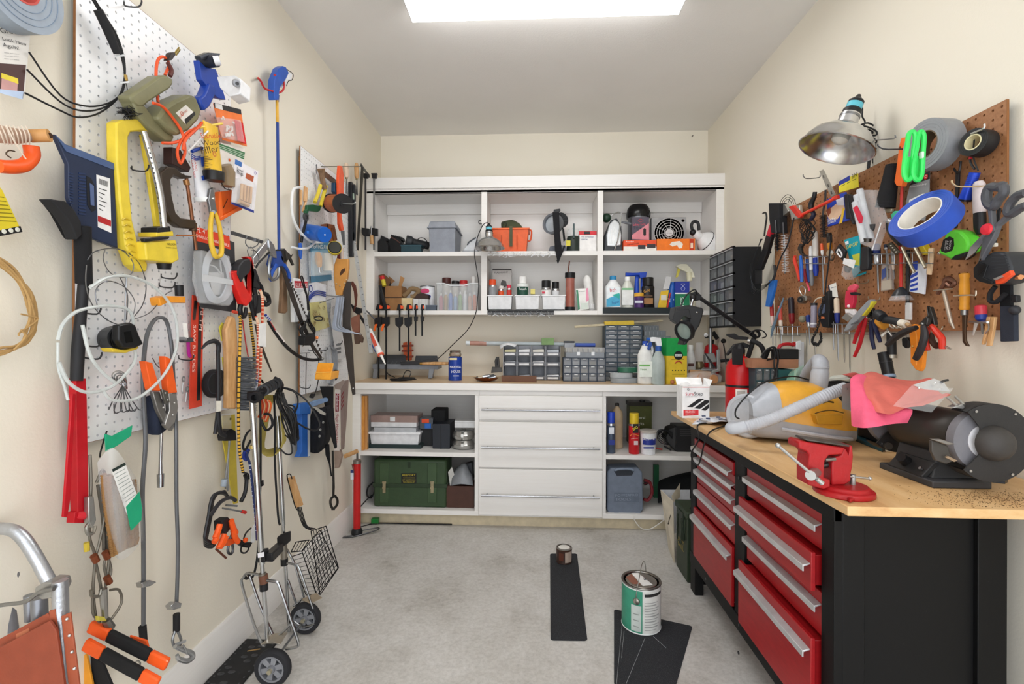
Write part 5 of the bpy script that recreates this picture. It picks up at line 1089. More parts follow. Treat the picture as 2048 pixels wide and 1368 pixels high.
A('blade','#4f4843 .45 .7').B(q2(540,160,620,170,612,600,635,820,662,1310,632,1318,590,1100,530,680),yS,.002);A('hang_hole','#d9d9d9').ball(B(*q2p(640,1250),yS-.001),.004,n=5)
T('chisel','clear handled chisel hanging behind the wooden saw handle','chisel')
A('handle','#c9b5a9 .2').tube([B(*q1p(545,1030),2.58),B(*q1p(548,1165),2.58)],.009,12);A('red_core','#8a2f2a .4').tube([B(*q1p(520,1090),2.6),B(*q1p(510,1160),2.6)],.01,10)
T('glue_stick_pack','white hanging pack of glue sticks with a red header on the far pegboard','package')
k=A('pack','#e9eaeb .4');k.L(q2(38,130,180,155,185,560,48,580),.06,.02);k.sub('red_header','#c62a3a .45').L(q2(45,160,178,168,178,232,48,232),.0605,.001);k.sub('lettering','#ffffff').tl('GLUE STICKS',q2p(54,222),q2p(174,224),.062,1.3)
p=k.sub('print','#aeb3bb .6')
for q in range(4): p.L(q2((55,250+q*14),(140-q*12,252+q*14),(140-q*12,257+q*14),(55,255+q*14)),.0605,.0006)
t=T('ring_terminal_pack','clear pack of brass rings under a white and blue wavy header card','package')
k=A('header','#dcdfe6 .45');k.L(q2(190,190,265,170,365,200,362,360,205,385),.055,.002);k.sub('logo_ring','#2b3f8c').ring(L(*q2p(210,240),.057),(1,0,0),.019,.013,.001,18)
for q in range(3): k.sub('wave','#3b4a92').l(q2((192,325+q*18),(225,285+q*18),(280,262+q*18),(360,280+q*18)),.057,.0035,5)
k.sub('bag','#dcd38a .3 0 t.55').L(q2(205,385,365,365,402,630,240,680,225,600),.065,.012)
rn=random.Random(12)
for q in range(20): k.sub('brass_ring','#c9b888 .3 .8').ring(L(*q2((rn.uniform(240,385),rn.uniform(420,620)))[0],.067),(1,rn.uniform(-.6,.6),rn.uniform(-.6,.6)),.010,.006,.002,12)
T('power_adapter','black plug-in adapter with its tangled cord hanging on the far pegboard','adapter')
A('adapter_body',BK).L(q2(150,720,255,690,262,760,210,815,148,810),.11,.03);A('plug_prong','#b9b09a .3 .9').tube([L(*q2p(150,800),.10),L(*q2p(130,825),.10)],.0022,6);A('orange_bead','#f08a4a').ball(L(*q2p(272,737),.11),.008,n=6)
rn=random.Random(1)
for q in range(5):
    A('cord_loop',BK).l(q2((195,470),(190+rn.uniform(-20,20),560),(215+rn.uniform(-10,40),640),(245,700),(180-q*10,720),(130-q*8,690-q*8),(150,600),(195,520)),.09+.008*q,.003,6,4)
A('cord_loop',BK).l(q2(250,530,290,518,328,535,320,560,270,560,245,545),.1,.003,6,4);A('cord',BK).l(q2(180,460,170,330,140,230,110,130,125,120,150,220,180,340,195,460),.085,.0032,6,4);A('cord',BK).l(q2(85,650,95,600,150,570,150,640,90,655),.09,.003,6,4)
A('cord',BK).l(q2(210,810,240,880,285,940,292,1000,290,1130,270,1250,245,1310),.12,.0025,6,4);A('plug',BK).L(q2(238,1300,262,1310,240,1350,215,1340),.11,.014)
for q in range(3):
    t=T('shelf_bracket',['grey L shaped steel shelf bracket in front of the far pegboard, frontmost of three','grey L shaped steel shelf bracket, middle one of the three','grey L shaped steel shelf bracket, rearmost of the three'][q],'bracket','grey shelf brackets');du=q*26;y=2.40+.05*q
    t.body('#a3abba .35 .4').B(q2((470+du*.9,320),(500+du*.9,320),(462+du,600),(470+du,635-q*5),(500+du,655-q*6),(720-q*30,700-q*8),(715-q*30,706-q*8),(480+du,672-q*6),(430+du,648-q*6),(424+du,620)),y,.012)
T('paper_label_pack','long grey printed paper insert hanging behind the shelf brackets','package')
k=A('paper','#cfcfd0 .6');k.L(q2(425,330,475,320,560,940,470,965,410,520),.05,.002)
p=k.sub('print','#77797d .6')
for q in range(9): p.L(q2((425+q,430+q*9),(462,410+q*9),(462,414+q*9),(425+q,434+q*9)),.0505,.0005)
for q in range(3): p.L(q2((468,800+q*40),(515,790+q*40),(518,812+q*40),(470,822+q*40)),.0505,.0005)
T('leather_strap','dark brown leather strap looped behind the steel ruler','strap')
A('leather','#5c2f22 .55').B(q2(600,170,635,165,665,210,680,300,672,410,640,480,655,380,645,270,620,200),2.90,.01)
T('leather_gloves','brown leather work gloves hanging behind the saw blade','gloves')
A('cuff','#8a5a48 .8').B(q2(615,535,690,500,695,680,640,700,618,600),2.86,.03);A('fingers','#5a4438 .8').bv(.004).B(q2(645,700,700,690,735,740,725,790,705,770,690,800,655,800,648,750),2.86,.03)
T('caulk_gun','black caulking gun loaded with a white and red caulk tube, hanging nose down','caulking gun')
a,b=B(*q2p(800,660),2.98),B(*q2p(915,900),2.92);d=b-a
k=A('caulk_tube','#eceae8 .4');k.tube([a,b],.019,20);k.sub('red_print','#e05a44 .45').B(q2(800,690,830,690,915,880,880,895),2.92,.001);k.sub('blue_print','#223f8a .45').B(q2(820,800,832,800,878,905,860,880),2.925,.001)
A('end_cap','#f0684a .4').tube([b,b+d*.06],.020,20);A('nozzle','#f2f0ea .4').tube([b+d*.06,b+d*.42],[.009,.004],12)
A('gun_frame','#1f1f21 .45').B(q2(610,390,650,420,715,440,725,480,700,490,800,630,780,650,680,500,640,470,625,430),2.98,.02);A('trigger','#5f6064 .4 .6').b(q2(720,445,780,470,830,520,860,550),3.0,.005,8);A('thrust_rod','#55565a .35 .9').tube([B(*q2p(615,400),3.02),a],.004,8)
T('orange_bin','small open orange plastic bin hooked on the lower part of the far pegboard','bin')
A('bin','#f0a02c .4').B(q2(285,990,435,995,410,1165,250,1160,255,1110),2.20,.012);A('bin_side','#f2a838 .4').bv(.002).prism(PQ(q2(250,1155,410,1162,420,1085,265,1090),2.185)+[],(0,.09,0));A('bin_edge','#f6b650 .4').b(q2(262,1090,420,1085,437,1000),2.184,.003,6,1)
T('flex_conduit_coil','grey flat cable loops hanging behind the orange bin','cable')
for q in range(4): A('cable','#8b8d91 .4').l(q2((400+q*14,820+q*10),(430+q*12,860),(440+q*12,1000),(425+q*10,1130),(400+q*8,1210)),.05+.006*q,.0055,7,4)
for q in range(3): A('cable','#b0b2b5 .4').l(q2((370+q*14,830),(378+q*12,1000),(380+q*12,1200)),.05,.004,6,3)
A('black_plug',BK).L(q2(465,1080,485,1060,490,1140,470,1170),.08,.02)
hook(*q2p(440,790),lb='bare hook right of the black adapter on the far pegboard');hook(600,775,lb='bare hook at the lower left corner of the far pegboard');hook(616,700,PB,.10,lb='long bare hook beside the wire rack of the far pegboard')
T('wire_hanger_rack','thin steel wire rack frame standing out of the far pegboard','rack')
A('frame',J2).l(q2(100,895,170,890,200,888),.05,.002,6);A('frame',J2).l(q2(168,890,162,1100,158,1320),.05,.0025,6);A('frame',J2).b(q2(365,310,470,318,545,312,540,300),2.39,.002,6,1);A('frame',J2).b(q2(300,385,450,335),2.36,.002,6,1)
t=T('blue_pen_light','small blue pen light hanging at the left edge of the far pegboard','light')
t.body('#1f57b5 .35').tube(PL(q1(105,980,108,1060,110,1110,113,1150),.06),[.008,.010,.008,.003],10)
def q3(*s): return sp2(s,480,740,4.275)
q3p=_view(480,740,4.275)
T('miter_clamp','blue paint-flecked metal bracket tool hanging below the far pegboard','tool')
b=A('post','#2a62b4 .5 0');b.L(q3(530,300,600,290,600,740,505,745,530,690),.06,.025);A('collar','#2f6cc0').L(q3(512,290,605,275,605,370,510,380),.07,.035);A('arm','#7f9cc4 .6').L(q3(605,275,740,235,758,245,755,268,640,310,608,320),.08,.012);A('chipped_edge','#d3d8de .6').L(q3(578,380,600,375,600,735,580,740),.0605,.001)
T('apron_pouch','dark navy fabric apron pouch with metal eyelets hanging below the far pegboard','pouch')
k=patch(A('cloth','#14161d .9 0 b200'),[PL(r,0) for r in (q3((640,330,.06),(720,320,.09),(780,290,.06)),q3((605,450,.05),(690,420,.12),(790,400,.06)),q3((602,600,.05),(690,560,.13),(780,560,.06)),q3((605,700,.05),(670,710,.09),(750,640,.05)))],(-.01,0,0),3)
for u,v in ((711,448),(680,566),(686,510)): A('eyelet','#c9c9c4 .3 .9').ring(L(*q3((u,v))[0],.135),(1,-.3,0),.006,.003,.003,14)
A('strap',Jb).L(q3(740,330,800,320,830,660,815,670,780,560),.14,.004);A('strap',Jb).L(q3(690,140,800,140,800,330,740,330),.07,.006);A('tie',Jb).l(q3(745,640,750,720,765,790,775,860,782,905),.09,[.012,.012,.005,.004,.004],8,3);A('white_flap','#b9b6ae .7').L(q3(625,315,660,320,735,370,730,390,690,375),.13,.002)
T('slider_box','tall narrow carton printed with Magic Moving Sliders in red, hanging below the far pegboard','box')
y=2.62
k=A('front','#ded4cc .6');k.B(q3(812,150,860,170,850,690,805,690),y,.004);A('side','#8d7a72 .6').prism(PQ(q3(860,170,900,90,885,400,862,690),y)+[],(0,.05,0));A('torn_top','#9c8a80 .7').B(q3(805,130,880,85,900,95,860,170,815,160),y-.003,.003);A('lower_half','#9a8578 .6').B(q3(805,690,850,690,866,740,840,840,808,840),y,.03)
k.sub('red_band','#8c1f2c').B(q3(818,195,848,200,845,355,815,355),y-.0005,.0005)
k.sub('lettering','#f4ecec').text('Handmaster',B(*q3p(823,200),y-.002),B(*q3p(822,352),y-.002),V((0,-1,0)),1.1);k.sub('lettering','#a02434').text('Magic Moving Sliders',B(*q3p(822,372),y-.0012),B(*q3p(814,662),y-.0012),V((0,-1,0)),1)
m=A('print','#7d2f34 .6')
for q in range(4): m.B(q3((865,220+q*35),(890,170+q*35),(888,190+q*35),(864,240+q*35)),y-.001,.0008)
T('strap_ring','dark leather strap ending in an iron ring, hanging at the end of the left wall','strap')
A('leather','#2b2724 .7').L(q3(793,690,803,690,812,1000,808,1080,795,1080,798,1000),.07,.006);A('ring','#3a3734 .45 .7').l(q3(800,1080,775,1110,778,1160,800,1185,830,1150,832,1110,815,1080),.07,.007,8,4,True);A('strap_tip','#2b2724 .7').L(q3(790,1180,815,1180,812,1200,792,1200),.07,.008)
# ---------------- right wall: brown pegboard ----------------
def q4(*s): return sp2(s,1480,380,7.6)
q4p=_view(1480,380,7.6)
def q5(*s): return sp2(s,1680,380,7.6)
q5p=_view(1680,380,7.6)
def q6(*s): return sp2(s,1500,540,7.6)
q6p=_view(1500,540,7.6)
def q7(*s): return sp2(s,1680,520,5.7)
q7p=_view(1680,520,5.7)
def q8(*s): return sp2(s,1860,440,4.888)
q8p=_view(1860,440,4.888)
def q9(*s): return sp2(s,1480,180,3.6)
q9p=_view(1480,180,3.6)
def clamp_lamp(label,c,ax,k,cord):
    t=T('clamp_lamp',label,'lamp');c=V(c);ax=V(ax).normalized()
    r=A('reflector','#d3d4d6 .22 1');r.lathe([.125,0,.128,.003,.122,.008,.114,.03,.097,.056,.07,.076,.045,.088,.034,.098,.032,.135,.030,.135,.032,.097,.043,.084,.068,.072,.094,.052,.111,.027,.120,.005,.125,0],c,ax,40,k)
    A('bulb','#e6e4da .3').lathe([.012,.10,.02,.08,.03,.055,.028,.035,.015,.024,0,.022],c,ax,16,k)
    A('socket',BK).lathe([.031,.132,.031,.15,.026,.154,.026,.185,.019,.192,.012,.198,.006,.21,0,.21],c,ax,18,k);A('socket_label','#5fb7c9 .4').lathe([.0265,.156,.0265,.176],c,ax,18,k)
    A('clamp_band',J6).lathe([.034,.122,.034,.13],c,ax,18,k)
    return t
c=B(1671,299,1.80);t=clamp_lamp('aluminium clamp lamp on the right wall above the brown pegboard',c,(.36,-.06,.92),.98,0)
rn=random.Random(3)
for q in range(9): A('cord_turn',BK).b([(1718+rn.uniform(-3,3),252+q*6),(1735+rn.uniform(-6,6),246+q*6.4),(1752,256+q*6),(1748+rn.uniform(-6,4),266+q*5),(1728,262+q*6),(1718+rn.uniform(-3,3),252+q*6)],1.86+rn.uniform(-.03,.03),.0032,6,4)
A('spring_clamp','#b9babb .3 .9').b(q9(985,410,1010,270,1055,232,1060,250,1000,415,965,440,970,470),1.86,.0028,6,1);A('clamp_grip','#2b2b2c').b(q9(930,500,925,590,950,635,1000,630,1025,600,1000,555,965,530,960,490),1.87,.0055,8,4);A('clamp_grip','#2b2b2c').b(q9(1008,485,1015,505,1035,510),1.87,.005,8,3)
A('cord',BK).b(q9(850,115,880,130,880,190,900,230,880,270),1.86,.003,6,4)
def roll(label,c,n,ro,ri,th,col,core,name='tape_roll'):
    t=T(name,label,'tape');A('roll',col).ring(c,n,ro,ri+.003,th,40);A('core',core).ring(c,n,ri+.003,ri,th*1.02,32)
    for k in range(3): 
        r=ri+(ro-ri)*(.3+.22*k);A('layer_edge',col).ring(V(c)+V(n).normalized()*(th/2),n,r+.0008,r,.001,36)
    return t
t=roll('large silver duct tape roll near the top of the brown pegboard',R(1866,290,.085),(-1,-.12,.0),.074,.038,.055,'#8d9094 .45 .1','#6b5a48 .7');hook(1848,295,PB,.14,A('peg','#55565a .4 .8'),'R')
t=roll('black electrical tape roll at the upper right of the brown pegboard',R(1957,286,.06),(-1,-.25,.05),.036,.018,.04,'#1d1d1f','#d9cfa8 .6');A('peg','#c9c9c9 .3 .8').r(q9(1760,245,1755,275,1700,300,1665,315),.08,.0025,6,3)
t=roll('blue painters tape roll in the middle of the brown pegboard',B(1850,438,1.40),(-.73,-.19,.53),.080,.052,.05,'#2b4fb0 .55','#e3ded6 .7');A('core_print','#a5855a .6').B(q5(1150,370,1225,340,1230,395,1160,420),1.47,.001)
T('flashlight','small blue flashlight hanging below the black electrical tape roll','flashlight')
a,b=R(1950,345,.05),R(1930,398,.05);d=b-a
A('body','#2348c4 .3 .3').tube([a,a+d*.45,a+d*.5,b],[.0125,.0125,.0135,.0155],18);A('head_ring','#1a1c26 .3').tube([b,b+d*.08],.0162,18);A('lanyard','#2b2b2d .6').r(q9(1665,320,1655,440,1660,520,1690,570),.06,.003,6);A('lanyard','#2b2b2d .6').r(q9(1690,330,1680,480,1715,580),.06,.002,6);A('red_bead','#b5242c .4').tube([R(*q9p(1660,455),.06),R(*q9p(1660,500),.06)],.004,8)
for q in range(5): A('grip_band','#1c3aa8 .3').tube([a+d*(.1+.07*q),a+d*(.13+.07*q)],.0132,16)
T('reading_glasses','pair of neon green folded plastic glasses hanging in front of the silver duct tape','glasses')
for o_,du in ((.20,0),(.18,70)):
    A('frame','neon').b(q9((1215+du,320),(1245+du*.9,300),(1262+du*.9,340),(1250+du,430),(1245+du,520),(1235+du*1,620),(1205+du,650),(1180+du*.9,600),(1190+du,480),(1205+du,400)),1.38+o_*.2,.0065,8,4,True)
A('temple','neon').B(q9(1200,480,1330,470,1330,600,1300,650,1255,600,1205,655,1175,600),1.425,.006);A('hinge','#d5e8da .4').B(q9(1310,440,1335,440,1335,490,1312,490),1.41,.012)
T('utility_knife','orange knife sheath hanging left of the neon green glasses','knife')
A('sheath','#f0702a .4').R(q9(1160,345,1195,340,1195,420,1180,600,1160,695,1125,690,1110,660,1120,600,1145,400),.09,.018);A('hole','#7a3a14 .6').ball(R(*q9p(1152,415),.0905),.004,n=5);hook(1790,277,PB,.10,A('peg',J3),'R')
T('knit_grip','black ribbed fabric tube hanging left of the orange knife sheath','grip')
A('fabric','#1b1b1d .85 0 b300').tube(PR(q9(1095,535,1085,620,1060,760,1045,845),.08),[.018,.022,.027,.029],16,False,3)
for q in range(12): A('rib','#232326 .9').ring(R(*q9((lerp(1095,1047,q/11),lerp(550,838,q/11)))[0],.08),(-.2,.2,-1),.019+.010*q/11,.017,.003,16)
A('metal_tip','#a59a84 .4 .6').R(q9(1025,850,1090,855,1085,880,1050,885),.08,.01)
T('gray_package','grey blister card with a red logo dot and a white plastic strip','package')
k=A('card','#8a8d90 .45');k.R(q9(1235,640,1365,580,1360,780,1330,940,1175,930,1205,760),.05,.002);k.sub('dark_header','#2a2b2e').R(q9(1255,640,1365,580,1365,640,1215,690),.0505,.0006);k.sub('logo','#c8282c .4').lathe([.008,0,.0,.001],R(*q9p(1338,625),.0515),(-1,0,0),16);k.sub('lettering','#f0f0f0').tx('R','Protection Strip',q9p(1225,705),q9p(1345,680),.0515,.8);k.sub('white_strip','#e9ebee .4').R(q9(1215,790,1315,745,1320,800,1240,930,1205,900),.06,.01)
k.sub('lettering','#ffffff').tx('R','C',q9p(1331,634),q9p(1344,630),.053)
t=T('bit_case','clear plastic case of bits with a red label in front of the pegboard','case')
k=A('case','clear');k.R(q5(290,0,480,0,630,495,490,920,440,870,350,840,280,560),.115,.025);
for q,(a,b) in enumerate((((300,0),(470,760)),((255,80),(400,790)),((230,190),(370,800)))): k.sub('tube','#dfe2e6 .2 0 t.7').tube([R(*q5(a)[0],.135+.01*q),R(*q5(b)[0],.135+.01*q)],.011,14)
k.sub('red_label','#cc2b44 .4').R(q5(195,275,255,235,345,420,330,500,290,510),.17,.002);k.sub('dark_bit','#3a3a3c .4').R(q5(440,520,510,515,490,620,455,590),.145,.008);k.sub('end_bit','#4a4744 .35 .8').tube([R(*q5p(420,735),.15),R(*q5p(410,790),.15)],[.012,.012],12);k.sub('clear_edge','#f2f3f5 .2').r(q5(625,500,490,915),.117,.002,6,1)
T('sandpaper_pack','yellow and blue sandpaper pack with 3M printed on it','package')
k=A('header','#e6d83a .4');k.R(q9(710,665,845,600,850,700,712,740),.06,.003);k.sub('blue_band','#22369a .4').R(q9(710,660,790,615,790,650,710,690),.0605,.0006);k.sub('lettering','#111111').tx('R','3M',q9p(806,640),q9p(840,622),.061,1.1)
p=k.sub('print','#8f8620')
for q in range(3): p.R(q9((730+q*40,690-q*20),(755+q*40,677-q*20),(755+q*40,682-q*20),(730+q*40,695-q*20)),.0605,.0005)
b=A('pack','#2443b0 .4');b.R(q9(625,785,755,735,790,935,630,985),.075,.008);b.sub('photo_print','#d9b79a').R(q9(618,880,740,780,755,860,700,930,640,930),.0755,.0006);b.sub('photo_print','#8a4a34').R(q9(620,870,650,840,655,880,635,910),.076,.0006);b.sub('yellow_stripe','#e0b73a .4').R(q9(740,850,755,850,735,955,712,965),.076,.0006);b.sub('white_patch','#dfe3ee .4').R(q9(690,790,745,770,750,830,700,830),.076,.0006)
m=b.sub('lettering','#f2f2f6');m.tx('R','Sanding',q9p(632,950),q9p(690,930),.076);m.tx('R','Screens',q9p(634,968),q9p(692,948),.076)
T('black_belt_clip','flat black plastic clip hanging beside the sandpaper pack','clip')
A('clip','#222225 .45').R(q5(60,70,100,60,250,90,260,430,230,520,185,520,140,430,85,440),.085,.012);A('clip_edge','#39393d .4').r(q5(120,80,140,300,210,510),.086,.0018,6)
T('hockey_scraper','red plastic hockey stick shaped scraper lying across the left part of the pegboard','scraper')
A('shaft','#e0402c .4').tube(PR(q4(900,395,1100,300,1400,150,1455,110),.10),.0065,10);A('blade','#cc2f22 .4').R(q4(735,260,800,230,900,350,930,400,890,430,850,400),.11,.014);A('shaft_end','#cc2f22 .4').R(q4(1385,110,1470,75,1475,130,1400,160),.105,.012)
T('steel_strip','short slotted steel rule hanging behind the red scraper','rule')
k=A('strip','#b5b2aa .35 .8');k.R(q9(570,585,598,572,685,755,655,770),.07,.003)
for a in ((598,625),(632,690),(655,740)): k.sub('slot','#55524c .6').R(q9((a[0]-4,a[1]-10),(a[0]+4,a[1]-12),(a[0]+10,a[1]+10),(a[0]+2,a[1]+12)),.0705,.0006)
hook(1640,355,PB,.07,A('peg',J3),'R')
T('trowel_brush','black fabric wrapped handle with a steel ferrule at the left end of the brown pegboard','brush')
A('wrap','#1d1d20 .85 0 b250').bv(.004).R(q4(430,200,590,200,590,420,600,660,470,650,440,450),.09,.04);A('ferrule','#bcbab4 .3 .8').R(q4(590,230,680,220,740,320,650,400,600,420),.07,.02);A('ferrule','#c9c6be .35 .7').R(q4(740,240,900,230,920,420,780,460),.065,.014)
T('wire_whisk','dome of thin wire rings above the left end of the brown pegboard','whisk')
for k in (1,.75,.5): A('wire','#55534f .35 .8').r(q4((725-115*k,210),(725-90*k,210-70*k),(725,210-140*k),(725+90*k,210-80*k),(725+120*k,210)),.08,.0014,5)
A('wire','#55534f .35 .8').r(q4(760,75,755,140,725,200),.08,.0012,5)
T('garden_knife','black handled tool with a red inset hanging at the far left of the brown pegboard','knife')
A('handle','#1d1d20 .45').bv(.004).R(q4(390,690,460,560,470,700,400,960,320,1160,300,1220,230,1210,260,1120,340,880),.075,.022);A('red_inset','#c8283a .4').R(q4(395,690,450,520,470,580,445,715),.08,.022);A('blade','#2b2b2d').R(q4(225,1215,325,1215,322,1420,225,1420),.07,.006);A('hanging_cord','#2f2e2c .6').r(q4(350,355,390,345,405,420,385,560,370,700),.07,.0045,7)
for q in range(2): A('lever','#222224').R(q4(400,880,430,830,465,960,440,970),.06-.01*q,.005)
T('wire_coil','loose loops of thin dark wire hanging over the black drawer cabinet','wire')
for k in range(5): A('strand','#33363a .4 .7').r([(1521+k*1,478),(1512-k*1,510),(1505-k*1.5,545),(1501+k*2.2,575),(1508+k*2,588-k*2),(1522,581-k*2),(1535,571-k),(1546,558)],.10,.0012,5)
for bl,lb,o_ in (('#161618 .8','black bristle tube brush on the left end of the brown pegboard',.095),('#d9dadb .7','white bristle tube brush with a grey stem beside the black one',.075)):
    T('tube_brush',lb,'brush');w_=bl[1]=='d';u0,v0,v1=(1569,470,545) if w_ else (1554,465,500);g=A('bristles',bl);rn=random.Random(5)
    A('stem','#6d6e72 .4 .7').tube([R(u0-3,v0-25,o_),R(u0+1,v1+2,o_)],.003,6)
    for k in range(110):
        f=k/110;p=R(u0+f*2,lerp(v0,v1,f),o_);a=k*2.4;g.tube([p,p+V((.016*math.cos(a),.018*math.sin(a),rn.uniform(-.003,.003)))],[.0016,.0007],3)
T('blue_handle_file','long bent black tool with a flat blue handle hanging over the edge of the pegboard','tool')
A('handle','#2a6cc0 .4').R(q6(290,160,380,150,370,250,320,460,290,560,230,555,240,470,265,330),.09,.014);A('stem','#2a2a2c').r([1548,560,1553,540,1562,515,1575,490,1582,462,1588,435],.10,.0035,7,4);A('stem','#2a2a2c').r([1546,560,1550,548,1549,530],.09,.006,7,3)
T('gear_puller','black hose tool with a curved handle over a tangle of black netting','tool')
A('handle','#202023 .45').r(q4(1140,30,1125,110,1085,200,1080,280),.09,[.008,.009,.011,.010],10,4);A('handle','#202036 .45').r(q4(1080,300,1120,370,1080,450),.09,.009,10,4);rn=random.Random(2)
for k in range(22): A('net_strand','#161618 .6').r(q4((1000+rn.uniform(-60,60),440),(900+rn.uniform(0,260),560+rn.uniform(-60,60)),(920+rn.uniform(0,230),680+rn.uniform(-60,60)),(1000+rn.uniform(-40,40),820)),.075+rn.uniform(0,.025),.0016,5,3)
T('bottle_brush','black bottle brush hanging in front of the blue sandpaper pack','brush');g=A('bristles','#121214 .8');rn=random.Random(7)
A('stem','#2b2b2d').tube(PR(q4(1300,0,1290,200,1260,370,1280,720),.09),.004,7,False,3)
for k in range(150):
    f=k/150;p=R(*q4((lerp(1262,1280,f),lerp(380,720,f)))[0],.09);a=k*2.4;g.tube([p,p+V((.014*math.cos(a),.016*math.sin(a),rn.uniform(-.002,.002)))],[.0017,.0006],3)
def rack(label,u0,u1,v,o_,n,dv=17):
    T('tool_rack',label,'rack')
    for w_ in (0,dv): A('rail',J7).tube(PR([(u0,v+w_,o_),(u1,v+w_+(1 if w_ else 0),o_)],o_),.0018,6);
    A('rail',J7).tube(PR([(u0,v,.03),(u1,v,.03)],.03),.0018,6)
    for k in range(n):
        u=lerp(u0,u1,(k+.5)/n);A('tie_wire',J7).tube([R(u,v,.028),R(u,v,o_),R(u,v+dv,o_)],.0014,5)
rack('wire tool rack holding screwdrivers along the lower left edge of the brown pegboard',1541,1600,653,.075,6)
rack('wire tool rack at the lower middle of the brown pegboard holding pliers',1664,1760,648,.075,7,20)
rack('short upper wire rack with the blue and grey tools on the brown pegboard',1604,1655,513,.07,4,14)
rack('upper wire rack in the centre of the brown pegboard below the bit case',1744,1795,508,.07,4,20)
rack('wire rack below the blue tape roll holding rods and the wood strip',1800,1866,506,.07,4,20)
SCREWS=[('red and clear screwdriver at the left end of the lower rack',1545,605,650,735,.009,'#b9302e .25','#e3c6bd .2'),
('red and ivory screwdriver second in the lower rack',1562,612,660,712,.009,'#d35a4e .25','#efe0d0 .25'),
('black and dark red screwdriver with an amber end in the lower rack',1584,595,648,712,.013,'#27222a .3','#7a1820 .25'),
('clear pink handled screwdriver behind the white tag',1666,594,628,700,.008,'#e8867e .25','#e9d6cf .2'),
('clear handled screwdriver with a blue collar in the lower rack',1675,596,646,722,.010,'#dccbb4 .2','#27357f .35'),
('screwdriver with a blue ball grip low on the brown pegboard',1618,630,655,690,.009,'#22387f .3',J1),
('white and grey pen shaped tool in the upper rack',1624,492,572,573,.0085,'#e6e6e8 .4','#7b7d80'),
('clear and black screwdriver with a bright blue grip in the upper rack',1632,462,552,553,.0115,'#d6d2cc .2','#203a9c .35'),
('orange handled slim screwdriver in the upper rack',1645,487,510,590,.006,'#e0643c .3','#dcdcda .3'),
('amber and black screwdriver beside the black bottle brush',1660,466,500,520,.010,'#2a2320 .35','#c7852c .3'),
('blue and steel nut driver under the clear bit case',1755,488,527,585,.011,'#1d2c66 .35',J1),
('slim clear screwdriver behind the nut driver',1773,489,500,560,.006,'#2a3046 .35',J1),
('small clear tipped screwdriver hanging left of the red rod',1787,500,540,558,.005,'#9a9b9d .3 .8','#c9b9a8 .3'),
('screwdriver with a red and blue banded handle near the wooden clothespin',1963,610,642,668,.013,'#cc3a48 .3','#22398f .35'),
('clear handled awl with a black cap hanging left of the scissors',1960,363,468,470,.014,'#cfc3c3 .2',J4)]
for lb,u,v0,v1,v2,r,c1,c2 in SCREWS:
    T('screwdriver',lb,'screwdriver');o_=.055;a,b=R(u-2,v0,o_),R(u,v1,o_);d=b-a;m=a+d*.6
    A('handle',c1).tube([a,a+d*.06,a+d*.3,m],[r*.7,r,r*1.05,r],10);A('collar',c2).tube([m,m+d*.1,b-d*.1,b],[r*.95,r,r*.95,r*.55],10)
    if v2>v1+2: A('shaft','#9a9b9c .3 .9').tube([b,R(u+1.5,v2-8,o_),R(u+2,v2,o_)],[.0028,.0028,.0015],8)
for lb,u,v0,v1 in (('long bare steel shaft behind the left rack',1551,655,720),('thin awl shaft hanging between the racks',1613,660,722),('slender round file hanging beside the coil cord',1630,680,722),('long steel shaft hanging below the grey utility knife, left one',1688,655,725),('long steel shaft below the grey utility knife, thick right one',1699,655,745)):
    one('steel_shaft',lb,'tool','#9a948a .35 .8').tube([R(u,v0,.05),R(u+1,v1-12,.05),R(u+1.5,v1,.05)],[.003,.0028,.0012],8)
def pliers(label,joint,jaw,h1,h2,c1,c2,o_=.08,r=.007):
    t=T('pliers',label,'pliers');A('jaw','#4a4846 .4 .8').R(jaw,o_,.012);A('pivot','#8a8a88 .3 .9').ball(R(*joint,o_+.001),.005,n=6)
    A('handle',c1).r(h1,o_,[r*.7]+[r]*(len(h1)-2)+[r*.8],9,4);A('handle',c2).r(h2,o_+.004,[r*.7]+[r]*(len(h2)-2)+[r*.8],9,4);return t
pliers('red handled pliers hanging from the lower middle rack',(1734,636),q7(330,540,365,550,370,640,300,660,310,600),q7(285,640,235,740,195,840,160,950),q7(300,660,265,800,225,960,165,1100),'#c4242e .4','#c4242e .4')
pliers('dark blue handled pliers beside the red handled pair',(1742,640),q7(335,550,375,590,380,680,350,690,320,640),q7(350,680,355,760,365,900,390,1015),q7(375,690,400,760,430,850,460,935),'#1e2345 .35','#1e2345 .35')
pliers('large black handled cutting pliers spread open in front of the orange sheath',(1845,648),q7(890,730,980,640,1000,670,985,740,940,770),q7(870,770,760,810,640,880,540,970),q7(950,750,965,850,940,960,900,1060,860,1130),'#2a2829','#2a2829',.13,.010)
t=pliers('red handled long nose pliers hanging at the bottom edge of the pegboard',(1858,642),q7(985,520,1000,600,1010,640,1020,530,1060,650,1075,740,1000,740),q7(1010,770,985,830,975,920,1000,1030),q7(1040,745,1100,820,1160,900,1165,1015),'#c8321f .4','#c8321f .4',.11,.009)
A('dark_hook','#4f3a30 .5 .6').r(q7(1030,830,1050,920,1100,985,1135,960),.10,.008,8);A('steel_tip','#b9b7b2 .3 .9').tube([R(*q7p(1180,980),.11),R(*q7p(1270,1015),.11)],[.004,.002],8)
pliers('adjustable wrench with red and blue pliers handles in the upper left rack',(1600,520),q4(870,880,900,820,960,815,920,880,930,960,1000,1000,960,1010,900,970),q4(840,1000,830,1060,870,1200,910,1380),q4(920,1000,930,1120,935,1250,940,1400),'#d9402e .4','#2a62b8 .4',.08,.008)
T('steel_pliers','slim pliers with dark blue and red handles in the upper left rack','pliers')
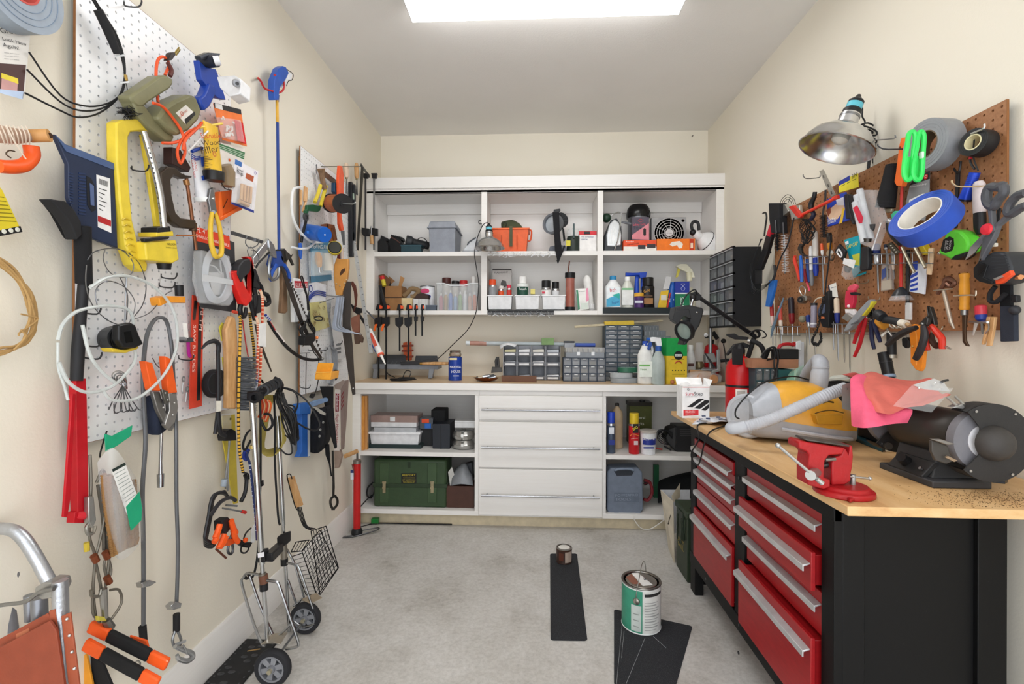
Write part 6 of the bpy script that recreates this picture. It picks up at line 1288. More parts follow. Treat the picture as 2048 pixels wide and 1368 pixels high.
A('handle','#24427f .4').r(q4(1020,1050,1030,1200,1050,1350,1060,1400),.06,.007,8);A('handle','#a32a3a .4').r(q4(975,1200,990,1300,1010,1400),.06,.006,8);A('handle','#e0546a .4').r(q6(860,190,890,260,905,320),.06,.004,7)
T('paring_knife','folding tool with a black and silver logo tag hanging beside the teal pack','tag')
A('case','#1a1a1d .45').R(q4(1430,940,1500,820,1600,930,1560,1080),.075,.01);A('logo','#e6e6e6 .4').r(q4(1470,950,1500,900,1550,980,1530,1020,1480,960),.0765,.003,6,3)
T('caulk_pack','teal and yellow card with a black brush handle and clear bubble','package')
k=A('card','#1aa3b8 .45');k.R(q5(60,760,305,685,300,1240,200,1330,130,1000),.05,.003);k.sub('yellow_panel','#cfd24a .45').R(q5(180,990,300,960,295,1150,230,1140),.0506,.0006);k.sub('lettering','#f2e03a').tx('R','DAP CAP',q5p(105,900),q5p(275,835),.052,1.3);k.sub('white_logo','#eef2f3 .4').R(q5(75,790,125,770,130,820,85,835),.052,.0006);k.sub('card_low','#14909f .45').R(q5(190,1310,395,1240,390,1270,215,1330),.05,.002)
k.sub('handle','#232326').bv(.004).R(q5(310,870,425,860,420,1150,405,1215,290,1230,300,1100),.08,.02);k.sub('bubble','clearbag').bv(.004).R(q5(40,1140,200,1190,250,1150,80,1368,10,1290),.085,.03);k.sub('white_tag','#eceded').R(q5(60,1035,240,1070,205,1190,40,1120),.087,.001);k.sub('dark_part','#3a3a3c .4').R(q5(60,1150,150,1190,110,1260,60,1230),.083,.01)
one('yellow_strip','narrow yellow plastic strip behind the teal pack','strip','#d8cf3a .45').R(q5(430,880,455,890,460,1110,420,1130),.05,.005)
T('small_parts_bag','small clear bag with blue lettering hanging under the bit case','bag')
k=A('bag','clearbag');k.R(q7(470,60,570,40,582,340,460,360),.05,.012);k.sub('blue_print','#44548f').R(q7(478,110,525,80,520,190,475,225),.0512,.0006);k.sub('contents','#b9a78d .7').R(q7(475,240,575,220,578,335,468,350),.046,.007)
T('suction_tool','red rod with a black suction cup at its end below the blue tape roll','tool')
A('rod','#c4342c .4').r([1806,330,1803,400,1800,480,1802,520,1802,578],.06,.0045,8);A('cup','#2b2d30 .3').lathe([.004,.03,.016,.02,.024,.006,.026,0,.0,0],R(1802,592,.06),(0,0,1),20);A('clear_skirt','clear').lathe([.027,0,.034,-.014,.02,-.018],R(1802,592,.06),(0,0,1),18)
T('drywall_saw','short handle tool with a mint green frame tucked behind the blue tape roll','saw')
A('green_handle','#4cc09a .4').R(q5(765,380,820,320,900,315,955,350,960,380,850,390,910,540,930,620,880,600,800,480),.075,.02);A('grey_pad','#8a8d92').R(q5(850,390,950,375,930,480,900,520),.07,.014)
T('ratchet_driver','black handled driver with an oval yellow label left of the blue tape roll','screwdriver')
A('handle','#1d1b1b .4').r(q5(755,470,790,580,860,700,940,800),.095,[.011,.016,.016,.013],12,4);A('end_cap','#b9bbbe .3 .8').ball(R(*q5p(755,475),.1),.010,n=6);A('yellow_label','#d9bf4a .4').R(q5(745,520,770,505,830,580,848,640,825,660,780,610),.113,.003);A('tail','#4b4744').R(q5(960,660,1060,700,1130,770,1000,800),.07,.02)
T('razor_plate','small dark plate with white marks below the driver','plate');A('plate','#4d483c .4 .5').R(q5(700,830,780,790,905,940,830,980),.09,.004)
for q in range(4): A('mark','#e6e2d2').R(q5((760+q*26,840+q*32),(780+q*26,835+q*32),(785+q*26,850+q*32),(765+q*26,855+q*32)),.0905,.0005)
T('blue_envelope','white plastic sleeve with slanted blue stripes under the blue tape roll','sleeve');k=A('sleeve','#d5d9e2 .35');k.R(q7(870,40,990,50,960,390,790,360,800,200),.05,.004)
for q in range(4): k.sub('stripe','#2443a8 .4').R(q7((800,180+q*52),(885,130+q*62),(880,170+q*58),(798,215+q*48)),.0506,.0006)
k.sub('blue_top','#2443a8 .4').R(q7(830,20,885,10,880,110,820,140),.0506,.0006)
t=T('wood_strip','pale flat wooden strip in the rack below the blue tape roll','strip');t.body('#e0c29e .6').R(q5(1340,890,1410,880,1395,1120,1370,1290,1310,1285),.06,.006)
t=T('yellow_marker','yellow plastic bottle tucked behind the rack below the blue tape roll','bottle');t.body('#d9bf30 .4').R(q5(1150,790,1230,790,1340,980,1250,990,1200,900),.045,.02)
for lb,a,b in (('bright steel rod slanting through the rack, left one',(940,870),(1130,1250)),('bright steel rod slanting through the rack, right one',(1110,820),(1300,1180))):
    one('steel_rod',lb,'rod','#b5ad9a .3 .8').tube([R(*q5(a)[0],.08),R(*q5(b)[0],.08)],.0045,8)
T('magnet_pickup','thin black rod with a white grip hanging below the suction tool','tool');A('rod','#1c1c1e').tube([R(1816,500,.05),R(1815,610,.05)],.0055,8);A('grip','#dfdfdf').R(q7(740,485,800,488,798,685,738,683),.055,.008);A('loop','#1c1c1e').r(q7(770,80,765,160,790,180,805,150),.05,.003,6)
T('tape_measure','neon green tape measure with a black label on the brown pegboard','tape measure')
k=A('case','#64d63c .35');k.bv(.006).R(q8(120,200,165,110,230,95,300,115,360,180,370,240,355,310,200,390,150,360,72,325,100,270),.09,.04);k.sub('label','#161716 .4').R(q8(105,280,130,190,190,160,230,180,235,250,215,300,150,322,108,305),.0905,.001);k.sub('black_base','#1a1b1c').R(q8(195,390,240,345,300,330,350,310,330,355,270,392),.0915,.03)
m=k.sub('lettering','#d5d5d5')
for q in range(3): m.text(('STUD FINDER','25 FT','WIDE')[q],R(*q8((150+q*26,295-q*4))[0],.092),R(*q8((160+q*26,200-q*2))[0],.092),V((-1,0,0)),.8)
k.sub('hook','#b9bbb9 .3 .9').R(q8(66,320,90,310,92,335,70,340),.07,.012);A('belt_clip',Jc).tube([R(1910,455,.07),R(1911,448,.07)],.004,6)
T('tape_measure','large black tape measure with an orange trim at the right end of the pegboard','tape measure')
k=A('case','#2d2f33 .45');k.bv(.006).R(q8(430,440,500,380,600,310,700,310,750,340,790,460,800,530,690,615,610,635,500,610,430,570,415,520),.11,.06);k.sub('side_plate','#151618').R(q8(420,470,470,410,560,440,520,560,610,600,600,632,480,605,425,560),.113,.01);k.sub('orange_trim','#e2502a .4').R(q8(630,580,780,490,800,535,700,615,640,632),.116,.01);k.sub('slot','#0c0c0d .3').R(q8(460,500,535,420,550,450,480,545),.1235,.001)
for q in range(5): k.sub('rib','#3b3e44 .45').R(q8((600+q*0,330+q*36),(745+q*8,345+q*26),(746+q*8,350+q*26),(600,336+q*36)),.1105,.0012)
k.sub('steel_tip','#c9c9c6 .3 .9').R(q8(615,575,700,540,705,560,640,590),.12,.004)
one('pencil','flat wooden carpenter pencil sticking out beside the black tape measure','pencil','#c98a5a').tube([R(*q8p(720,560),.07),R(*q8p(890,558),.09)],.0065,6)
T('webbing_strap','black webbing strap with a buckle hanging under the black tape measure','strap')
A('webbing','#15161a .8').R(q8(680,600,785,590,790,840,680,850),.06,.008);A('denim_end','#2b2f3a .9 0 b300').R(q8(680,840,820,840,825,1185,685,1190),.065,.012);A('loop','#1b1c20 .7').r(q8(640,650,590,720,590,790,650,800,740,720),.07,.006,7);A('buckle','#1b1c20').R(q8(780,730,840,735,845,800,800,810),.07,.012);A('bead','#2a2b30').ball(R(*q8p(830,880),.065),.012,n=6)
T('scissors','large grey and red handled scissors hanging open at the right end of the pegboard','scissors')
A('handle_ring','#4a4b50 .45').r(q9(1890,690,1860,700,1800,700,1775,760,1790,820,1830,840,1860,790,1900,740),.12,.011,9,4,True);A('handle_ring','#4a4b50 .45').r(q9(2060,740,2000,760,1945,820,1930,880,1960,890,2020,850,2065,830),.12,.010,9,4)
A('arm','#56575c .45').R(q9(1935,870,1960,890,1850,980,1820,1060,1780,1130,1730,1230,1735,1120,1770,1000,1820,980),.12,.014);A('arm','#56575c .45').R(q9(1775,830,1810,850,1815,960,1830,1010,1760,1060,1750,1000,1790,950),.125,.012);A('blade','#cfd0d0 .25 .9').R(q9(1755,1030,1745,1100,1690,1170,1620,1225,1660,1130),.115,.003);A('blade','#8f8f90 .3 .9').R(q9(1790,1100,1740,1200,1715,1240,1745,1110),.11,.003);A('pivot_knob','#d8303c .4').lathe([.015,0,.013,.006,0,.008],R(*q9p(1780,1003),.126),(-1,0,0),18)
hook(1990,370,PB,.11,A('peg','#c9b28f .4 .5'),'R');A('hang_strap','#202022 .6').R(q9(1850,860,1872,850,1835,1100,1815,1110),.05,.004);A('white_bead','#e6dfd2').R(q9(1815,1105,1838,1100,1838,1128,1816,1130),.052,.008)
T('slim_file','thin black bar hanging right of the blue tape roll','file');A('bar','#222125').R(q9(1550,590,1575,580,1555,990,1540,1000),.04,.006);A('white_tip','#e6e2da').R(q9(1540,935,1560,932,1560,960,1541,962),.042,.008);A('fork',J8).r(q9(1540,565,1560,595,1580,580,1590,515),.042,.003,6)
T('hook_knife','curved blade tool with a yellow wooden handle at the lower right of the pegboard','knife')
a,b=R(1929,545,.055),R(1929,620,.055);d=b-a
A('handle','#d9952f .35').lathe([.0,0,.0135,.004,.0145,.012,.012,.02,.0125,.028,.0145,.055,.0135,.085,.0125,.105,.0145,.118,.012,.124,0,.124],a,d,18,d.length/.124);A('ferrule','#9a9a98 .35 .9').tube([b,R(1929,630,.055)],.0085,12);A('blade','#5a4636 .45 .6').R(q8(310,930,350,925,340,1100,345,1180,375,1235,345,1230,315,1190),.058,.006);A('ring_hook','#c9b9a4 .3 .8').r(q8(232,742,300,738,400,735,445,738,450,690),.075,.0022,6)
T('rivet_tool','long pale steel pin under a bent rusty clip on the brown pegboard','tool');A('pin','#cdbfae .35 .6').tube(PR(q8(132,690,160,800,205,1000,235,1060),.055),[.0055,.0055,.0055,.003],10);A('shelf_wire','#b5ab98 .3 .8').r(q8(35,690,120,682,225,672),.075,.002,6);A('clip','#7a5646 .4 .6').r(q8(75,720,130,640,160,590,215,590,240,620,205,650,165,620),.06,.006,7,4);A('hex_end','#6b4638 .4 .6').lathe([.018,0,.018,.01,0,.01],R(*q8p(195,605),.05),(-1,0,0),6)
T('clothespin','wooden clothespin clipped near the lower right of the brown pegboard','clothespin');A('leg','handlewood').R(q8(550,945,585,945,575,1050,515,1220,498,1215,530,1080),.065,.008);A('leg','handlewood').R(q8(590,945,632,948,615,1080,585,1230,545,1232,575,1060),.065,.008);A('spring','#b9b9b5 .3 .9').r(q8(540,1110,575,1060,565,1000,545,990),.067,.0018,6)
T('tool_shelf','small steel ring shelf holding the banded screwdriver','holder');A('plate','#b9bbbe .3 .9').tube([R(*q8p(385,995),.03),R(*q8p(565,1000),.09)],.003,6);A('tip','#d9d9d6 .3 .8').tube([R(*q8p(455,1005),.06),R(*q8p(420,1125),.06)],[.005,.002],8)
for u,v,lb in ((1885,660,'empty steel hook right of the red handled long nose pliers'),(1760,600,'empty steel hook above the dark blue pliers'),(1737,565,'small empty hook below the teal pack'),(1575,600,'empty hook behind the left rack screwdrivers')):
    hook(u,v,PB,.04,one('pegboard_hook',lb,'hook','#b5a893 .35 .8','empty hooks on the brown pegboard'),'R')
T('trouble_light_tester','clear circuit tester with a black coiled cord hanging from the brown pegboard','tester')
A('body','#8f8a9a .25').tube([R(1628,608,.09),R(1627,655,.09)],.0115,14);A('cap','#2a292c .4').tube([R(1628,606,.09),R(1628,611,.09)],.0128,14);A('band','#dcdce2 .4').tube([R(1627,646,.09),R(1627,649,.09)],.0122,14);A('lead','#d9d3c6 .4').r(q6(970,500,1000,450,1060,420,1090,415),.09,.0025,6)
pts=[];pl_=cat(PR(q6(1120,420,1090,560,1060,720,1020,900,950,1050,960,1110,1030,1130,1080,1060,1070,960),.10),14)
for i,p in enumerate(pl_): a=i*1.9;pts.append(p+V((0,.0075*math.cos(a),.0075*math.sin(a))))
A('coil_cord','#161618').tube(pts,.0024,6)
T('soldering_iron','dark electric tool with a blue grey side panel and black cord','tool');A('body','#1a1a1d .45').R(q6(1150,340,1190,310,1200,600,1190,880,1100,870,1020,680,1090,520),.075,.03);A('panel','#58627a .35').R(q6(1020,640,1075,520,1140,520,1130,650,1040,690),.0765,.002);A('orange_tab','#d87a4a .4').R(q6(1050,700,1110,710,1115,740,1060,740),.08,.008);A('cord','#1b1b1d .6').r([1663,470,1658,520,1653,560,1650,590],.07,.003,6)
T('price_tag','white paper tag hanging above the pink screwdrivers','tag');A('tag','#ecebe4 .6').R(q6(1205,230,1305,190,1335,415,1235,400),.06,.001);A('navy_edge','#252a4a').R(q6(1185,230,1210,222,1232,380,1205,390),.059,.001);A('print','#8b8d99 .6').R(q6(1230,270,1305,250,1306,258,1232,280),.0605,.0004)
T('folding_knife','pink and white utility knife low on the brown pegboard','knife');A('top','#e0566c .4').R(q7(80,320,110,290,160,270,185,300,160,350,140,350,85,350),.075,.012);A('body','#cf2f4c .4').R(q7(65,350,150,345,155,470,130,550,55,545,52,450),.08,.014);A('white_end','#f2eef0 .4').R(q7(52,560,150,560,170,620,130,650,60,610),.075,.012);A('rivet','#f2dfe2 .4').ball(R(*q7p(100,525),.081),.006,n=6);A('black_clip',BK).R(q7(105,370,170,365,220,385,215,400,120,400),.09,.008)
T('box_cutter','grey utility knife with a yellow edge lying diagonally over the lower rack','knife');A('body','#8f9398 .4').R(q7(35,820,70,740,200,580,320,455,350,450,330,520,220,660,110,790),.12,.018);A('yellow_edge','#d9cc3a .4').R(q7(235,640,350,470,385,475,270,630),.118,.014);A('slider','#5a5d62 .4').R(q7(120,730,200,690,205,705,130,745),.1205,.004);A('steel_clip','#bcbab6 .3 .8').R(q7(10,660,70,600,140,650,80,700),.09,.014)
T('driver_pair','black screwdriver with a white ring lying along the bottom edge of the pegboard','screwdriver');A('handle','#2a2b2e').r(q7(510,680,600,690,690,715),.11,.0125,12,3);A('white_ring','#e6dfd0 .4').r(q7(690,715,760,730),.11,.0115,12,1);A('tip','#b5936a .4').r(q7(760,730,800,750),.11,.006,10,1);A('cap','#232427 .45').r(q7(420,610,455,635,490,660),.12,[.016,.018,.015],12,3);A('amber_end','#c98a2e .4').r(q7(440,690,480,735,510,750),.10,.014,10,3)
T('spring_row','row of small pale hooks along the bottom edge of the brown pegboard','hooks');
for q in range(6): A('small_hook','#d9d3c4 .35 .6').r(q7((560+q*45,735+q*2),(585+q*45,765),(610+q*45,775)),.07,.003,6,3)
T('orange_sheath','translucent orange leaf shaped sheath hanging below the brown pegboard','sheath');k=A('sheath','#f0902a .35');k.R(q7(775,750,840,730,910,760,925,850,950,1050,935,1220,905,1270,860,1250,800,1170,800,960),.10,.012);k.sub('rivet','#e0b05a .3 .6').ball(R(*q7p(830,985),.101),.004,n=5);k.sub('ridge','#f5a84a .4').r(q7(860,780,880,950,870,1200),.101,.002,6)
T('pocket_light','black pocket flashlight hanging below the bottom edge of the brown pegboard','flashlight');A('body','#1a1a1c .45').tube(PR(q7(585,830,590,1080),.075),.0135,14);A('head','#9a958a .35 .8').tube(PR(q7(590,1080,592,1120),.075),.0145,14);A('pen','#b5b5b3 .3 .9').tube(PR(q7(520,760,600,880),.09),.0035,8);A('white_tag','#eceae4').R(q7(460,860,530,800,545,820,475,880),.08,.001)
T('car_key_fob','round black key fob hanging beside the orange sheath','key fob');A('fob','#18191b .4').R(q7(700,900,720,880,760,880,778,920,770,980,745,1008,705,975),.08,.012);A('key_ring','#b9b9b5 .3 .9').ring(R(*q7p(742,865),.08),(1,0,0),.007,.0055,.002,14)
T('black_flashlight','long black flashlight standing behind the pink rag on the workbench','flashlight');a,b=R(*q7p(500,1060),.09),R(*q7p(555,1310),.09);d=b-a;A('barrel','#19191b .35').tube([a,a+d*.45,b],[.0185,.018,.017],18);A('ring','#2b2b2e .3').tube([a+d*.42,a+d*.46],.0192,18);A('collar','#8ea3bd .4').tube([b,b+d*.12],.019,16);A('end','#0c0c0d .3').tube([a-d*.01,a],.0175,18)
A('barrel','#19191b .35').tube([b+d*.1,V((b.x+d.x*.1,b.y,BT+.001))],.015,14)
T('socket_ring','chrome ring of sockets hanging in the lower left of the brown pegboard','sockets');A('ring','#c9c9c6 .3 .9').r(q6(750,290,790,240,840,290,830,380,790,380),.06,.0025,6,4,True);A('socket','#8d8b86 .3 .9').lathe([.014,0,.017,.004,.017,.03,0,.03],R(*q6p(762,452),.085),(.8,.4,0),18);A('socket','#b5b3ae .3 .9').lathe([.012,0,.012,.03,0,.03],R(*q6p(830,430),.07),(.8,.4,0),16);A('socket_face','#1c1b1a').ring(R(*q6p(760,452),.086),(.8,.4,0),.0125,.006,.003,14)
T('watch_face','small round watch-like gauge hanging below the amber screwdriver','gauge');A('case','#b9a78d .35 .6').lathe([.015,0,.016,.006,.013,.009,0,.009],R(*q4p(1380,960),.05),(-1,-.3,0),18);A('dial','#ecece8 .4').R(q4(1350,930,1400,920,1425,945,1380,970),.062,.001);A('bezel','#6a5b4c .4 .6').r(q4(1340,990,1370,1060,1410,1060,1430,1000),.055,.004,7)
T('putty_knife','blue grey blade tool leaning through the left rack in front of the screwdrivers','tool');A('blade','#7d97b0 .35 .4').R(q6(500,420,515,430,420,700,340,960,310,1040,320,900,390,700),.09,.003);A('knob','#8a8672 .7').ball(R(1605,638,.07),.016,n=7)
# ---------------- things on the wall shelves ----------------
def fb(m,u0,v0,u1,v1,Y,dp,zb=None):
    a=B(u0,v1,Y);b=B(u1,v0,Y);return m.box((a.x,Y,a.z if zb is None else zb),(b.x,Y+dp,b.z))
def bc(u,Y,z): return V((B(u,600,Y).x,Y,z))
def kx(px,Y): return px*Y/957.4
def zt(u,v,Y): return B(u,v,Y).z
def bot(name,label,u,hw,v,Y,z,body,cap,cat_='bottle',**k):
    return bottle(T(name,label,cat_),bc(u,Y,z),kx(hw,Y),zt(u,v,Y)-z,body,cap,**k)
def prt(mt,u0,v0,u1,v1,Y): A('print',mt).rb(u0,v0,u1,v1,Y-.0006,.0005)
e=.001
for q,(u0,u1,v0) in enumerate(((752,776,474),(772,806,472))):
    T('gutter_guard',['black spiked plastic strip heaped at the left end of the top shelf','black spiked plastic strip with brown edge, second from the left on the top shelf'][q],'strip');y=3.36+.05*q
    k=A('strip','#19191a .6');k.B([(u0,503),(u0+2,484),(u0+12,v0),(u1-6,v0+6),(u1,490),(u1,503)],y,.10)
    for s in range(9): f=s/8;k.sub('spike','#19191a .6').B([(lerp(u0+10,u1-3,f)-1.4,v0+3+f*5),(lerp(u0+10,u1-3,f),v0-4+f*5),(lerp(u0+10,u1-3,f)+1.4,v0+3+f*5)],y+.01,.09)
    if q: A('brown_edge','#5a3a34 .6').b([782,474,792,480,800,486],3.37,.004,6)
T('flashlight','black rubber flashlight lying on the top shelf left of the tool box','flashlight');a,b=B(812,482,3.36),B(858,492,3.42);d=b-a
A('head','#232528').tube([a,a+d*.22,a+d*.3],[.040,.040,.032],18);A('body','#1e2023').tube([a+d*.3,b],[.030,.027],16);
for q in range(8): A('rib','#2d3034').ring(a+d*(.03+q*.024),d,.0412,.038,.005,18)
A('cord','#111111').b([832,482,840,476,850,478,856,490,846,498,838,492],3.33,.003,6)
T('small_case','small dark teal box under the black flashlight','box');fb(A('case','#24414a').bv(.002),802,491,842,503,3.32,.06,S1+e);fb(A('lid','#2b4a54'),801,489.5,843,492,3.318,.064)
T('tool_box','grey plastic lidded tool box on the top shelf','box')
y=3.30;k=A('box_body','#8d929c .5 0 b120');a=[B(858,456,y),B(911,456,y)];x0,x1=B(859.5,500,y).x,B(909.5,500,y).x;X0,X1=a[0].x,a[1].x;zt_=a[0].z
loft(k.bv(.003),[[V((x0,y,S1+e)),V((x1,y,S1+e)),V((x1,y+.25,S1+e)),V((x0,y+.25,S1+e))],[V((X0,y-.01,zt_)),V((X1,y-.01,zt_)),V((X1,y+.26,zt_)),V((X0,y+.26,zt_))]])
z2=zt(880,442,y);l=A('lid','#999ea8 .5 0 b120').bv(.004);loft(l,[[V((X0-.004,y-.014,zt_)),V((X1+.004,y-.014,zt_)),V((X1+.004,y+.264,zt_)),V((X0-.004,y+.264,zt_))],[V((X0+.004,y-.002,z2-.006)),V((X1-.004,y-.002,z2-.006)),V((X1-.004,y+.25,z2-.006)),V((X0+.004,y+.25,z2-.006))],[V((X0+.012,y+.006,z2)),V((X1-.012,y+.006,z2)),V((X1-.012,y+.24,z2)),V((X0+.012,y+.24,z2))]]);A('rim','#7d828c').box((X0-.01,y-.018,zt_-.004),(X1+.01,y+.268,zt_+.003))
t=T('travel_iron','white and grey clothes iron on the top shelf behind the hanging lamp','iron');A('body','#d3d6da .35').bv(.004).B([926,503,928,497,938,486,950,475,954,476,955,503],3.36,.08);A('handle','#5a5d62 .4').b([935,490,938,484,952,475],3.355,.005,8,3);A('sole','#9a9da2 .3 .7').B([925,501,956,501,956,503,925,503],3.358,.09)
clamp_lamp('aluminium clamp lamp hanging from the shelf upright above the orange tub',(B(979,497,3.16)),(-.03,.02,1),.80,0)
t=THINGS[-1];A('cord',BK).b([(976,445,3.16),(966,450,3.16),(955,475,3.17),(949,505,3.22),(952,530,3.26),(957,565,3.265),(955,600,3.265),(951,628,3.265),(935,660,3.30),(905,690,3.40),(880,714,3.48),(850,735,3.50)],3.2,.003,6,4);A('hook',J8).b([962,442,958,441,958,447,964,448],3.262,.003,6);A('clamp','#b5b6b8 .3 .9').b([962,455,966,450,974,452],3.2,.004,6)
y=3.33;T('storage_tub','orange plastic tub with a dark green strap on the top shelf','tub')
k=A('tub','#e2602c .45');x0,x1=B(991,500,y).x,B(1052,500,y).x;X0,X1=B(984,457,y).x,B(1057,457,y).x;zt_=zt(1020,457,y)
loft(k.bv(.003),[[V((x0,y+.01,S1+e)),V((x1,y+.01,S1+e)),V((x1,y+.17,S1+e)),V((x0,y+.17,S1+e))],[V((X0,y,zt_)),V((X1,y,zt_)),V((X1,y+.19,zt_)),V((X0,y+.19,zt_))]]);A('rim','#ec6c36 .4').bv(.002).box((X0-.008,y-.008,zt_-.006),(X1+.008,y+.198,zt_+.004));A('side_handle','#d8562a .45').b([1058,459,1063,463,1061,480,1056,482],y+.05,.006,8)
for u in (1003,1034): A('panel_groove','#c24f22').B([(u-1,470),(u+1,470),(u+1,498),(u-1,498)],y-.0002,.01)
s=A('strap','#55553f .8');s.B([1019,452,1025,452,1025,493,1019,493],y-.012,.003);
T('canvas_bag','olive green canvas pouch heaped on top of the orange tub','bag');patch(A('canvas','#4a4f39 .9 0 b250').bv(0),[PQ(r,0) for r in ([(1003,457,3.36),(1020,456,3.35),(1046,456,3.36)],[(1002,446,3.38),(1022,442,3.38),(1040,448,3.38)],[(1006,444,3.44),(1024,441,3.45),(1036,446,3.44)],[(1004,458,3.48),(1022,458,3.49),(1044,458,3.48)])],(0,0,-.003));A('buckle','#2c2f24 .6').b([1004,454,1006,445,1013,447,1010,455],3.345,.004,6)
T('handheld_fan','round grey lamp or fan head with a long black strap hanging over the shelf edge','lamp');c=B(1106,448,3.36)
A('housing','#6e7278 .4').ring(c,(-.5,-.86,0),.072,.058,.04,28);A('lens','#b9c0c6 .2').lathe([.058,0,0,.01],c,(-.5,-.86,0),26);A('back_grille','#2b2c2f .6').ring(B(1121,441,3.40),(.3,-.9,0),.055,.008,.02,26);
for q in range(10): A('grille_bar','#3d3f43').cyl(B(1121,441,3.386),B(1121,441,3.386)+V((.05*math.cos(q*.63),0,.05*math.sin(q*.63))),.002,seg=5)
A('top_bracket',BK).B([1105,430,1108,419,1120,417,1121,421,1113,428],3.33,.02);st_=A('strap','#17171a .85');st_.B([1105,424,1118,424,1120,470,1124,500,1116,528,1110,500,1108,470],3.262,.006);st_.B([1116,528,1113,521,1125,497,1128,490,1131,492],3.258,.004);A('strap','#17171a .85').B([1124,455,1128,457,1131,480,1127,484],3.30,.005);A('foot','#5c5f68').B([1097,502,1100,493,1118,489,1131,492,1133,502],3.33,.08)
T('lantern','small camping lantern with a clear dome and dark green base on the top shelf','lantern');c=bc(1146,3.36,S1+e);h=zt(1146,474,3.36)-S1
A('base','#26302b .45').lathe([(.045,0),(.047,.01),(.045,h*.9),(.04,h)],c,seg=22);A('dome','clear').lathe([(.046,h),(.046,h+.02),(.036,h+.05),(.0,h+.062)],c,seg=22);A('bail','#5a6a6e .35 .7').tube([c+V((0,-.05,h-.02)),c+V((0,-.052,h+.08))],.006,8);prt('#d6c93a .4',1132,481,1141,492,3.31)
T('first_aid_box','white box with a red top stripe on the top shelf','box');y=3.34;fb(A('carton','#eceae8'),1159,462,1193,503,y,.12,S1+e);prt('#d2303a',1157.6,462,1193,470,y);prt('#22222a',1168,463,1180,468.5,y-.0006);m=A('lettering','#3d5a8a');m.tb('Pads and Bandages',(1163,475),(1188,475),y-.001);m.tb('sterile',(1163,480),(1175,480),y-.001)
for v,zz,lb in ((507,'','silver wire hooks tangled along the front edge of the middle top shelf'),(627,'','silver wire hooks along the front edge of the middle lower shelf')):
    T('wire_hook_rail',lb,'hooks');rn=random.Random(v)
    for q in range(2): A('rail','#c9cbce .25 1').tube(PQ([(976,v-1+q*4),(1112 if v<600 else 1108,v-1+q*4)],3.262),.0016,6)
    for q in range(11): u=980+q*11.5+rn.uniform(-2,2);A('hook',J5).b([(u,v-4),(u+rn.uniform(-3,6),v),(u+rn.uniform(0,7),v+5),(u+rn.uniform(3,10),v+rn.uniform(3,8)),(u+9,v)],3.255,.0012,5,3)
T('spotlight','rechargeable spotlight with a clear oval lens and wire handle on the top shelf','lamp');y=3.34
A('body','#3c3f44 .4').bv(.006).B([1208,503,1210,470,1222,440,1234,436,1243,452,1245,503],y,.10);k=A('lens','#d6d9dc .15 .3');k.bv(.006).B([1214,492,1213,470,1219,448,1229,438,1239,446,1243,470,1242,490,1230,493],y-.012,.014)
for q in range(5): k.sub('lens_rib','#f2f4f6 .15').B([(1218+q*4.4,452+abs(q-2)*5),(1220+q*4.4,452+abs(q-2)*5),(1221+q*4.6,488),(1218+q*4.6,488)],y-.0135,.002)
A('wire_handle','#c9cbce .2 1').b([1222,431,1236,424,1242,425,1241,450,1236,480,1229,500],y-.03,.0035,7,1);A('handle_tube','#6d7076 .35').tube([B(1243,444,y),B(1262,448,y)],.008,10);A('green_knob','#1f3b2c .4').ball(B(1213,436,3.38),.032,n=9)
T('thermos_jug','black lidded insulated jug with a grey body standing behind the tape carton','jug');c=bc(1276,3.45,S1+e);h=zt(1276,436,3.45)-S1
A('body','#7d8086 .35 .5').lathe([(.07,0),(.072,.01),(.072,h)],c,seg=24);A('lid','#121214 .2').lathe([(.083,h-.002),(.085,h+.02),(.078,h+.06),(.06,h+.085),(0,h+.095)],c,seg=26);A('grip','#121214 .25').b([1294,418,1299,425,1297,434,1291,438],3.40,.008,8)
T('tape_carton','purple and red carton printed Safety Grip Tape on the top shelf','box');y=3.36;zb_=zt(1280,480,y);fb(A('carton','#57515f'),1264,434,1298,480.5,y,.10)
k=A('print','#d98a94');k.B([1264,478,1264,470,1298,446,1298,480],y-.0006,.0005);A('hole','#141416 .4').B([1286.5,458,1289,456,1292,458,1292,470,1289.5,472,1286.5,470],y-.001,.001);m=A('lettering','#e35a6a');m.tb('Safety Grip',(1266,452),(1291,450),y-.0012,1.1);A('lettering','#3a3644').tb('Tape',(1266.5,459),(1283,458),y-.0012,1.1);A('emblem','#d0525a').b([1276,441,1281,438,1286,441,1281,444],y-.001,.0012,5,4,True)
for q,(u0,u1,v0,c1,lb) in enumerate(((1247,1313,480,'#e4522c','flat red and white deflector carton on the top shelf'),(1314,1390,477.5,'#ef7a22','flat orange carton with a pictured tool on the top shelf'))):
    T('flat_carton',lb,'box');y=3.31;fb(A('carton',c1),u0,v0,u1,502,y,.17,S1+e)
    if q==0: prt('#e9e4dd',1247,493,1313,502,y);prt('#3a3438',1276,490,1291,498,y-.0006);prt('#3a3438',1294,488,1311,496,y-.0006);A('lettering','#5a1f14').tb('DEFLECTOR',(1255,491),(1278,488),y-.001,.9);A('lettering','#f6ece6').tb('Powder',(1252,485),(1268,484.5),y-.001,.9)
    else: A('print','#efe6da').B([1339,489,1344,484,1360,482,1366,488,1364,496,1358,497,1354,490,1345,493],y-.0006,.0005);A('print','#c23a1c').B([1379,478,1388,478,1388,500,1379,500],y-.0006,.0005);A('print','#f2d2b8').B([1381,486,1386,486,1386,496,1381,496],y-.001,.0005)
T('box_fan','small square grey fan with a round grille standing on the cartons','fan');y=3.42;fb(A('frame','#a5a5a6 .45').bv(.004),1303,434,1373,486,y,.05,zt(1310,480,y));c=B(1338,466,y-.002)
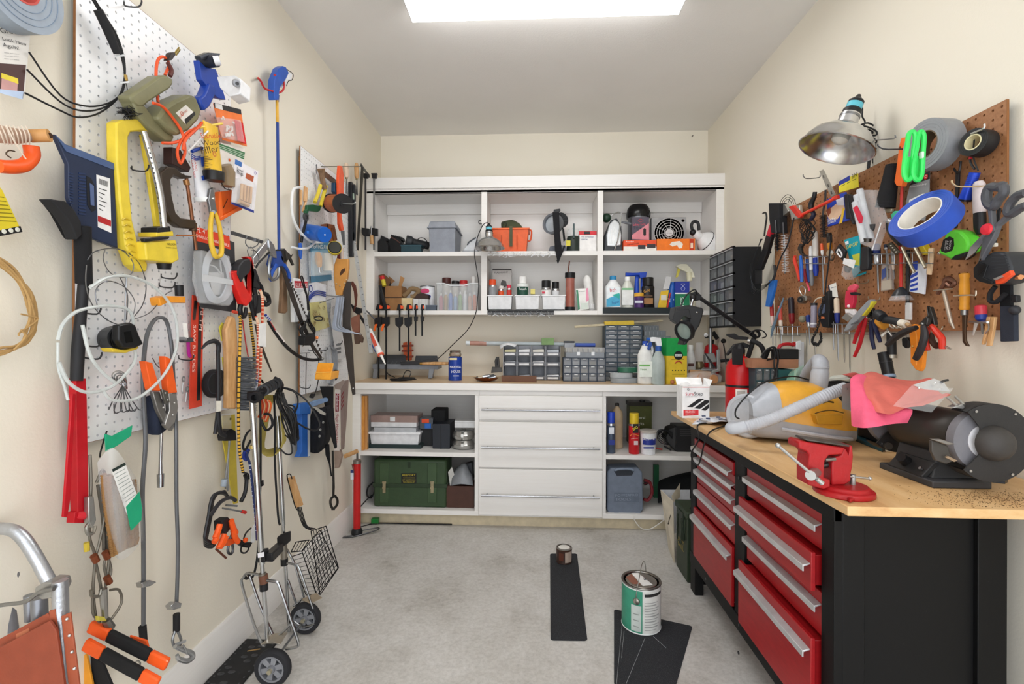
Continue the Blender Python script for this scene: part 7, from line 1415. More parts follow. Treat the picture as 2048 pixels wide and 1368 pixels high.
for r in range(6): A('grille_ring','#c9cacb .35 .4').ring(c+V((0,-.004,0)),(0,1,0),.014+.0175*r+.004,.014+.0175*r+.001,.004,36)
A('opening','#232325 .6').lathe([.103,0,.0,.0],c,(0,1,0),32);A('hub','#d6d7d8 .4').lathe([.026,0,.026,-.01,0,-.01],c,(0,1,0),22)
for q in range(10): a=q*.628;A('grille_bar','#b9babb .35 .4').cyl(c+V((.02*math.cos(a),-.005,.02*math.sin(a))),c+V((.103*math.cos(a+.2),-.005,.103*math.sin(a+.2))),.0018,seg=5)
A('badge','#d8834a .4').lathe([.010,0,0,0],B(1366,441,y-.002),(0,1,0),14);A('lettering','#6a6a70').tb('ICE COOL',(1332.5,467.5),(1344,467.5),y-.0135)
T('desk_lamp_head','white bell shaped lamp head with a black neck on the top shelf','lamp');c=B(1396,478,3.36);ax_=V((-.8,-.25,.45)).normalized()
A('shade','#e9e9ea .35').lathe([.084,-.085,.083,-.07,.072,-.03,.05,.005,.03,.025,.028,.06,.02,.075],c+V((.03,.0,.0)),ax_,26);A('end_cap',BK).ball(c+ax_*.085+V((.03,0,0)),.022,.022,.022,8);A('band',BK).lathe([.0735,-.032,.0735,-.028],c+V((.03,0,0)),ax_,26);A('neck','#26262a').b([1385,462,1383,450,1388,443,1396,446,1398,460],3.36,.0105,10,5)
T('parts_carton','open cardboard box full of odds and ends at the left end of the lower shelf','box');y=3.36;fb(A('carton','#9a6f45 .75'),770,572,803,624,y,.14,S2+e)
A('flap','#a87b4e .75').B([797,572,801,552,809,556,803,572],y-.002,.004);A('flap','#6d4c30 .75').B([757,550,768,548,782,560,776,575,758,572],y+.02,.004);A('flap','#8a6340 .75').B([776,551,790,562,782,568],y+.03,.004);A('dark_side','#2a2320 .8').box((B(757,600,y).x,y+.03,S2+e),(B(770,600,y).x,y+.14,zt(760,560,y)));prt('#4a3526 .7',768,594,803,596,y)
one('paint_tube','red capped yellow tube sticking out of the cardboard box','tube','#d0c03a .45').tube([B(769,572,3.34),B(766,560,3.35)],[.014,.016],12);A('cap','#c8282c .4').tube([B(766,560,3.35),B(764,553,3.355)],.017,12)
one('black_bar','shiny black bar leaning in front of the cardboard box','bar','#26282c .3').B([757,571,762,570,772,612,767,614],3.32,.02)
T('wood_block','beige carton block on the lower shelf beside the cardboard box','block');fb(A('block','#d8c397 .6'),803,596,825,624,3.36,.1,S2+e)
t=T('driftwood','knotted piece of brown root lying on the beige block','root');t.body('#8a7152 .85 0 b150').b([807,592,815,586,822,578,832,579,838,583,830,592,822,594],3.40,.018,10,4)
T('masonry_brush','block brush with a dark back and pale bristles on the lower shelf','brush');A('back','#3d2b26 .7').B([828,597,834,588,846,586,857,590,856,598],3.33,.07);fb(A('bristles','#dcdcda .8 0 b200'),826,597,856,622,3.335,.06,S2+e)
for q in range(10): A('tuft','#c2c2c0 .8').B([(827+q*3,598),(828+q*3,598),(827.6+q*3,621),(827+q*3,621)],3.334,.002)
T('paint_can','tall white paint can with pink and blue ovals on the lower shelf','can');c=bc(855,3.44,S2+e);h=zt(855,573,3.44)-S2;r=kx(14.5,3.44);A('can_body','#e4e6ea .35').lathe([(r,0),(r,h-.004)],c,seg=24);A('rim','#77797d .3 .9').lathe([(r*1.02,h-.006),(r*1.02,h),(r*.9,h)],c,seg=24);
for u,v,cc in ((850,582,'#c83f6a .45'),(853,593,'#3a4a9a .45')): A('oval',cc).poly([B(u+9*math.cos(a*.52),v+5*math.sin(a*.52),3.44-r-.001) for a in range(12)],[tuple(range(12))])
T('small_grey_box','small dark grey tin at the foot of the paint can','box');fb(A('tin','#4b5561 .45').bv(.001),852,612,872,624,3.30,.05,S2+e);fb(A('lid','#5a6572 .45'),851,610,873,613,3.298,.054)
T('clear_bin','clear plastic bin full of bottles and jars on the lower shelf','bin');y=3.31;u0,u1,v0=874,956,567
for nm,(a,b,c_2,d_) in (('wall_front',(u0,u1,y,y+.003)),('wall_rear',(u0,u1,y+.22,y+.223))):
    fb(A('bin_wall','milky'),a,v0,b,624,c_2,.003,S2+e)
x0,x1=B(u0,600,y).x,B(u1,600,y).x;zz=zt(900,v0,y)
for x in (x0,x1-.003): A('bin_wall','milky').box((x,y+.003,S2+e),(x+.003,y+.22,zz))
A('bin_rim','#e9edf0 .3').b([873,567,888,567,900,571,928,571,940,567,957,567],y-.002,.004,6,1);A('bin_floor','milky').box((x0,y+.003,S2+e),(x1,y+.22,S2+.004))
BC=['#b06a78 .4','#b09060 .4','#5f78b8 .4','#8aa8d0 .4','#7d9a6a .4','#d8dade .4','#b8907d .4','#c9683a .4']
for q in range(8):
    u=882+q*9.6;bottle(T('supply_bottle','plastic supply bottle standing inside the clear plastic bin','bottle','bottles in the clear bin'),bc(u,y+.05+.03*(q%2),S2+.005),.014,.12+.012*(q%3),BC[q],'#dcdcdc .4')
for lb,u,v0,hw,cc in (('dark red can standing in the back of the clear bin',893,556,9,'#4a2320 .4'),('flat black lid showing above the clear bin',911,562,8,'#1c1c1e .4'),('red lid showing above the clear bin',927,561,8,'#c22a2c .4'),('white capped bottle rising out of the clear bin',947,553,4.5,'#ecebe8 .4')):
    T('jar',lb,'jar');c=bc(u,y+.13,S2+.005);h=zt(u,v0,y+.13)-S2-.005;r=kx(hw,y+.13);A('jar_body','#b9b4ae .4').lathe([(r*.9,0),(r*.95,h*.8)],c,seg=16);A('lid',cc).lathe([(r,h*.8),(r,h-.003),(r*.9,h)],c,seg=16)
CL=('first','second','third','fourth','fifth','sixth')
for q,(u,vb,big) in enumerate(((757,757,1),(772,760,1),(799,702,1),(817,722,1),(831,672,0),(844,672,0))):
    y=3.262;T('bar_clamp',f'{CL[q]} black bar clamp from the left hanging on the lower shelf edge','clamp');w_=6 if big else 3.5
    A('bar','#1d1d1f .4 .4').B([(u-1.6,612),(u+1.6,612),(u+1.6,vb),(u-1.6,vb)],y-.012,.006);A('fixed_jaw',BK).B([(u-w_,620),(u-w_*.6,609),(u+w_*.6,608),(u+w_,620)],y-.03,.03);A('sliding_jaw',BK).B([(u-w_*1.5,636),(u+w_*.9,633),(u+w_*.9,648),(u-w_*.3,656),(u-w_*1.4,650)] if big else [(u-w_,633),(u+w_,633),(u+w_*.7,642),(u-w_*.8,643)],y-.03,.03)
    A('orange_pad','#ef5a2c .45').B([(u+w_*.3,610),(u+w_*1.2,612),(u+w_*1.2,617),(u+w_*.3,618)],y-.032,.012)
    if q<2: A('orange_trigger','#ef6a22 .45').B([(u-11,661),(u-7,648),(u-2,648),(u-8,663)],y-.033,.012)
y=3.29;fb(one('black_rack','long black slotted rack the white bins stand on','rack','#18191c'),975,621.4,1108,629,3.262,.014);fb(A('rack_tray','#18191c'),975,619.5,1130,622.5,3.276,.18,S2+e)
zb_=zt(1000,619,3.3)+.001
for q,(u0,u1) in enumerate(((975.5,1024),(1030,1079),(1084,1131))):
    t=T('white_bin',['small white bin at the left of the lower middle shelf, holding an orange capped can','small white bin in the centre of the lower middle shelf, holding a white capped bottle','small white bin at the right of the lower middle shelf, holding black capped cans'][q],'bin','white shelf bins')
    x0,x1=B(u0,600,y).x,B(u1,600,y).x;zt_=zt(1000,591,y);k=A('bin_body','#dfe0e2 .45').bv(.002);loft(k,[[V((x0+.006,y+.006,zb_)),V((x1-.006,y+.006,zb_)),V((x1-.006,y+.12,zb_)),V((x0+.006,y+.12,zb_))],[V((x0+.002,y,zt_)),V((x1-.002,y,zt_)),V((x1-.002,y+.126,zt_)),V((x0+.002,y+.126,zt_))]]);A('bin_rim','#e9eaec .4').box((x0-.003,y-.005,zt_-.004),(x1+.003,y+.13,zt_+.002))
zc_=zt(1000,591,y)+.004
def sc(lb,u,hw,v,body,cap,Y=3.35,cf=.25): return can(T('spray_can',lb,'can'),bc(u,Y,zc_),kx(hw,Y),zt(u,v,Y)-zc_,body,cap,caph=cf)
sc('grey spray can with an orange cap in the left white bin',985,8,559,'#8f9194 .35','#e8552a .4',3.34,.35);t=sc('black spray can with a white band in the right white bin',1092,10,561,'#e6e4e2 .4',J4,3.34,.5);A('lettering','#2a2a2a').tb('RUST',(1085,580),(1099,580),3.34-kx(10.5,3.34));prt('#c8324a',1084,583,1090,587,3.34-kx(10.2,3.34));t.parts[-1].bv(0)
sc('shorter black spray can beside it in the right white bin',1111,8,564,'#d5d6d8 .4',J4,3.37,.5);sc('red and orange spray can at the right of the left bin',1018,5,570,'#c3352e .4','#d0324a .4',3.33,.3);sc('small orange can behind the box in the left bin',1002,6,572,'#e2592e .4','#e8e4de .4',3.38,.3)
t=T('printed_box','tall black and white printed box standing behind the left white bin','box');y2=3.43;fb(A('carton','#b9b5b2 .55'),985,538,1023,600,y2,.05);prt('#3a3634',985,537.5,1023,541,y2);A('lettering','#3a3634').tb('FLASHLIGHT',(989,547),(1016,546),y2-.001);A('photo','#4a4846').B([1001,568,1004,560,1012,562,1014,572,1006,576],y2-.0008,.0006)
t=bot('touch_up_bottle','white capped bottle with a dark green label in the centre white bin',1045,12.5,553,3.36,zc_,'#dfe3e0 .35','#f0f0ee .4',neck=.6,capr=.62,caph=.34,shoulder=.55);cyl_label('label',bc(1045,3.36,zc_),kx(12.7,3.36),.0,.06,'#1f4a3c .45',-2.6,-.5);A('lettering','#eef2ee').tb('Touch',(1037,580),(1053,580),3.36-kx(13,3.36))
one('yellow_block','small pale yellow block beside the touch-up bottle','block','#e0d27a').rb(1061,578,1070,588,3.34,.04)
t=T('tool_tube','clear tube of tools with a black cap and base standing on the lower middle shelf','tube');c=bc(1140,3.33,S2+e);h=zt(1140,546,3.33)-S2;r=kx(9.5,3.33)
A('base',BK).lathe([(r*1.05,0),(r*1.05,h*.1),(r,h*.1)],c,seg=18);A('tube','#b0685a .25 0 t.75').lathe([(r*.95,h*.1),(r*.95,h*.86)],c,seg=18);A('cap',BK).lathe([(r*1.08,h*.86),(r*1.08,h)],c,seg=18);A('stick','#6a3a2a').tube([B(1136,546,3.33),B(1139,522,3.33)],.0045,8)
for q,cc in enumerate(('#b9302c .4','#d8a04a .4','#c9beb2 .4','#2a2a2c .4')): A('tool',cc).cyl(c+V((-.02+.013*q,-.012,h*.1)),c+V((-.02+.013*q,-.012,h*(.5+.08*q))),.006)
T('seed_packet','white and pink printed carton leaning on the lower middle shelf','box');y2=3.33;A('carton','#ecebe8').B([1151,578,1176,576,1178,618,1156,622],y2,.03);A('print','#e89ab4').B([1172,577,1176,576,1178,600,1172,604],y2-.0006,.0005);A('print','#4a8a6a').B([1152,580,1156,580,1160,618,1156,620],y2-.0006,.0005);A('lettering','#55555a').tb('12 pockets',(1158,584),(1170,583),y2-.001)
t=T('fabric_roll','rolled white cloth standing behind the pink carton','cloth');t.body('#efeeea .85 0 b150').tube([B(1180,618,3.42),B(1176,580,3.43),B(1174,558,3.43),B(1174,551,3.43)],[.03,.031,.028,.012],14)
t=T('glass_tumbler','clear glass jar at the right end of the lower middle shelf','jar');c=bc(1183,3.36,S2+e);A('glass','clear').lathe([.022,0,.024,.05],c,seg=16);A('label','#d3ddd4').rb(1162,606,1176,618,3.325,.002)
fb(one('shelf_tray','thin black tray with a green edge under the pool chemicals','tray','#1b2427'),1206,615,1347,627,3.266,.012);fb(A('tray_floor','#1f3a38'),1206,616,1345,619,3.278,.16,S2+e)
zq=zt(1250,616,3.30)+.001
t=bot('pool_chemical_bottle','white bottle with a blue cap and hth label on the lower right shelf',1226,16.5,552,3.33,zq,'#eef0f1 .35','#2f86b8 .4',neck=.36,capr=.4,ell=.75,caph=.11,shoulder=.62);yq=3.33-kx(16.5,3.33)*.75-.002
prt('#e9f1f5 .45',1213,575,1240,614,yq);A('print','#48a8cf .45').B([1213,598,1228,592,1240,588,1240,612,1213,614],yq-.001,.0005);A('print','#2fb0a4 .45').B([1224,590,1239,586,1239,598],yq-.0014,.0005);A('lettering','#c8283c').tb('hth',(1220,584),(1233,583),yq-.001,1);A('lettering','#2a4a8a').tb('Super',(1224,608),(1239,605),yq-.002)
t=bot('clear_chemical_bottle','translucent bottle with a white cap and green banded label beside the hth bottle',1255,13,554,3.35,zq,'#d8d9cf .3','#f2f2f0 .4',neck=.4,capr=.42,ell=.8,shoulder=.6);prt('#e9ebe9',1244,578,1267,610,3.35-kx(13,3.35)*.8-.002);prt('#7fb88a',1244,576,1267,580,3.35-kx(13,3.35)*.8-.003)
t=bot('leather_care_bottle','black bottle with a brown pictured label on the lower right shelf',1296,12.5,555,3.34,zq,'#1c1a1a .35','#1c1a1a .35',neck=.8,capr=.85,caph=.25,shoulder=.66,ell=.7);yq=3.34-kx(12.5,3.34)*.7-.002;prt('#a5774a',1287,596,1306,608,yq);A('lettering','#d8a04a').tb('Gold',(1288,586),(1300,583),yq-.001,1.3);prt('#5a4434',1288,590,1305,594,yq)
t=bot('polish_bottle','small purple bottle with a yellow cap in front on the lower right shelf',1278,9.5,586,3.30,zq,'#4a2a6a .4','#e0a83a .4',neck=.85,capr=1.0,caph=.22,shoulder=.7);prt('#d8dce8',1270,601,1286,606,3.30-kx(9.8,3.3)-.001)
T('hose_sprayer','blue hose end sprayer lying across the bottle tops on the lower right shelf','sprayer');A('barrel','#1f45b0 .35').tube([B(1251,549,3.36),B(1265,549,3.36),B(1290,548,3.36)],[.014,.012,.010],12);A('head','#1f45b0 .35').B([1278,545,1294,544,1292,556,1280,556],3.35,.03);A('stem','#2a52c0 .35').tube([B(1274,552,3.38),B(1273,590,3.38)],[.012,.020],14);A('stem','#2450c4 .35').tube([B(1285,555,3.40),B(1285,580,3.40)],[.012,.014],12)
T('glue_card','yellow carded glue pack leaning at the right of the black bottle','package');A('card','#e0b82e .45').B([1315,618,1322,583,1338,580,1332,620],3.30,.012);prt('#d8d6cc',1322,590,1333,600,3.299);A('upper_card','#cfcfd0 .4').B([1326,578,1332,553,1343,554,1338,578],3.33,.004);A('red_strip','#c22a2a').B([1333,616,1340,585,1342,586,1336,618],3.305,.01)
T('blue_bag','blue foil bag of fittings behind the yellow glue card','bag');patch(A('foil','#2a5fb0 .3'),[PQ(r,0) for r in ([(1338,565,3.36),(1347,564,3.34),(1353,565,3.36)],[(1334,590,3.35),(1344,592,3.31),(1354,592,3.35)],[(1332,618,3.35),(1344,617,3.31),(1352,618,3.35)])],(0,.004,0));A('print','#dfe6f2 .4').B([1336,596,1348,598,1346,606,1336,604],3.316,.001)
T('blue_green_box','tall blue and green carton on the lower right shelf','box');y2=3.32;fb(A('carton','#2a3a9a'),1350,563,1379,620,y2,.10,zq);prt('#1f7a52',1350,588,1379,620,y2);prt('#eceef0',1350,585.5,1379,588,y2-.0004);A('emblem','#b9c2e6').b([1362,568,1366,572,1362,577,1366,582,1370,577,1366,572,1370,568],y2-.001,.0014,5,4,True);A('lettering','#e6f0ea').text('STEPS',B(1368,618,y2-.001),B(1367,594,y2-.001),V((0,-1,0)),1)
T('trigger_sprayer','white and yellow trigger sprayer head standing behind the blue and green box','sprayer');A('head','#ece8d0 .4').B([1352,532,1360,528,1374,528,1385,540,1390,555,1380,556,1376,545,1364,540],3.42,.035);A('trigger','#d9cc5a .4').B([1356,535,1362,538,1356,554,1352,555],3.43,.015);A('neck','#e6e0c0 .4').tube([B(1378,545,3.43),B(1379,562,3.43)],.018,14);A('bottle_body','#dcd8c0 .4').lathe([.04,0,.042,.01,.042,.13,.02,.17],bc(1379,3.46,S2+e),seg=18)
# ---------------- counter, cabinets and floor ----------------
HC_=HT+.001
T('step_stool','grey folding step stool with diamond tread pads at the left end of the countertop','stool');y=3.30
fb(A('top','#7d828a').bv(.002),745,729,876,738,y,.14)
for u in (751,862): A('leg','#868b93').B([(u-4,738),(u+6,738),(u+2,757),(u-6,757)],y,.02);A('leg','#868b93').B([(u-4,738),(u+6,738),(u+4,755),(u-4,755)],y+.12,.02)
for u0,u1,v0 in ((752,813,711),(828,877,713)):
    k=A('tread_pad','#3f444b .6');k.bv(.002).prism([B(u0,729,y+.02),B(u1,729,y+.02),B(u1-3,v0,y+.17),B(u0+3,v0,y+.17)],(0,.01,.006))
    for q in range(6): k.sub('tread_line','#5b6068 .6').tube([B(u0+4+q*(u1-u0-8)/6,728,y+.018),B(u0+12+q*(u1-u0-8)/6,v0+2,y+.165)],.002,4)
T('ratchet_clamp','orange and dark red plastic clamp leaning behind the step stool','clamp')
for u in (808,817): A('arm','#c8582e .45').B([(u-2,686),(u+5,684),(u+6,720),(u-1,722)],3.50,.02)
for v in (690,700,712): A('tooth','#8a3a28 .45').B([(803,v),(826,v-1),(826,v+3),(803,v+4)],3.495,.02)
T('drawknife','long tool with pale wooden handles lying across the step stool','knife');A('handle','handlewood').tube([B(842,727,3.29),B(868,727,3.28),B(897,727,3.27)],[.009,.012,.011],10);A('blade',J8).B([800,724,845,721,870,716,877,718,850,729,802,730],3.285,.012);A('ferrule','#b08a4a .3 .8').tube([B(840,727,3.29),B(845,727,3.29)],.0105,10)
T('coiled_cable','black power cord in a flat loose coil on the countertop under the step stool','cord')
for q in range(5): A('cord_turn',BK).tube([V((B(800+q*4,700,3.15).x+(.05+.012*(q%3))*math.cos(a)*(1+.2*math.sin(2*a+q)),3.13+.03*math.sin(a),HC_+.004+.004*q)) for a in [k*.52 for k in range(13)]],.003,5,False,2)
A('cord_wrap',BK).b([805,757,812,742,822,744,818,756],3.12,.003,5);A('cord',BK).b([770,735,776,748,790,755],3.14,.003,5)
T('coffee_can','blue coffee can with white lettering and a crumpled foil lid on the countertop','can');c=bc(911,3.22,HC_);r=kx(13.5,3.22);h=zt(911,714,3.22)-HC_
A('can_body','#1c3f9c .35').lathe([(r,0),(r*1.01,.003),(r,.006),(r,h-.004),(r*1.01,h)],c,seg=26);yq=3.22-r-.001;m=A('lettering','#eef1f8');m.tb('MAXWELL',(900,736),(922.5,736),yq,1.2);m.tb('HOUSE',(903,746),(921,745.5),yq,1.3);prt('#d9cfa0',899,716,914,720,yq);prt('#e6e9f2',906,751,918,752.5,yq)
f=A('foil_top','#c9c4ba .2 .9');f.lathe([(r*.8,h),(r*.95,h+.018),(r*.8,h+.03),(r*.85,h+.042),(r*.6,h+.05)],c,seg=9);f.ang=10
T('copper_dish','oval copper dish heaped with foil packets on the countertop','dish');c=bc(973,3.16,HC_);A('dish','#8a4a24 .25 .7').lathe([.03,0,.06,.006,.086,.024,.083,.024,.058,.010,0,.008],c,seg=28,ell=.7);rn=random.Random(4)
for q in range(8): a=q*.8;f=A('packet',['#bdbfc2 .2 .6',Jc,'#c9b9a0 .4'][q%3]);f.obox(c+V((.04*math.cos(a),.028*math.sin(a),.028+rn.uniform(0,.012))),(.022,.004,.004),(0,.012,.003),(-.004,0,.003))
T('plane_iron','dark iron pipe clamp with a raised handle behind the copper dish','tool');A('body','#4a4744 .45 .6').B([984,734,1003,735,1004,744,982,746],3.24,.03);A('handle','#3a3836 .45 .6').B([990,734,989,722,992,714,998,714,999,735],3.25,.02);A('slot','#17171a .6').B([993,718,996,718,996,731,993,731],3.2495,.002)
t=T('wood_lath','thin brown wooden strip lying along the front of the grey stacking bins','strip');fb(t.body('#6b4a38 .6'),1003,752,1073,757,3.13,.03,HC_)
y=3.26;xs_=[B(u,700,y).x for u in (1006,1034,1062.5,1091,1121)];zs_=[HC_]+[zt(1060,v,y) for v in (733,713,692)]
for c_ in range(4):
    for r_ in range(3):
        x0,x1,z0,z1=xs_[c_]+.001,xs_[c_+1]-.001,zs_[r_]+.0005,zs_[r_+1]-.001
        T('stacking_bin',f"grey stacking bin, {('left','second','third','right')[c_]} column and {('bottom','middle','top')[r_]} row of the block",'bin','grey stacking bins');k=A('bin_shell','#8a8d94');k.box((x0,y,z0),(x0+.004,y+.11,z1));k.box((x1-.004,y,z0),(x1,y+.11,z1));k.box((x0+.004,y+.10,z0),(x1-.004,y+.11,z1));k.box((x0+.004,y+.02,z0),(x1-.004,y+.10,z0+.004));k.prism([V((x0+.004,y-.006,z0+.028)),V((x1-.004,y-.006,z0+.028)),V((x1-.004,y+.014,z0)),V((x0+.004,y+.014,z0))],(0,.004,.001))
        A('label','#dfe0e2').box((x0+.014,y-.012,z0+.009),(x1-.014,y-.006,z0+.021));rn=random.Random(c_*3+r_)
        if (c_+r_)%2 or r_==2: A('contents',['#d9d6cc .6','#9a9da2 .4 .5','#cfc9a0 .6','#e4e4e6'][(c_+r_)%4]).bv(.003).prism([V((x0+.008,y+.02,z0+.02)),V((x1-.008,y+.02,z0+.024)),V((x1-.01,y+.08,z0+.026)),V((x0+.01,y+.08,z0+.02))],(0,.004,.024 if r_==2 else .012))
t=T('poly_bag','crumpled clear bag stuffed on top of the left grey bins','bag');patch(A('film','#e4e6e8 .3 0 t.8'),[PQ(r,0) for r in ([(1001,698,3.27),(1014,690,3.26),(1030,694,3.27)],[(999,690,3.30),(1016,686,3.27),(1034,689,3.29)],[(1006,692,3.34),(1018,688,3.35),(1032,692,3.34)])],(0,0,.002))
T('poster_tube','long rolled paper in a clear sleeve lying across the tops of the bins','roll');A('roll','#b9c2c6 .45').tube([B(933,686,3.42),B(1190,690,3.42)],.0155,16);A('printed_end','#b58a7c').tube([B(940,686.2,3.42),B(973,686.8,3.42)],.016,16);A('end_cap','#dfe6ea .4').tube([B(932,686,3.42),B(940,686.2,3.42)],.0165,16)
one('scrub_sponge','green sponge block on top of the grey bins','sponge','#7d9a6a .9').rb(1083,676,1108,690,3.30,.05)
def organizer(label,x0,x1,z0,z1,y,dp,cols,rows,shell,face='B'):
    t=T('parts_organizer',label,'organizer');k=A('shell',shell);w_=(x1-x0)/cols;h_=(z1-z0)/rows;b_=.004
    k.box((x0,y+.012,z0),(x1,y+dp,z1));
    for c in range(cols+1): k.box((x0+c*w_-b_/2,y,z0),(x0+c*w_+b_/2,y+.014,z1))
    for r in range(rows+1): k.box((x0,y-.0004,z0+r*h_-b_/2),(x1,y+.014,z0+r*h_+b_/2))
    return t,w_,h_
def drawers(t,x0,z0,y,w_,h_,c,r,nx=1,nz=1,cc=0):
    a=(x0+c*w_+.003,z0+r*h_+.003);d=A('drawer','smoky');d.box((a[0],y+.002,a[1]),(a[0]+w_*nx-.006,y+.010,a[1]+h_*nz-.006));d.sub('contents',['#b7b9bd .4 .4','#d9d9d6','#8a8c90 .4 .6','#c2b49a'][(c*3+r*5+cc)%4]).box((a[0]+.004,y+.0105,a[1]+.002),(a[0]+w_*nx-.010,y+.0118,a[1]+h_*nz*.5));d.sub('pull_tab','#d6d8db .3').box((a[0]+w_*nx*.25,y-.003,a[1]+h_*nz-.013),(a[0]+w_*nx*.75-.006,y+.002,a[1]+h_*nz-.008));return d
y=3.20;x0,x1=B(1127,700,y).x,B(1211,700,y).x;z1=zt(1170,716,y);t,w_,h_=organizer('low navy drawer organizer of fifteen small clear drawers on the countertop',x0,x1,HC_,z1,y,.13,5,3,'#2b3648 .45')
for c in range(5):
    for r in range(3): drawers(t,x0,HC_,y,w_,h_,c,r)
t=T('compartment_box','flat clear compartment box on top of the low navy organizer','box');fb(A('lower_box','#8f959d .35 0 t.8').bv(.002),1131,705,1209,716,y+.005,.12,z1+.001);fb(A('lid','clear').bv(.002),1131,695,1210,705,y+.003,.124);
for u in (1157,1186): A('latch','#dfe2e6 .3').rb(u-3,704,u+3,711,y,.004)
for q in range(7): A('divider','#a9aeb4 .4').rb(1136+q*10.5,697,1137+q*10.5,705,y+.0045,.1)
t=T('small_lidded_box','small dark lidded box and blue tube on top of the compartment box','box');fb(A('box','#9a9da2 .4'),1129,686,1148,695,3.27,.05);fb(A('lid','#2b2c30 .4'),1128,682,1149,686,3.268,.054);A('blue_tube','#3a52a0 .4').tube([B(1151,690,3.26),B(1190,690,3.27)],.013,12)
y=3.28;x0,x1=B(1211,700,y).x,B(1284,700,y).x;z1=zt(1240,651,y);t,w_,h_=organizer('tall navy drawer organizer with three columns of clear drawers on the countertop',x0,x1,HC_,z1,y,.15,3,12,'#2f4252 .45')
for c in range(3):
    for r,n in ((0,2),(2,2),(4,2),(6,2),(8,1),(9,1),(10,1),(11,1)): drawers(t,x0,HC_,y,w_,h_,c,r,1,n)
T('wood_stake','thin pale wooden stakes with a yellow paper band lying on the tall navy organizer','stake');A('stake','#cfc2a4 .6').tube([B(1149,654,3.33),B(1325,641,3.36)],.009,6);A('yellow_band','#d8b83a').B([1209,643,1268,641,1269,650,1210,652],3.31,.05)
for q,(u0,u1,v0,v1) in enumerate(((1287,1318,651,661),(1288,1332,661,672),(1287,1341,672,684))):
    t=T('clear_case',f"clear divided case, {('top','middle','bottom')[q]} one of the pile right of the tall organizer",'box');fb(A('case','#8b9298 .3 0 t.75').bv(.001),u0,v0,u1,v1,3.38,.12)
    for k in range(5): A('divider','#c2c7cc .4').rb(u0+3+k*(u1-u0)/5.5,v0+2,u0+4+k*(u1-u0)/5.5,v1-1,3.379,.1)
fb(one('blue_carton','grey blue carton under the pile of clear cases','box','#56616c'),1287,684,1340,756,3.40,.12,HC_)
for q,(u,v,hw,cc) in enumerate(((1249,748,27,'#a9b0b5 .25 0 t.7'),(1243,738,22,'#bfc5c9 .25 0 t.7'),(1256,726,20,'#2f6a50 .35 0 t.85'))):
    t=T('round_case',f"round clear parts case, {('lowest','middle','green topmost')[q]} of the stack before the tall organizer",'case');z0=HC_+q*.034;A('case',cc).lathe([(kx(hw,3.13),0),(kx(hw,3.13),.03),(kx(hw-1,3.13),.032),(0,.032)],bc(u,3.13,z0),seg=20,ell=.6)
    for k in range(6): A('rim_mark','#dfe4e6 .3').lathe([.008,.032,0,.0335],bc(u-hw*.6+k*hw*.24,3.13,z0),seg=8)
t=bot('cleaner_jug','white plastic jug with a green printed label on the countertop',1291,15,682,3.07,HC_,'#e6e7e4 .35','#2a4fae .4',neck=.45,capr=.4,caph=.1,shoulder=.66,ell=.75);yq=3.07-kx(15,3.07)*.75-.001;prt('#e9efe6',1279,723,1304,754,yq);prt('#7ab86a',1279,729,1300,733,yq-.0006);A('lettering','#4a8a3a').tb('Free',(1281,741),(1293,741),yq-.001);A('handle','#e0e1de .35').b([1287,690,1300,688,1305,700,1303,712],3.06,.008,8)
t=bot('spray_bottle','clear spray bottle of green liquid with a white and blue trigger head',1317,13,692,3.04,HC_,'#c2cdca .2 0 t.8','#2f5aa8 .4',neck=.4,capr=.45,ell=.8,shoulder=.62);A('liquid','#7d9a8c .2').lathe([(kx(12.4,3.04),.004),(kx(12.4,3.04),.10),(0,.10)],bc(1317,3.04,HC_),seg=18,ell=.78);A('trigger_head','#eceef0 .35').B([1300,676,1306,674,1322,676,1324,692,1314,692,1312,684,1302,684],3.03,.03);A('trigger','#2a4fa0 .4').B([1298,686,1303,682,1305,690,1299,700,1295,698],3.035,.014);A('nozzle','#2f6ac8 .4').tube([B(1299,678,3.045),B(1294,678,3.04)],.009,10)
t=T('plant_food_box','tall green and yellow plant food carton on the countertop','box');y=3.06;x0,x1=B(1333,700,y).x,B(1374,700,y).x;z1=zt(1350,676,y);zm=zt(1350,712,y)
A('carton','#e0c034 .45').prism([V((x0,y,HC_)),V((x1,y,HC_)),V((x1,y+.09,HC_)),V((x0-.03,y+.09,HC_))],(0,0,zm-HC_));A('green_top','#169a48 .45').prism([V((x0,y,zm)),V((x1,y,zm)),V((x1,y+.09,zm)),V((x0-.03,y+.09,zm))],(0,0,z1-zm))
c=B(1357,711,y-.0008);A('emblem','#17181a .4').lathe([.028,0,0,.0003],c,(0,-1,0),24);A('emblem_band','#e6ede8 .4').rb(1350,708.5,1364,713,y-.0014,.0004);A('lettering','#17181a').tb('miracle',(1351,712.3),(1363,712.2),y-.002);A('print','#b5432a').b([1350,727,1354,723,1360,723,1364,727],y-.001,.004,6,2)
m=A('print','#8a7a1e');m.rb(1343,718.5,1368,719.5,y-.0006,.0004);m.rb(1344,748,1370,749,y-.0006,.0004)
for q in range(5): A('icon','#2a3a1e').lathe([.004,0,0,.0003],B(1345+q*6,741,y-.0006),(0,-1,0),8)
one('onion_bulb','small brown bulb lying beside the plant food carton','bulb','#b9744a').ball(B(1345,764,3.03),.014,n=8)
t=bot('white_squeeze_bottle','white bottle with a cap behind the magnifier lamp on the countertop',1382,9,690,3.25,HC_,'#dfe0de .35','#e9e9e6 .4',neck=.45,capr=.5,shoulder=.6);prt('#5a3c38',1376,727,1388,733,3.25-kx(9,3.25)-.001)
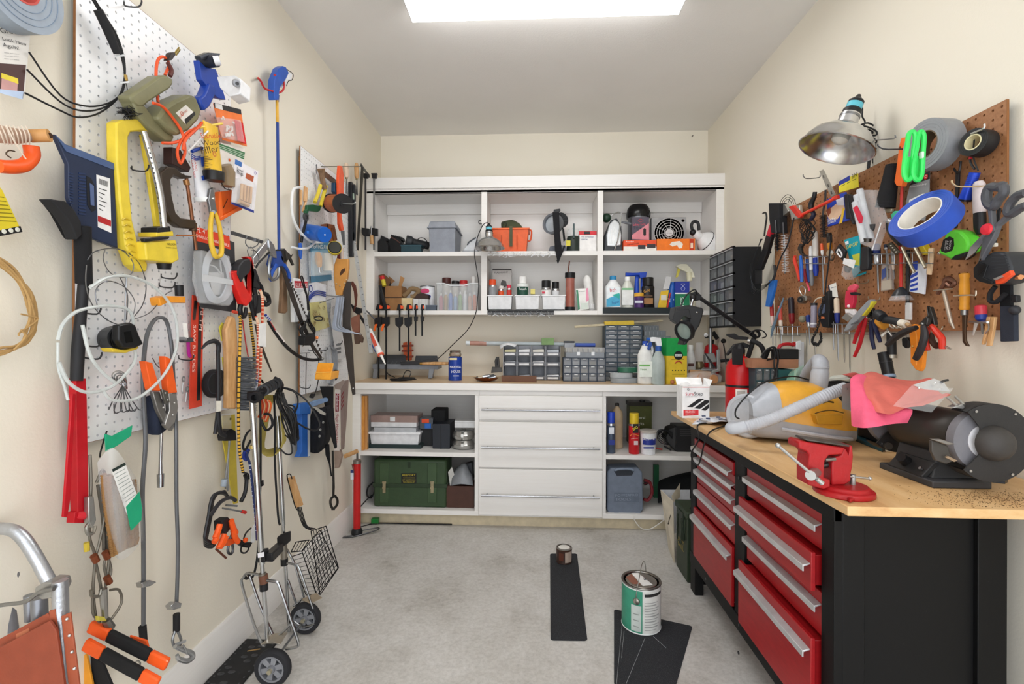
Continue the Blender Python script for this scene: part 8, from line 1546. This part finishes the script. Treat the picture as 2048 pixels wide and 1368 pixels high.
t=T('oil_lamp','glass hurricane oil lamp with a metal burner behind the magnifier lamp','lamp');c=bc(1399,3.34,HC_);A('font','#a9aa9a .25 0 t.7').lathe([.035,0,.04,.02,.036,.06,.025,.08],c,seg=18);A('burner','#8a7f62 .35 .7').lathe([.025,.08,.034,.09,.034,.11,.02,.13],c,seg=16);A('chimney','clear').lathe([.024,.13,.038,.17,.026,.23,.024,.26],c,seg=18)
T('fire_extinguisher','small red fire extinguisher on the back counter behind the grey stand','fire extinguisher');c=bc(1423,3.36,HC_);h=zt(1423,688,3.36)-HC_;r=kx(13.5,3.36);A('cylinder','#b5161f .35').lathe([(r*.95,0),(r,.008),(r,h*.8),(r*.8,h*.95),(r*.35,h)],c,seg=22);A('valve',BK).lathe([(r*.35,h),(r*.4,h+.03)],c,seg=12);A('lever',BK).B([1411,672,1430,662,1439,676,1433,680,1428,672,1412,677],3.34,.02);A('gauge','#dfe0e2 .35').lathe([.014,0,0,.006],B(1412,670,3.33),(-.2,-1,0),14)
T('drill_stand','grey metal drill press stand with a steel post on the back counter','stand');A('post','#9a9da0 .3 .8').cyl(bc(1421,3.22,HC_),bc(1421,3.22,zt(1421,655,3.22)),.0115);A('base','#a9acae .4 .6').bv(.004).prism([B(1402,742,3.18),B(1440,742,3.18),B(1444,738,3.3),B(1405,738,3.3)],(0,0,.012));A('carriage','#a2a5a8 .4 .6').bv(.004).B([1411,709,1429,706,1434,724,1412,726],3.19,.05);A('arm','#b2b4b6 .35 .7').B([1434,700,1440,698,1441,742,1424,748,1423,743,1435,738],3.17,.02);A('tripod_leg',BK).tube([B(1410,706,3.15),B(1428,737,3.12)],.004,6);A('tripod_leg',BK).tube([B(1414,712,3.14),B(1431,736,3.12)],.004,6)
A('crank','#2a2a2c .4').b([1452,728,1450,706,1447,688],3.14,.004,7);A('knob',BK).ball(B(1447,682,3.14),.016,n=8);A('crank_hub',BK).tube([B(1441,722,3.16),B(1458,720,3.15)],.010,10)
T('wood_rounds_bag','clear bag of pale wooden tubes lying at the right end of the countertop','bag');c0=B(1394,757,3.06);A('wood_tube','#c98f62 .6').lathe([.016,0,.026,-.002,.028,.05,.016,.05],c0,(.25,-1,.15),18);A('wood_tube','#c98f62 .6').lathe([.016,0,.025,-.002,.027,.05,.016,.05],B(1418,759,3.05),(.35,-1,.15),18);A('wood_tube','#d0a074 .6').tube([B(1378,748,3.14),B(1420,752,3.13)],.03,14);patch(A('film','clearbag'),[PQ(r,0) for r in ([(1376,764,3.02),(1410,768,3.0),(1442,764,3.02)],[(1374,748,3.05),(1410,744,3.02),(1443,752,3.05)],[(1380,742,3.18),(1412,742,3.18),(1436,748,3.18)])],(0,0,.001))
T('magnifier_lamp','black swing arm magnifier lamp clamped behind the large fire extinguisher','lamp');y=2.34
k=A('shade','#222326 .4');k.bv(.006).B([1348,636,1352,613,1380,610,1406,616,1408,622,1400,650,1386,672,1372,690,1366,690,1372,672,1380,640,1366,632,1358,640],y,.10);A('front_visor','#1c1d20 .4').B([1345,640,1350,622,1378,618,1383,638,1368,632,1356,648],y-.02,.05)
ln=A('lens_ring',BK);ct=B(1369,662,y-.015);ln.ring(ct,(-.78,-.55,-.3),.050,.040,.02,28);ln.sub('lens','lens').lathe([.041,0,0,.004],ct,(-.78,-.55,-.3),24);A('screw','#e6e6e6 .2 1').ball(B(1394,625,y-.002),.005,n=6)
for d_ in (0,4): A('arm',BK if d_ else '#3a3a3c .3 .6').bv(.001).tube([B(1400,594+d_,2.38),B(1512,672+d_*1.3,2.46)],.0055,8)
A('pivot',BK).ball(B(1386,595,2.37),.016,n=8);A('pivot',BK).B([1382,586,1394,582,1404,592,1400,600,1384,602],2.37,.03);A('yoke','#a9abad .25 1').tube([B(1386,598,2.36),B(1382,612,2.36)],.006,8);A('cord',BK).b([1362,612,1370,594,1383,582,1391,580,1396,590],2.36,.0035,6);A('lower_arm',BK).tube([B(1508,676,2.47),B(1496,715,2.49)],.012,8);A('joint',BK).ring(B(1512,668,2.45),(.2,-1,.3),.022,.014,.012,16);A('joint_ring',BK).b([1498,668,1510,660,1526,662,1533,672,1524,676],2.43,.003,6);A('clamp_post',BK).cyl(B(1496,715,2.49),V((B(1496,715,2.49).x,2.49,.05)),.009)
XC=1.115;y0,y1,z0,z1=2.747,3.10,1.2846,1.7316;t=T('drawer_organizer','black cabinet of eighteen clear drawers mounted on the right wall beside the shelves','organizer')
k=A('shell','#17181b');k.box((XC+.012,y0,z0),(XR-.002,y1,z1));w_=(y1-y0)/3;h_=(z1-z0)/6
for c in range(4): k.box((XC,y0+c*w_-.003+(.003 if c==0 else 0),z0),(XC+.013,y0+c*w_+.003,z1))
for r in range(7): k.box((XC-.0004,y0,z0+r*h_-.005),(XC+.013,y1,z0+r*h_+.005))
rn=random.Random(11)
for c in range(3):
    for r in range(6):
        a,b=y0+c*w_+.004,z0+r*h_+.006;d=A('drawer','smoky');d.box((XC+.002,a,b),(XC+.010,a+w_-.008,b+h_-.012));d.sub('contents',['#d9d9d6','#b09a78 .6','#8a8c90 .4 .6','#c9cbce .3 .6'][(c*5+r)%4]).box((XC+.0104,a+.01,b+.002),(XC+.0116,a+w_*rn.uniform(.4,.8),b+h_*rn.uniform(.25,.6)));d.sub('pull_lip','#b5b8bc .3').box((XC-.006,a,b+h_-.016),(XC+.002,a+w_-.008,b+h_-.012))
BZ=BT+.001
def orgx():
    y=2.18;x0,x1=B(1512,740,y).x,B(1556,740,y).x;z1=zt(1530,737,y);t,w_,h_=organizer('teal organizer of small drawers at the back of the workbench',x0,x1,BZ,z1,y,.16,3,4,'#2c4a52 .45')
    for c in range(3):
        for r in range(4): drawers(t,x0,BZ,y,w_,h_,c,r)
    A('side_panel','#2a5a5c .45').box((x1,y,BZ),(x1+.07,y+.16,z1-.004))
    t=T('cardboard_tray','brown cardboard tray on top of the teal organizer','box');fb(t.body('#a8765a .8'),1504,719,1597,736,y+.01,.13,z1+.001);zq=zt(1550,719,y)+.001
    T('charger_brick','black power supply block on the cardboard tray','charger');fb(A('brick','#1a1a1c').bv(.003),1559,698,1598,718.5,y+.02,.08,zq);A('cord',BK).b([1522,715,1530,702,1545,694,1553,700,1556,722,1551,745,1547,760],y-.01,.004,7,4);A('cord',BK).b([1545,694,1550,705,1548,730,1552,752],y-.012,.003,6,4)
    for q in range(6): A('cord_turn',BK).b([(1528+q,718),(1532+q*2,702-q),(1546,700+q*2),(1548,716),(1534,720)],y+.0+.008*q,.003,5,3)
    t=T('red_cable_reel','red plastic hook handled tool behind the charger block','tool');t.body('#b52228 .4').b([1556,706,1560,692,1575,688,1588,690,1589,684],y+.12,.008,8,4)
    T('white_device','tall white plastic device standing against the right wall','device');fb(A('body','#dfe3ea .35').bv(.004),1599,684,1609,756,y+.12,.03,BZ);A('top','#e9edf2 .35').B([1592,684,1603,681,1603,700,1593,700],y+.11,.02)
    t=T('green_bag','clear green tinted bag slumped behind the vacuum cleaner','bag');patch(t.body('greentint'),[PQ(r,0) for r in ([(1572,762,2.1),(1590,762,2.05),(1612,758,2.1)],[(1580,745,2.12),(1596,738,2.08),(1608,732,2.12)],[(1590,738,2.2),(1600,732,2.2),(1610,730,2.2)])],(0,.002,0))
orgx()
T('tool_kit','teal and black tool tray half hidden under the pink rag','tray');y=1.50;A('tray','#1d4a58 .45').bv(.003).prism([Zb(1700,878),Zb(1765,905),Zb(1800,880),Zb(1720,862)],(0,0,.014));A('white_label','#e6e8e2').obox(Zb(1786,899,.008)+V((0,-.003,0)),(.025,0,0),(0,.001,0),(0,0,.006));A('black_part',BK).bv(.006).prism([Zb(1715,872,.015),Zb(1770,890,.015),Zb(1800,872,.015),Zb(1730,858,.015)],(0,0,.05));A('bolt','#8a8680 .35 .8').cyl(Zb(1766,888,.05),Zb(1766,888,.05)+V((-.004,-.03,0)),.010)
T('paper_pad','white papers on a black box behind the vacuum hose','papers');fb(A('box','#1c1c1e'),1658,763,1700,790,1.93,.06,BZ);
for q in range(4): A('sheet','#dfe3da .6').prism([B(1655+q,762-q,1.91),B(1700-q*2,758-q,1.91),B(1702,753-q,2.0),B(1660+q*2,755-q,2.0)],(0,0,.002))
A('red_wrapper','#d4605a .4').B([1690,750,1712,745,1730,752,1712,757],1.92,.02)
one('floor_chisel','thin dark steel bars lying in front of the bench grinder','bar','#3a3c40 .35 .7').prism([Zb(1945,960),Zb(2010,968),Zb(2016,964),Zb(1960,955)],(0,0,.006))
# ---------------- in the base cabinets ----------------
Y3=3.10
for q,u in enumerate((726,732)): t=T('wood_board',('orange brown board standing at the far left of the open cabinet','paler board standing beside the orange brown one in the cabinet')[q],'board');fb(t.body(['orangewood','plank'][q]),u-4,792,u+2.4,900,3.055+.012*q,.025,C1+e)
def cb(name,label,cat_,u0,u1,v0,Y,dp,zb,mt,**k):
    t=T(name,label,cat_);fb(A('body',mt).bv(.003),u0,v0,u1,900,Y,dp,zb);return t
t=T('white_basket','white plastic basket with a grey lid on a dark green tray in the left cabinet','basket');y=3.13;fb(A('tray','#1f2f30'),737,890,842,900,y-.01,.2,C1+e);x0,x1,X0,X1=B(743,880,y).x,B(835,880,y).x,B(739,880,y).x,B(839,880,y).x;zA,zB=C1+.006,zt(790,866,y);loft(A('basket_body','#dcdde0 .4').bv(.002),[[V((x0,y+.004,zA)),V((x1,y+.004,zA)),V((x1,y+.17,zA)),V((x0,y+.17,zA))],[V((X0,y,zB)),V((X1,y,zB)),V((X1,y+.18,zB)),V((X0,y+.18,zB))]]);A('rim','#e6e7ea .4').bv(.002).box((X0-.006,y-.008,zB-.008),(X1+.006,y+.188,zB+.006));fb(A('grey_lid','#b5b8bc .4'),748,856,832,863.5,y+.005,.17)
zc2=zt(790,855.5,y+.005)
for q,(v1,v0,cc,lb) in enumerate(((854,845,'#d9dadd .35','white lidded parts box on the white basket'),(845,832,'#a98f88 .3 0 t.8','clear topped parts box at the top of the pile in the left cabinet'))):
    t=T('parts_box',lb,'box');fb(A('case',cc).bv(.002),742-q*1,v0,833+q*2,v1-.4,y+.01,.15);A('catch','#dfe0e2 .4').rb(780,v0+2,790,v1-2,y+.008,.003)
    if q:
        for k in range(8): A('small_part',['#b5432a','#8a8c90 .4','#3a3a3c','#c9b07a'][k%4]).rb(748+k*10,v0+5,754+k*10,v1-2,y+.012,.03)
t=cb('orange_blue_pack','clear pack with orange and blue contents beside the pile of parts boxes','package',839,866,836,3.18,.1,zt(850,858,3.18),'#5a6068 .3 0 t.8');A('orange_part','#e8562e').bv(.003).rb(843,838,858,846,3.178,.02);A('blue_part','#2f6ac0').bv(.003).rb(849,847,862,857,3.178,.02)
fb(one('dark_carton','black box holding up the orange and blue pack','box','#1f2023 .6'),842,858,866,900,3.20,.12,C1+e)
t=cb('black_case','black plastic drill case standing on end in the left cabinet','case',865,900,848,3.13,.2,C1+e,'#23272f');A('case_seam','#14161a').rb(881,850,882.5,900,3.129,.004);fb(A('top_pouch','#17181a .8').bv(.006),862,820,890,848,3.22,.14)
for q,(v0,v1) in enumerate(((897,878),(877,860))):
    T('mess_kit',('lower round steel mess tin in the left cabinet','upper round steel mess tin with a folding handle')[q],'tin');c=bc(928,3.15,C1+e if q==0 else C1+.062);r=kx(22.5,3.15);A('pan','#b9b9b6 .25 .9').lathe([(r*.8,0),(r*.97,.012),(r,.03),(r*1.04,.032),(r*.95,.04),(r*.8,.058),(0,.06)],c,seg=28,ell=.8);A('handle','#a5a5a2 .25 .9').bv(.001).obox(c+V((.0,-.02,.061)),(.012,0,0),(0,.055,0),(0,0,.002));A('clasp','#c9c9c6 .25 .9').obox(c+V((0,-r*.8-.002,.034)),(.008,0,0),(0,.003,0),(0,0,.010))
fb(one('white_box','white plastic box on top of the mess tins','box','#dedfe0 .45').bv(.002),909,842,950,855.5,3.14,.1);A('lid_seam','#b5b6b8').rb(909,845,950,846,3.139,.002)
T('field_chest','dark green hard case with two steel latches and yellow stencil on black','chest');y=3.07;k=A('lower_shell','#35492f .5 0 b90');fb(k.bv(.012),747,973,892.5,1020,y,.22,C0+e);k2=A('upper_shell','#35492f .5 0 b90');fb(k2.bv(.014),747,921,892.5,970,y,.22)
fb(A('seam_band','#2a3b26').bv(.002),745.5,969,894,974,y-.004,.228)
for u in (768,864): 
    for v0,v1 in ((926,968),(976,1006)): A('moulded_rib','#3d5236 .5 0 b90').bv(.003).rb(u-9,v0,u+9,v1,y-.006,.012)
    l=A('latch','#b5a98a .3 .9');l.bv(.001).rb(u-3,964,u+3,986,y-.014,.006);l.ring(B(u,976,y-.015),(0,1,0),.012,.008,.004,14);l.rb(u-4,963,u+4,967,y-.012,.004)
prt('#17181a',802.5,946.5,833,967,y-.001);m=A('lettering','#c9b93a')
for q,s in enumerate(('KEEP DRY','COMMUNICATIONS','SET ELECTRONIC','TWO PERSON LIFT')): m.tb(s,(805+q%2,952+q*4.4),(831-q%2,952+q*4.4),y-.002,.9)
A('stencil_mark','#20301c').rb(815,924,821,936,y-.0015,.001)
t=T('wooden_crate','dark brown wooden box of bagged hardware at the right of the green chest','crate');y=3.08;x0,x1=B(893,980,y).x,B(948,980,y).x;z1=zt(920,973,y)
for a,b in (((x0,y,C0+e),(x1,y+.012,z1)),((x0,y+.14,C0+e),(x1,y+.152,z1)),((x0,y+.012,C0+e),(x0+.012,y+.14,z1)),((x1-.012,y+.012,C0+e),(x1,y+.14,z1)),((x0+.012,y+.012,C0+e),(x1-.012,y+.14,C0+.01))): A('panel','#4a2f26 .6').box(a,b)
patch(A('plastic_bag','#8d9095 .25 0 t.85'),[PQ(r,0) for r in ([(902,972,3.10),(922,968,3.09),(946,971,3.10)],[(905,950,3.13),(925,938,3.11),(944,952,3.13)],[(910,938,3.18),(930,926,3.16),(940,945,3.18)])],(0,.004,0));A('white_card','#d3d1cc .6').B([896,944,904,934,914,968,900,972],3.12,.003);A('dark_bag',Jc).bv(.006).B([925,930,944,925,947,960,930,968],3.19,.05)
t=T('black_cable','black cable running from the left cabinet down to a green connector on the floor','cable');A('cable',BK).tube([B(744,990,3.12),B(735,998,3.04),B(724,1010,3.01),B(714,1024,3.0),V((B(712,1050,3.0).x,3.0,.006)),V((B(740,1050,3.0).x,3.06,.006)),V((B(760,1050,3.0).x,3.07,.006)),V((B(900,1050,3.0).x,3.075,.006))],.004,6,False,5);A('coil',BK).b([746,965,736,975,734,990,742,996,748,985],3.14,.005,7);A('green_connector','#1f7a35 .4').bv(.003).rb(742,1038,756,1047.5,3.045,.03)
t=can(T('spray_can','tall blue spray can at the left of the right cabinet shelf','can'),bc(1223,3.09,C1+e),kx(8.2,3.09),zt(1223,824,3.09)-C1,'#4a5568 .3 .3','#1f3fae .35',caph=.27);A('print','#dfe3ea').rb(1218,855,1228,868,3.09-kx(8.4,3.09),.0006);prt('#2a3a8a',1217,880,1229,890,3.09-kx(8.3,3.09))
t=bot('beige_jug','beige plastic jug with a dark cap behind the blue spray can',1235,11,806,3.24,C1+e,'#c9b08f .4','#2a2422 .4',neck=.3,capr=.35,caph=.06,shoulder=.75)
t=can(T('foam_can','red foam sealant can with a yellow cap in the right cabinet','can'),bc(1269,3.085,C1+e),kx(10.5,3.085),zt(1269,826,3.085)-C1,'#c41f26 .35','#d9b92c .4',caph=.26);yq=3.085-kx(10.6,3.085)-.001;prt('#1c1a1a',1265.5,848,1277,866,yq);m=A('lettering','#f4ecec');m.tb('GAPS AND CRACKS',(1262,878),(1276,877),yq,1.2);A('lettering','#e6d23a').tb('BIG',(1267,861),(1276,856),yq-.001);A('print','#e0793a').b([1260,872,1266,868,1278,872],yq,.0025,5);A('print','#d9c2c4').rb(1268,882,1276,890,yq,.0006)
T('spirits_tin','olive rectangular tin with white lettering at the back of the right cabinet','tin');y=3.34;fb(A('tin','#5a5e34 .35 .3').bv(.003),1259,808,1304,890,y,.11,C1+e);fb(A('tin_top','#3d3a34 .35 .7'),1258,805,1305,812,y-.003,.116);A('cap','#2a2a2a .4').cyl(bc(1285,y+.05,zt(1280,806,y)),bc(1285,y+.05,zt(1280,802,y)),.02);m=A('lettering','#dfe0d0');m.tb('Mineral',(1268,838),(1290,838),y-.001,1.1);m.tb('Spirits',(1268,850),(1288,850),y-.001,1.1)
T('adhesive_tub','white tub of adhesive with a blue label and clear lid in the right cabinet','tub');c=bc(1297,3.09,C1+e);r=kx(15.5,3.09);h=zt(1297,860,3.09)-C1;A('tub_body','#e4e6ea .4').lathe([(r*.9,0),(r,h-.012)],c,seg=26);A('lid','#b9b3ac .35').lathe([(r*1.08,h-.014),(r*1.1,h-.002),(r*1.02,h),(0,h-.004)],c,seg=26);cyl_label('label',c,r*.985+.001,h*.42,h*.68,'#26348a .45',-2.5,-.65);yq=3.09-r-.003;A('lettering','#eef0f6').tb('AcrylPro',(1286,880.5),(1309,880),yq,.9);prt('#26348a',1287,894,1308,897,yq+.002)
T('battery_charger','black battery charger with cables in the right cabinet','charger');y=3.14;k=A('case',J9).bv(.004);fb(k,1352,853,1388,903,y,.14,C1+e);k.prism([B(1352,853,y),B(1352,902,y),B(1330,880,y+.02),B(1338,858,y+.04)],(0,.1,0))
for q in range(4): k.sub('vent','#3a3a3c').rb(1360,858+q*4,1384,860+q*4,y-.001,.002)
for q in range(6): A('cable',BK).b([(1340,890),(1322+q*2,886-q*3),(1315,872-q*2),(1330,860),(1345,866+q*3)],y-.02+.01*q,.003,5,3)
A('red_clip','#8a2f28').tube([B(1310,896,3.10),B(1325,899,3.09)],.006,8);A('black_clip',BK).tube([B(1328,892,3.10),B(1342,900,3.09)],.006,8)
T('nailer_case','grey plastic tool case with a carrying handle in the right cabinet','case');y=3.06;k=A('shell','#6d7787 .5 0 b150');k.bv(.008).B([1214,1022,1215,944,1222,936,1276,935,1285,945,1287,1020,1280,1027,1222,1028],y,.11);k.sub('handle_recess','#2a2f38 .6').B([1228,942,1236,939,1264,939,1268,942,1264,951,1234,952],y-.0006,.004);A('handle','#748092').b([1230,941,1238,938,1260,938,1267,941],y-.006,.008,10,4)
prt('#626c7c',1228,985,1278,1004,y-.0006);A('lettering','#8b95a5 .45').tb('POWERPRO',(1231,993),(1276,992),y-.002,.8);A('lettering','#8b95a5 .45').tb('TOOLS',(1231,1001.5),(1262,1001),y-.002,.8)
for u in (1233,1276): A('foot','#7a8494').bv(.002).rb(u-5,1024,u+5,1030,y-.004,.02)
one('white_cable','white flat cable drooping in front of the right cabinet','cable','#d5d2cc').b([(1267,1029,3.04),(1269,1040,3.02),(1282,1056,3.0),(1300,1058,2.99),(1320,1046,2.99),(1332,1036,2.98)],3.0,.003,6,5)
T('red_hose_coil','dark red and black hose coil behind the grey tool case','hose')
for q in range(4): A('hose',['#7a1f28','#1b1b1d'][q%2]).b([(1288,960+q*3),(1300,965),(1304,985),(1296,1000),(1287,998)],3.15+.012*q,.010,8,4)
fb(one('green_level','green plastic bar standing at the back of the right cabinet','bar','#1f5a3a .4'),1308,930,1318,978,3.35,.03,C0+e)
t=T('dark_tarp','black folded tarp heaped at the back right of the lower cabinet','tarp');patch(t.body('#17181b .8'),[PQ(r,0) for r in ([(1316,1006,3.2),(1350,1000,3.18),(1395,995,3.2)],[(1316,968,3.3),(1350,955,3.3),(1395,948,3.3)],[(1320,960,3.45),(1350,950,3.45),(1395,940,3.45)])],(0,.004,-.002))
T('paper_sack','open tan paper sack beside the green ammunition can on the floor','bag');y=2.75;a,b=Z(1336,1080,0),Z(1352,1066,0)
k=A('side','#cfc6b4 .8');k.prism([B(1321,980,2.85),B(1346,1003,2.66),V((B(1349,1100,2.62).x,2.62,.002)),V((B(1337,1085,2.80).x,2.80,.002))],(.004,.003,0));A('rim_flap','#d8cdb6 .8').prism([B(1343,992,2.68),B(1360,966,2.78),B(1359,995,2.78),B(1346,1005,2.67)],(.003,.003,0));A('back_panel','#d3d6dc .7').prism([B(1321,980,2.86),B(1380,980,2.86),B(1380,1060,2.86),B(1336,1070,2.86)],(0,.004,0));A('dark_scribble','#3a342e .7').b([1342,1028,1336,1048,1338,1046],2.70,.002,5)
T('ammo_can','dark green steel ammunition can with yellow stencil on the floor against the workbench','can');xr=.74;x0=B(1348,1100,2.52).x;p=Z(1352,1120,0);y0_,y1_=2.42,2.585;zT=.352
x0=.765;xr=.90;k=A('body','#2b3627');k.bv(.004).box((x0,y0_,.002),(xr,y1_+.02,zT-.03));A('lid','#2f3b2a').bv(.005).box((x0-.006,y0_-.008,zT-.034),(xr+.004,y1_+.028,zT));A('latch','#262f23').bv(.002).box((x0-.012,y0_+.04,zT-.16),(x0,y1_-.04,zT-.02));A('latch_wire','#3a4236 .4 .5').tube([V((x0-.014,y0_+.05,zT-.05)),V((x0-.016,y0_+.05,zT-.18)),V((x0-.016,y1_-.05,zT-.18)),V((x0-.014,y1_-.05,zT-.05))],.003,6)
A('handle','#262f23').tube([V((x0+.03,y0_+.05,zT)),V((x0+.03,y0_+.05,zT+.006)),V((xr-.03,y0_+.05,zT+.006)),V((xr-.03,y0_+.05,zT))],.004,6)
for q in range(3): k.sub('pressed_rib','#323e2d').bv(.002).box((x0-.003,y0_+.03+q*.06,zT-.12),(x0,y0_+.05+q*.06,zT-.05))
m=A('lettering','#a58f3a')
for q,s in enumerate(('100 CTG','7.62 MM','BALL')): m.text(s,V((x0-.001,y1_-.02,.20-q*.035)),V((x0-.001,y0_+.05,.20-q*.035)),(-1,0,0),1,.001)
# ---------------- floor ----------------
def strip(label,pts):
    q=PP('Z',pts,.003);c=sum(q,V((0,0,0)))/4;o=[]
    for i in range(4):
        a,b,d=q[i-1],q[i],q[(i+1)%4];r=.012;u=(a-b).normalized()*r;w_=(d-b).normalized()*r;o+=[b+u,b+(u+w_)*.3,b+w_]
    t=T('grip_strip',label,'strip');t.body('grit').prism(o,(0,0,-.0025));return t
strip('long narrow black anti-slip strip on the concrete floor under the small paint tin',[1100,1107,1154,1107,1175,1281,1101,1280])
t=strip('wide black anti-slip strip on the floor under the green labelled paint can',[1228,1218,1385,1252,1352,1370,1228,1370])
for a,b in (((1246,1230),(1233,1368)),((1248,1262),(1243,1316)),((1290,1276),(1252,1368)),((1306,1272),(1332,1296))): A('scratch','#a9abae .6').tube([Z(*a,.0035),Z(*b,.0035)],.0006,4)
def paint_tin(t,u,v,r,h,body): 
    c=Z(u,v,.0035);c.y+=r;A('can_body',body).lathe([(r*.985,0),(r*1.015,.003),(r*.985,.007),(r*.985,h-.006)],c,seg=32);A('rim','#8a8680 .3 .9').lathe([(r*.985,h-.007),(r*1.02,h-.003),(r*1.01,h),(r*.9,h-.001),(r*.88,h-.005)],c,seg=32);A('lid','#a8a29a .3 .8').lathe([(r*.88,h-.005),(r*.8,h-.005),(r*.78,h-.003),(0,h-.003)],c,seg=32);return c
t=T('paint_tin','small paint tin with brown drips standing on the narrow black strip','paint can');c=paint_tin(t,1129,1130,.043,.078,'#3d2a24 .35 .3');cyl_label('torn_label',c,.0435,.01,.066,'#a59488',-1.5,-.5,8);cyl_label('drip',c,.0437,.02,.06,'#5a3024 .4',-2.3,-1.7,5);A('lid_paint','#dedbd4').lathe([.030,.0765,0,.077],c,seg=20);A('rust_ring','#4a3228 .5 .4').lathe([.0435,.066,.0445,.074],c,seg=28)
t=T('paint_can','gallon paint can with a green and white label on the wide strip','paint can');r=.0815;h=.19;c=paint_tin(t,1291,1272,r,h,'#dfe2e0 .4')
cyl_label('green_label',c,r*.99,.006,h-.012,'#3f9277 .45',-3.6,-1.72,20);cyl_label('grey_panel',c,r*.995,.012,h*.62,'#c2cac6',-2.3,-1.78,8);cyl_label('white_label',c,r*.992,.006,h-.012,'#d9dad6',-1.72,.6,16);cyl_label('black_band',c,r*.997,h-.034,h-.022,'#2a2a2a',-1.62,-.5,10)
for q in range(11): cyl_label('print',c,r*.997,.02+q*.011,.023+q*.011+.002*(q%2),'#a2a4a1',-1.62,-.95+.1*(q%3),6)
for q in range(3): cyl_label('print',c,r*.999,.03+q*.025,.034+q*.025,'#8d9591',-2.2,-1.9,4)
lp=c+V((-.035,-.0735,.135));A('bail_ear','#b0aba2 .3 .9').lathe([.014,0,.012,.004,.006,.006,0,.006],lp,(-.43,-.9,0),18);e2_=c+V((.035,.0735,.135));A('bail_ear','#b0aba2 .3 .9').lathe([.014,0,.006,.006,0,.006],e2_,(.43,.9,0),16)
A('bail_wire','#77736c .35 .9').tube([lp+V((-.004,-.006,-.004)),lp+V((.0,.0,.04)),lp+V((.015,.02,.085)),c+V((.0,-.01,.255)),c+V((.02,.03,.25)),e2_+V((.004,.01,.05)),e2_+V((.002,.006,0))],.0016,6,False,5);A('lid_sticker','#e9e9e6').prism([c+V((-.03,.055,h-.0025)),c+V((.0,.06,h-.0025)),c+V((.04,-.04,h-.0025)),c+V((-.005,-.05,h-.0025))],(0,0,.0004));A('sticker_print','#4a4c50').prism([c+V((.01,.01,h-.002)),c+V((.022,.012,h-.002)),c+V((.024,.0,h-.002)),c+V((.012,-.002,h-.002))],(0,0,.0003));A('lid_rust','#8a5a48 .6').prism([c+V((-.06,.02,h-.0026)),c+V((-.03,.05,h-.0026)),c+V((-.012,-.04,h-.0026)),c+V((-.045,-.035,h-.0026))],(0,0,.0003))
one('nail_in_wall','small dark nail in the back wall below the ceiling','nail','#2a2622').tube([B(1386,271,YD),B(1384,272.5,YD-.02)],.003,6)
for _t in THINGS: _t.build()
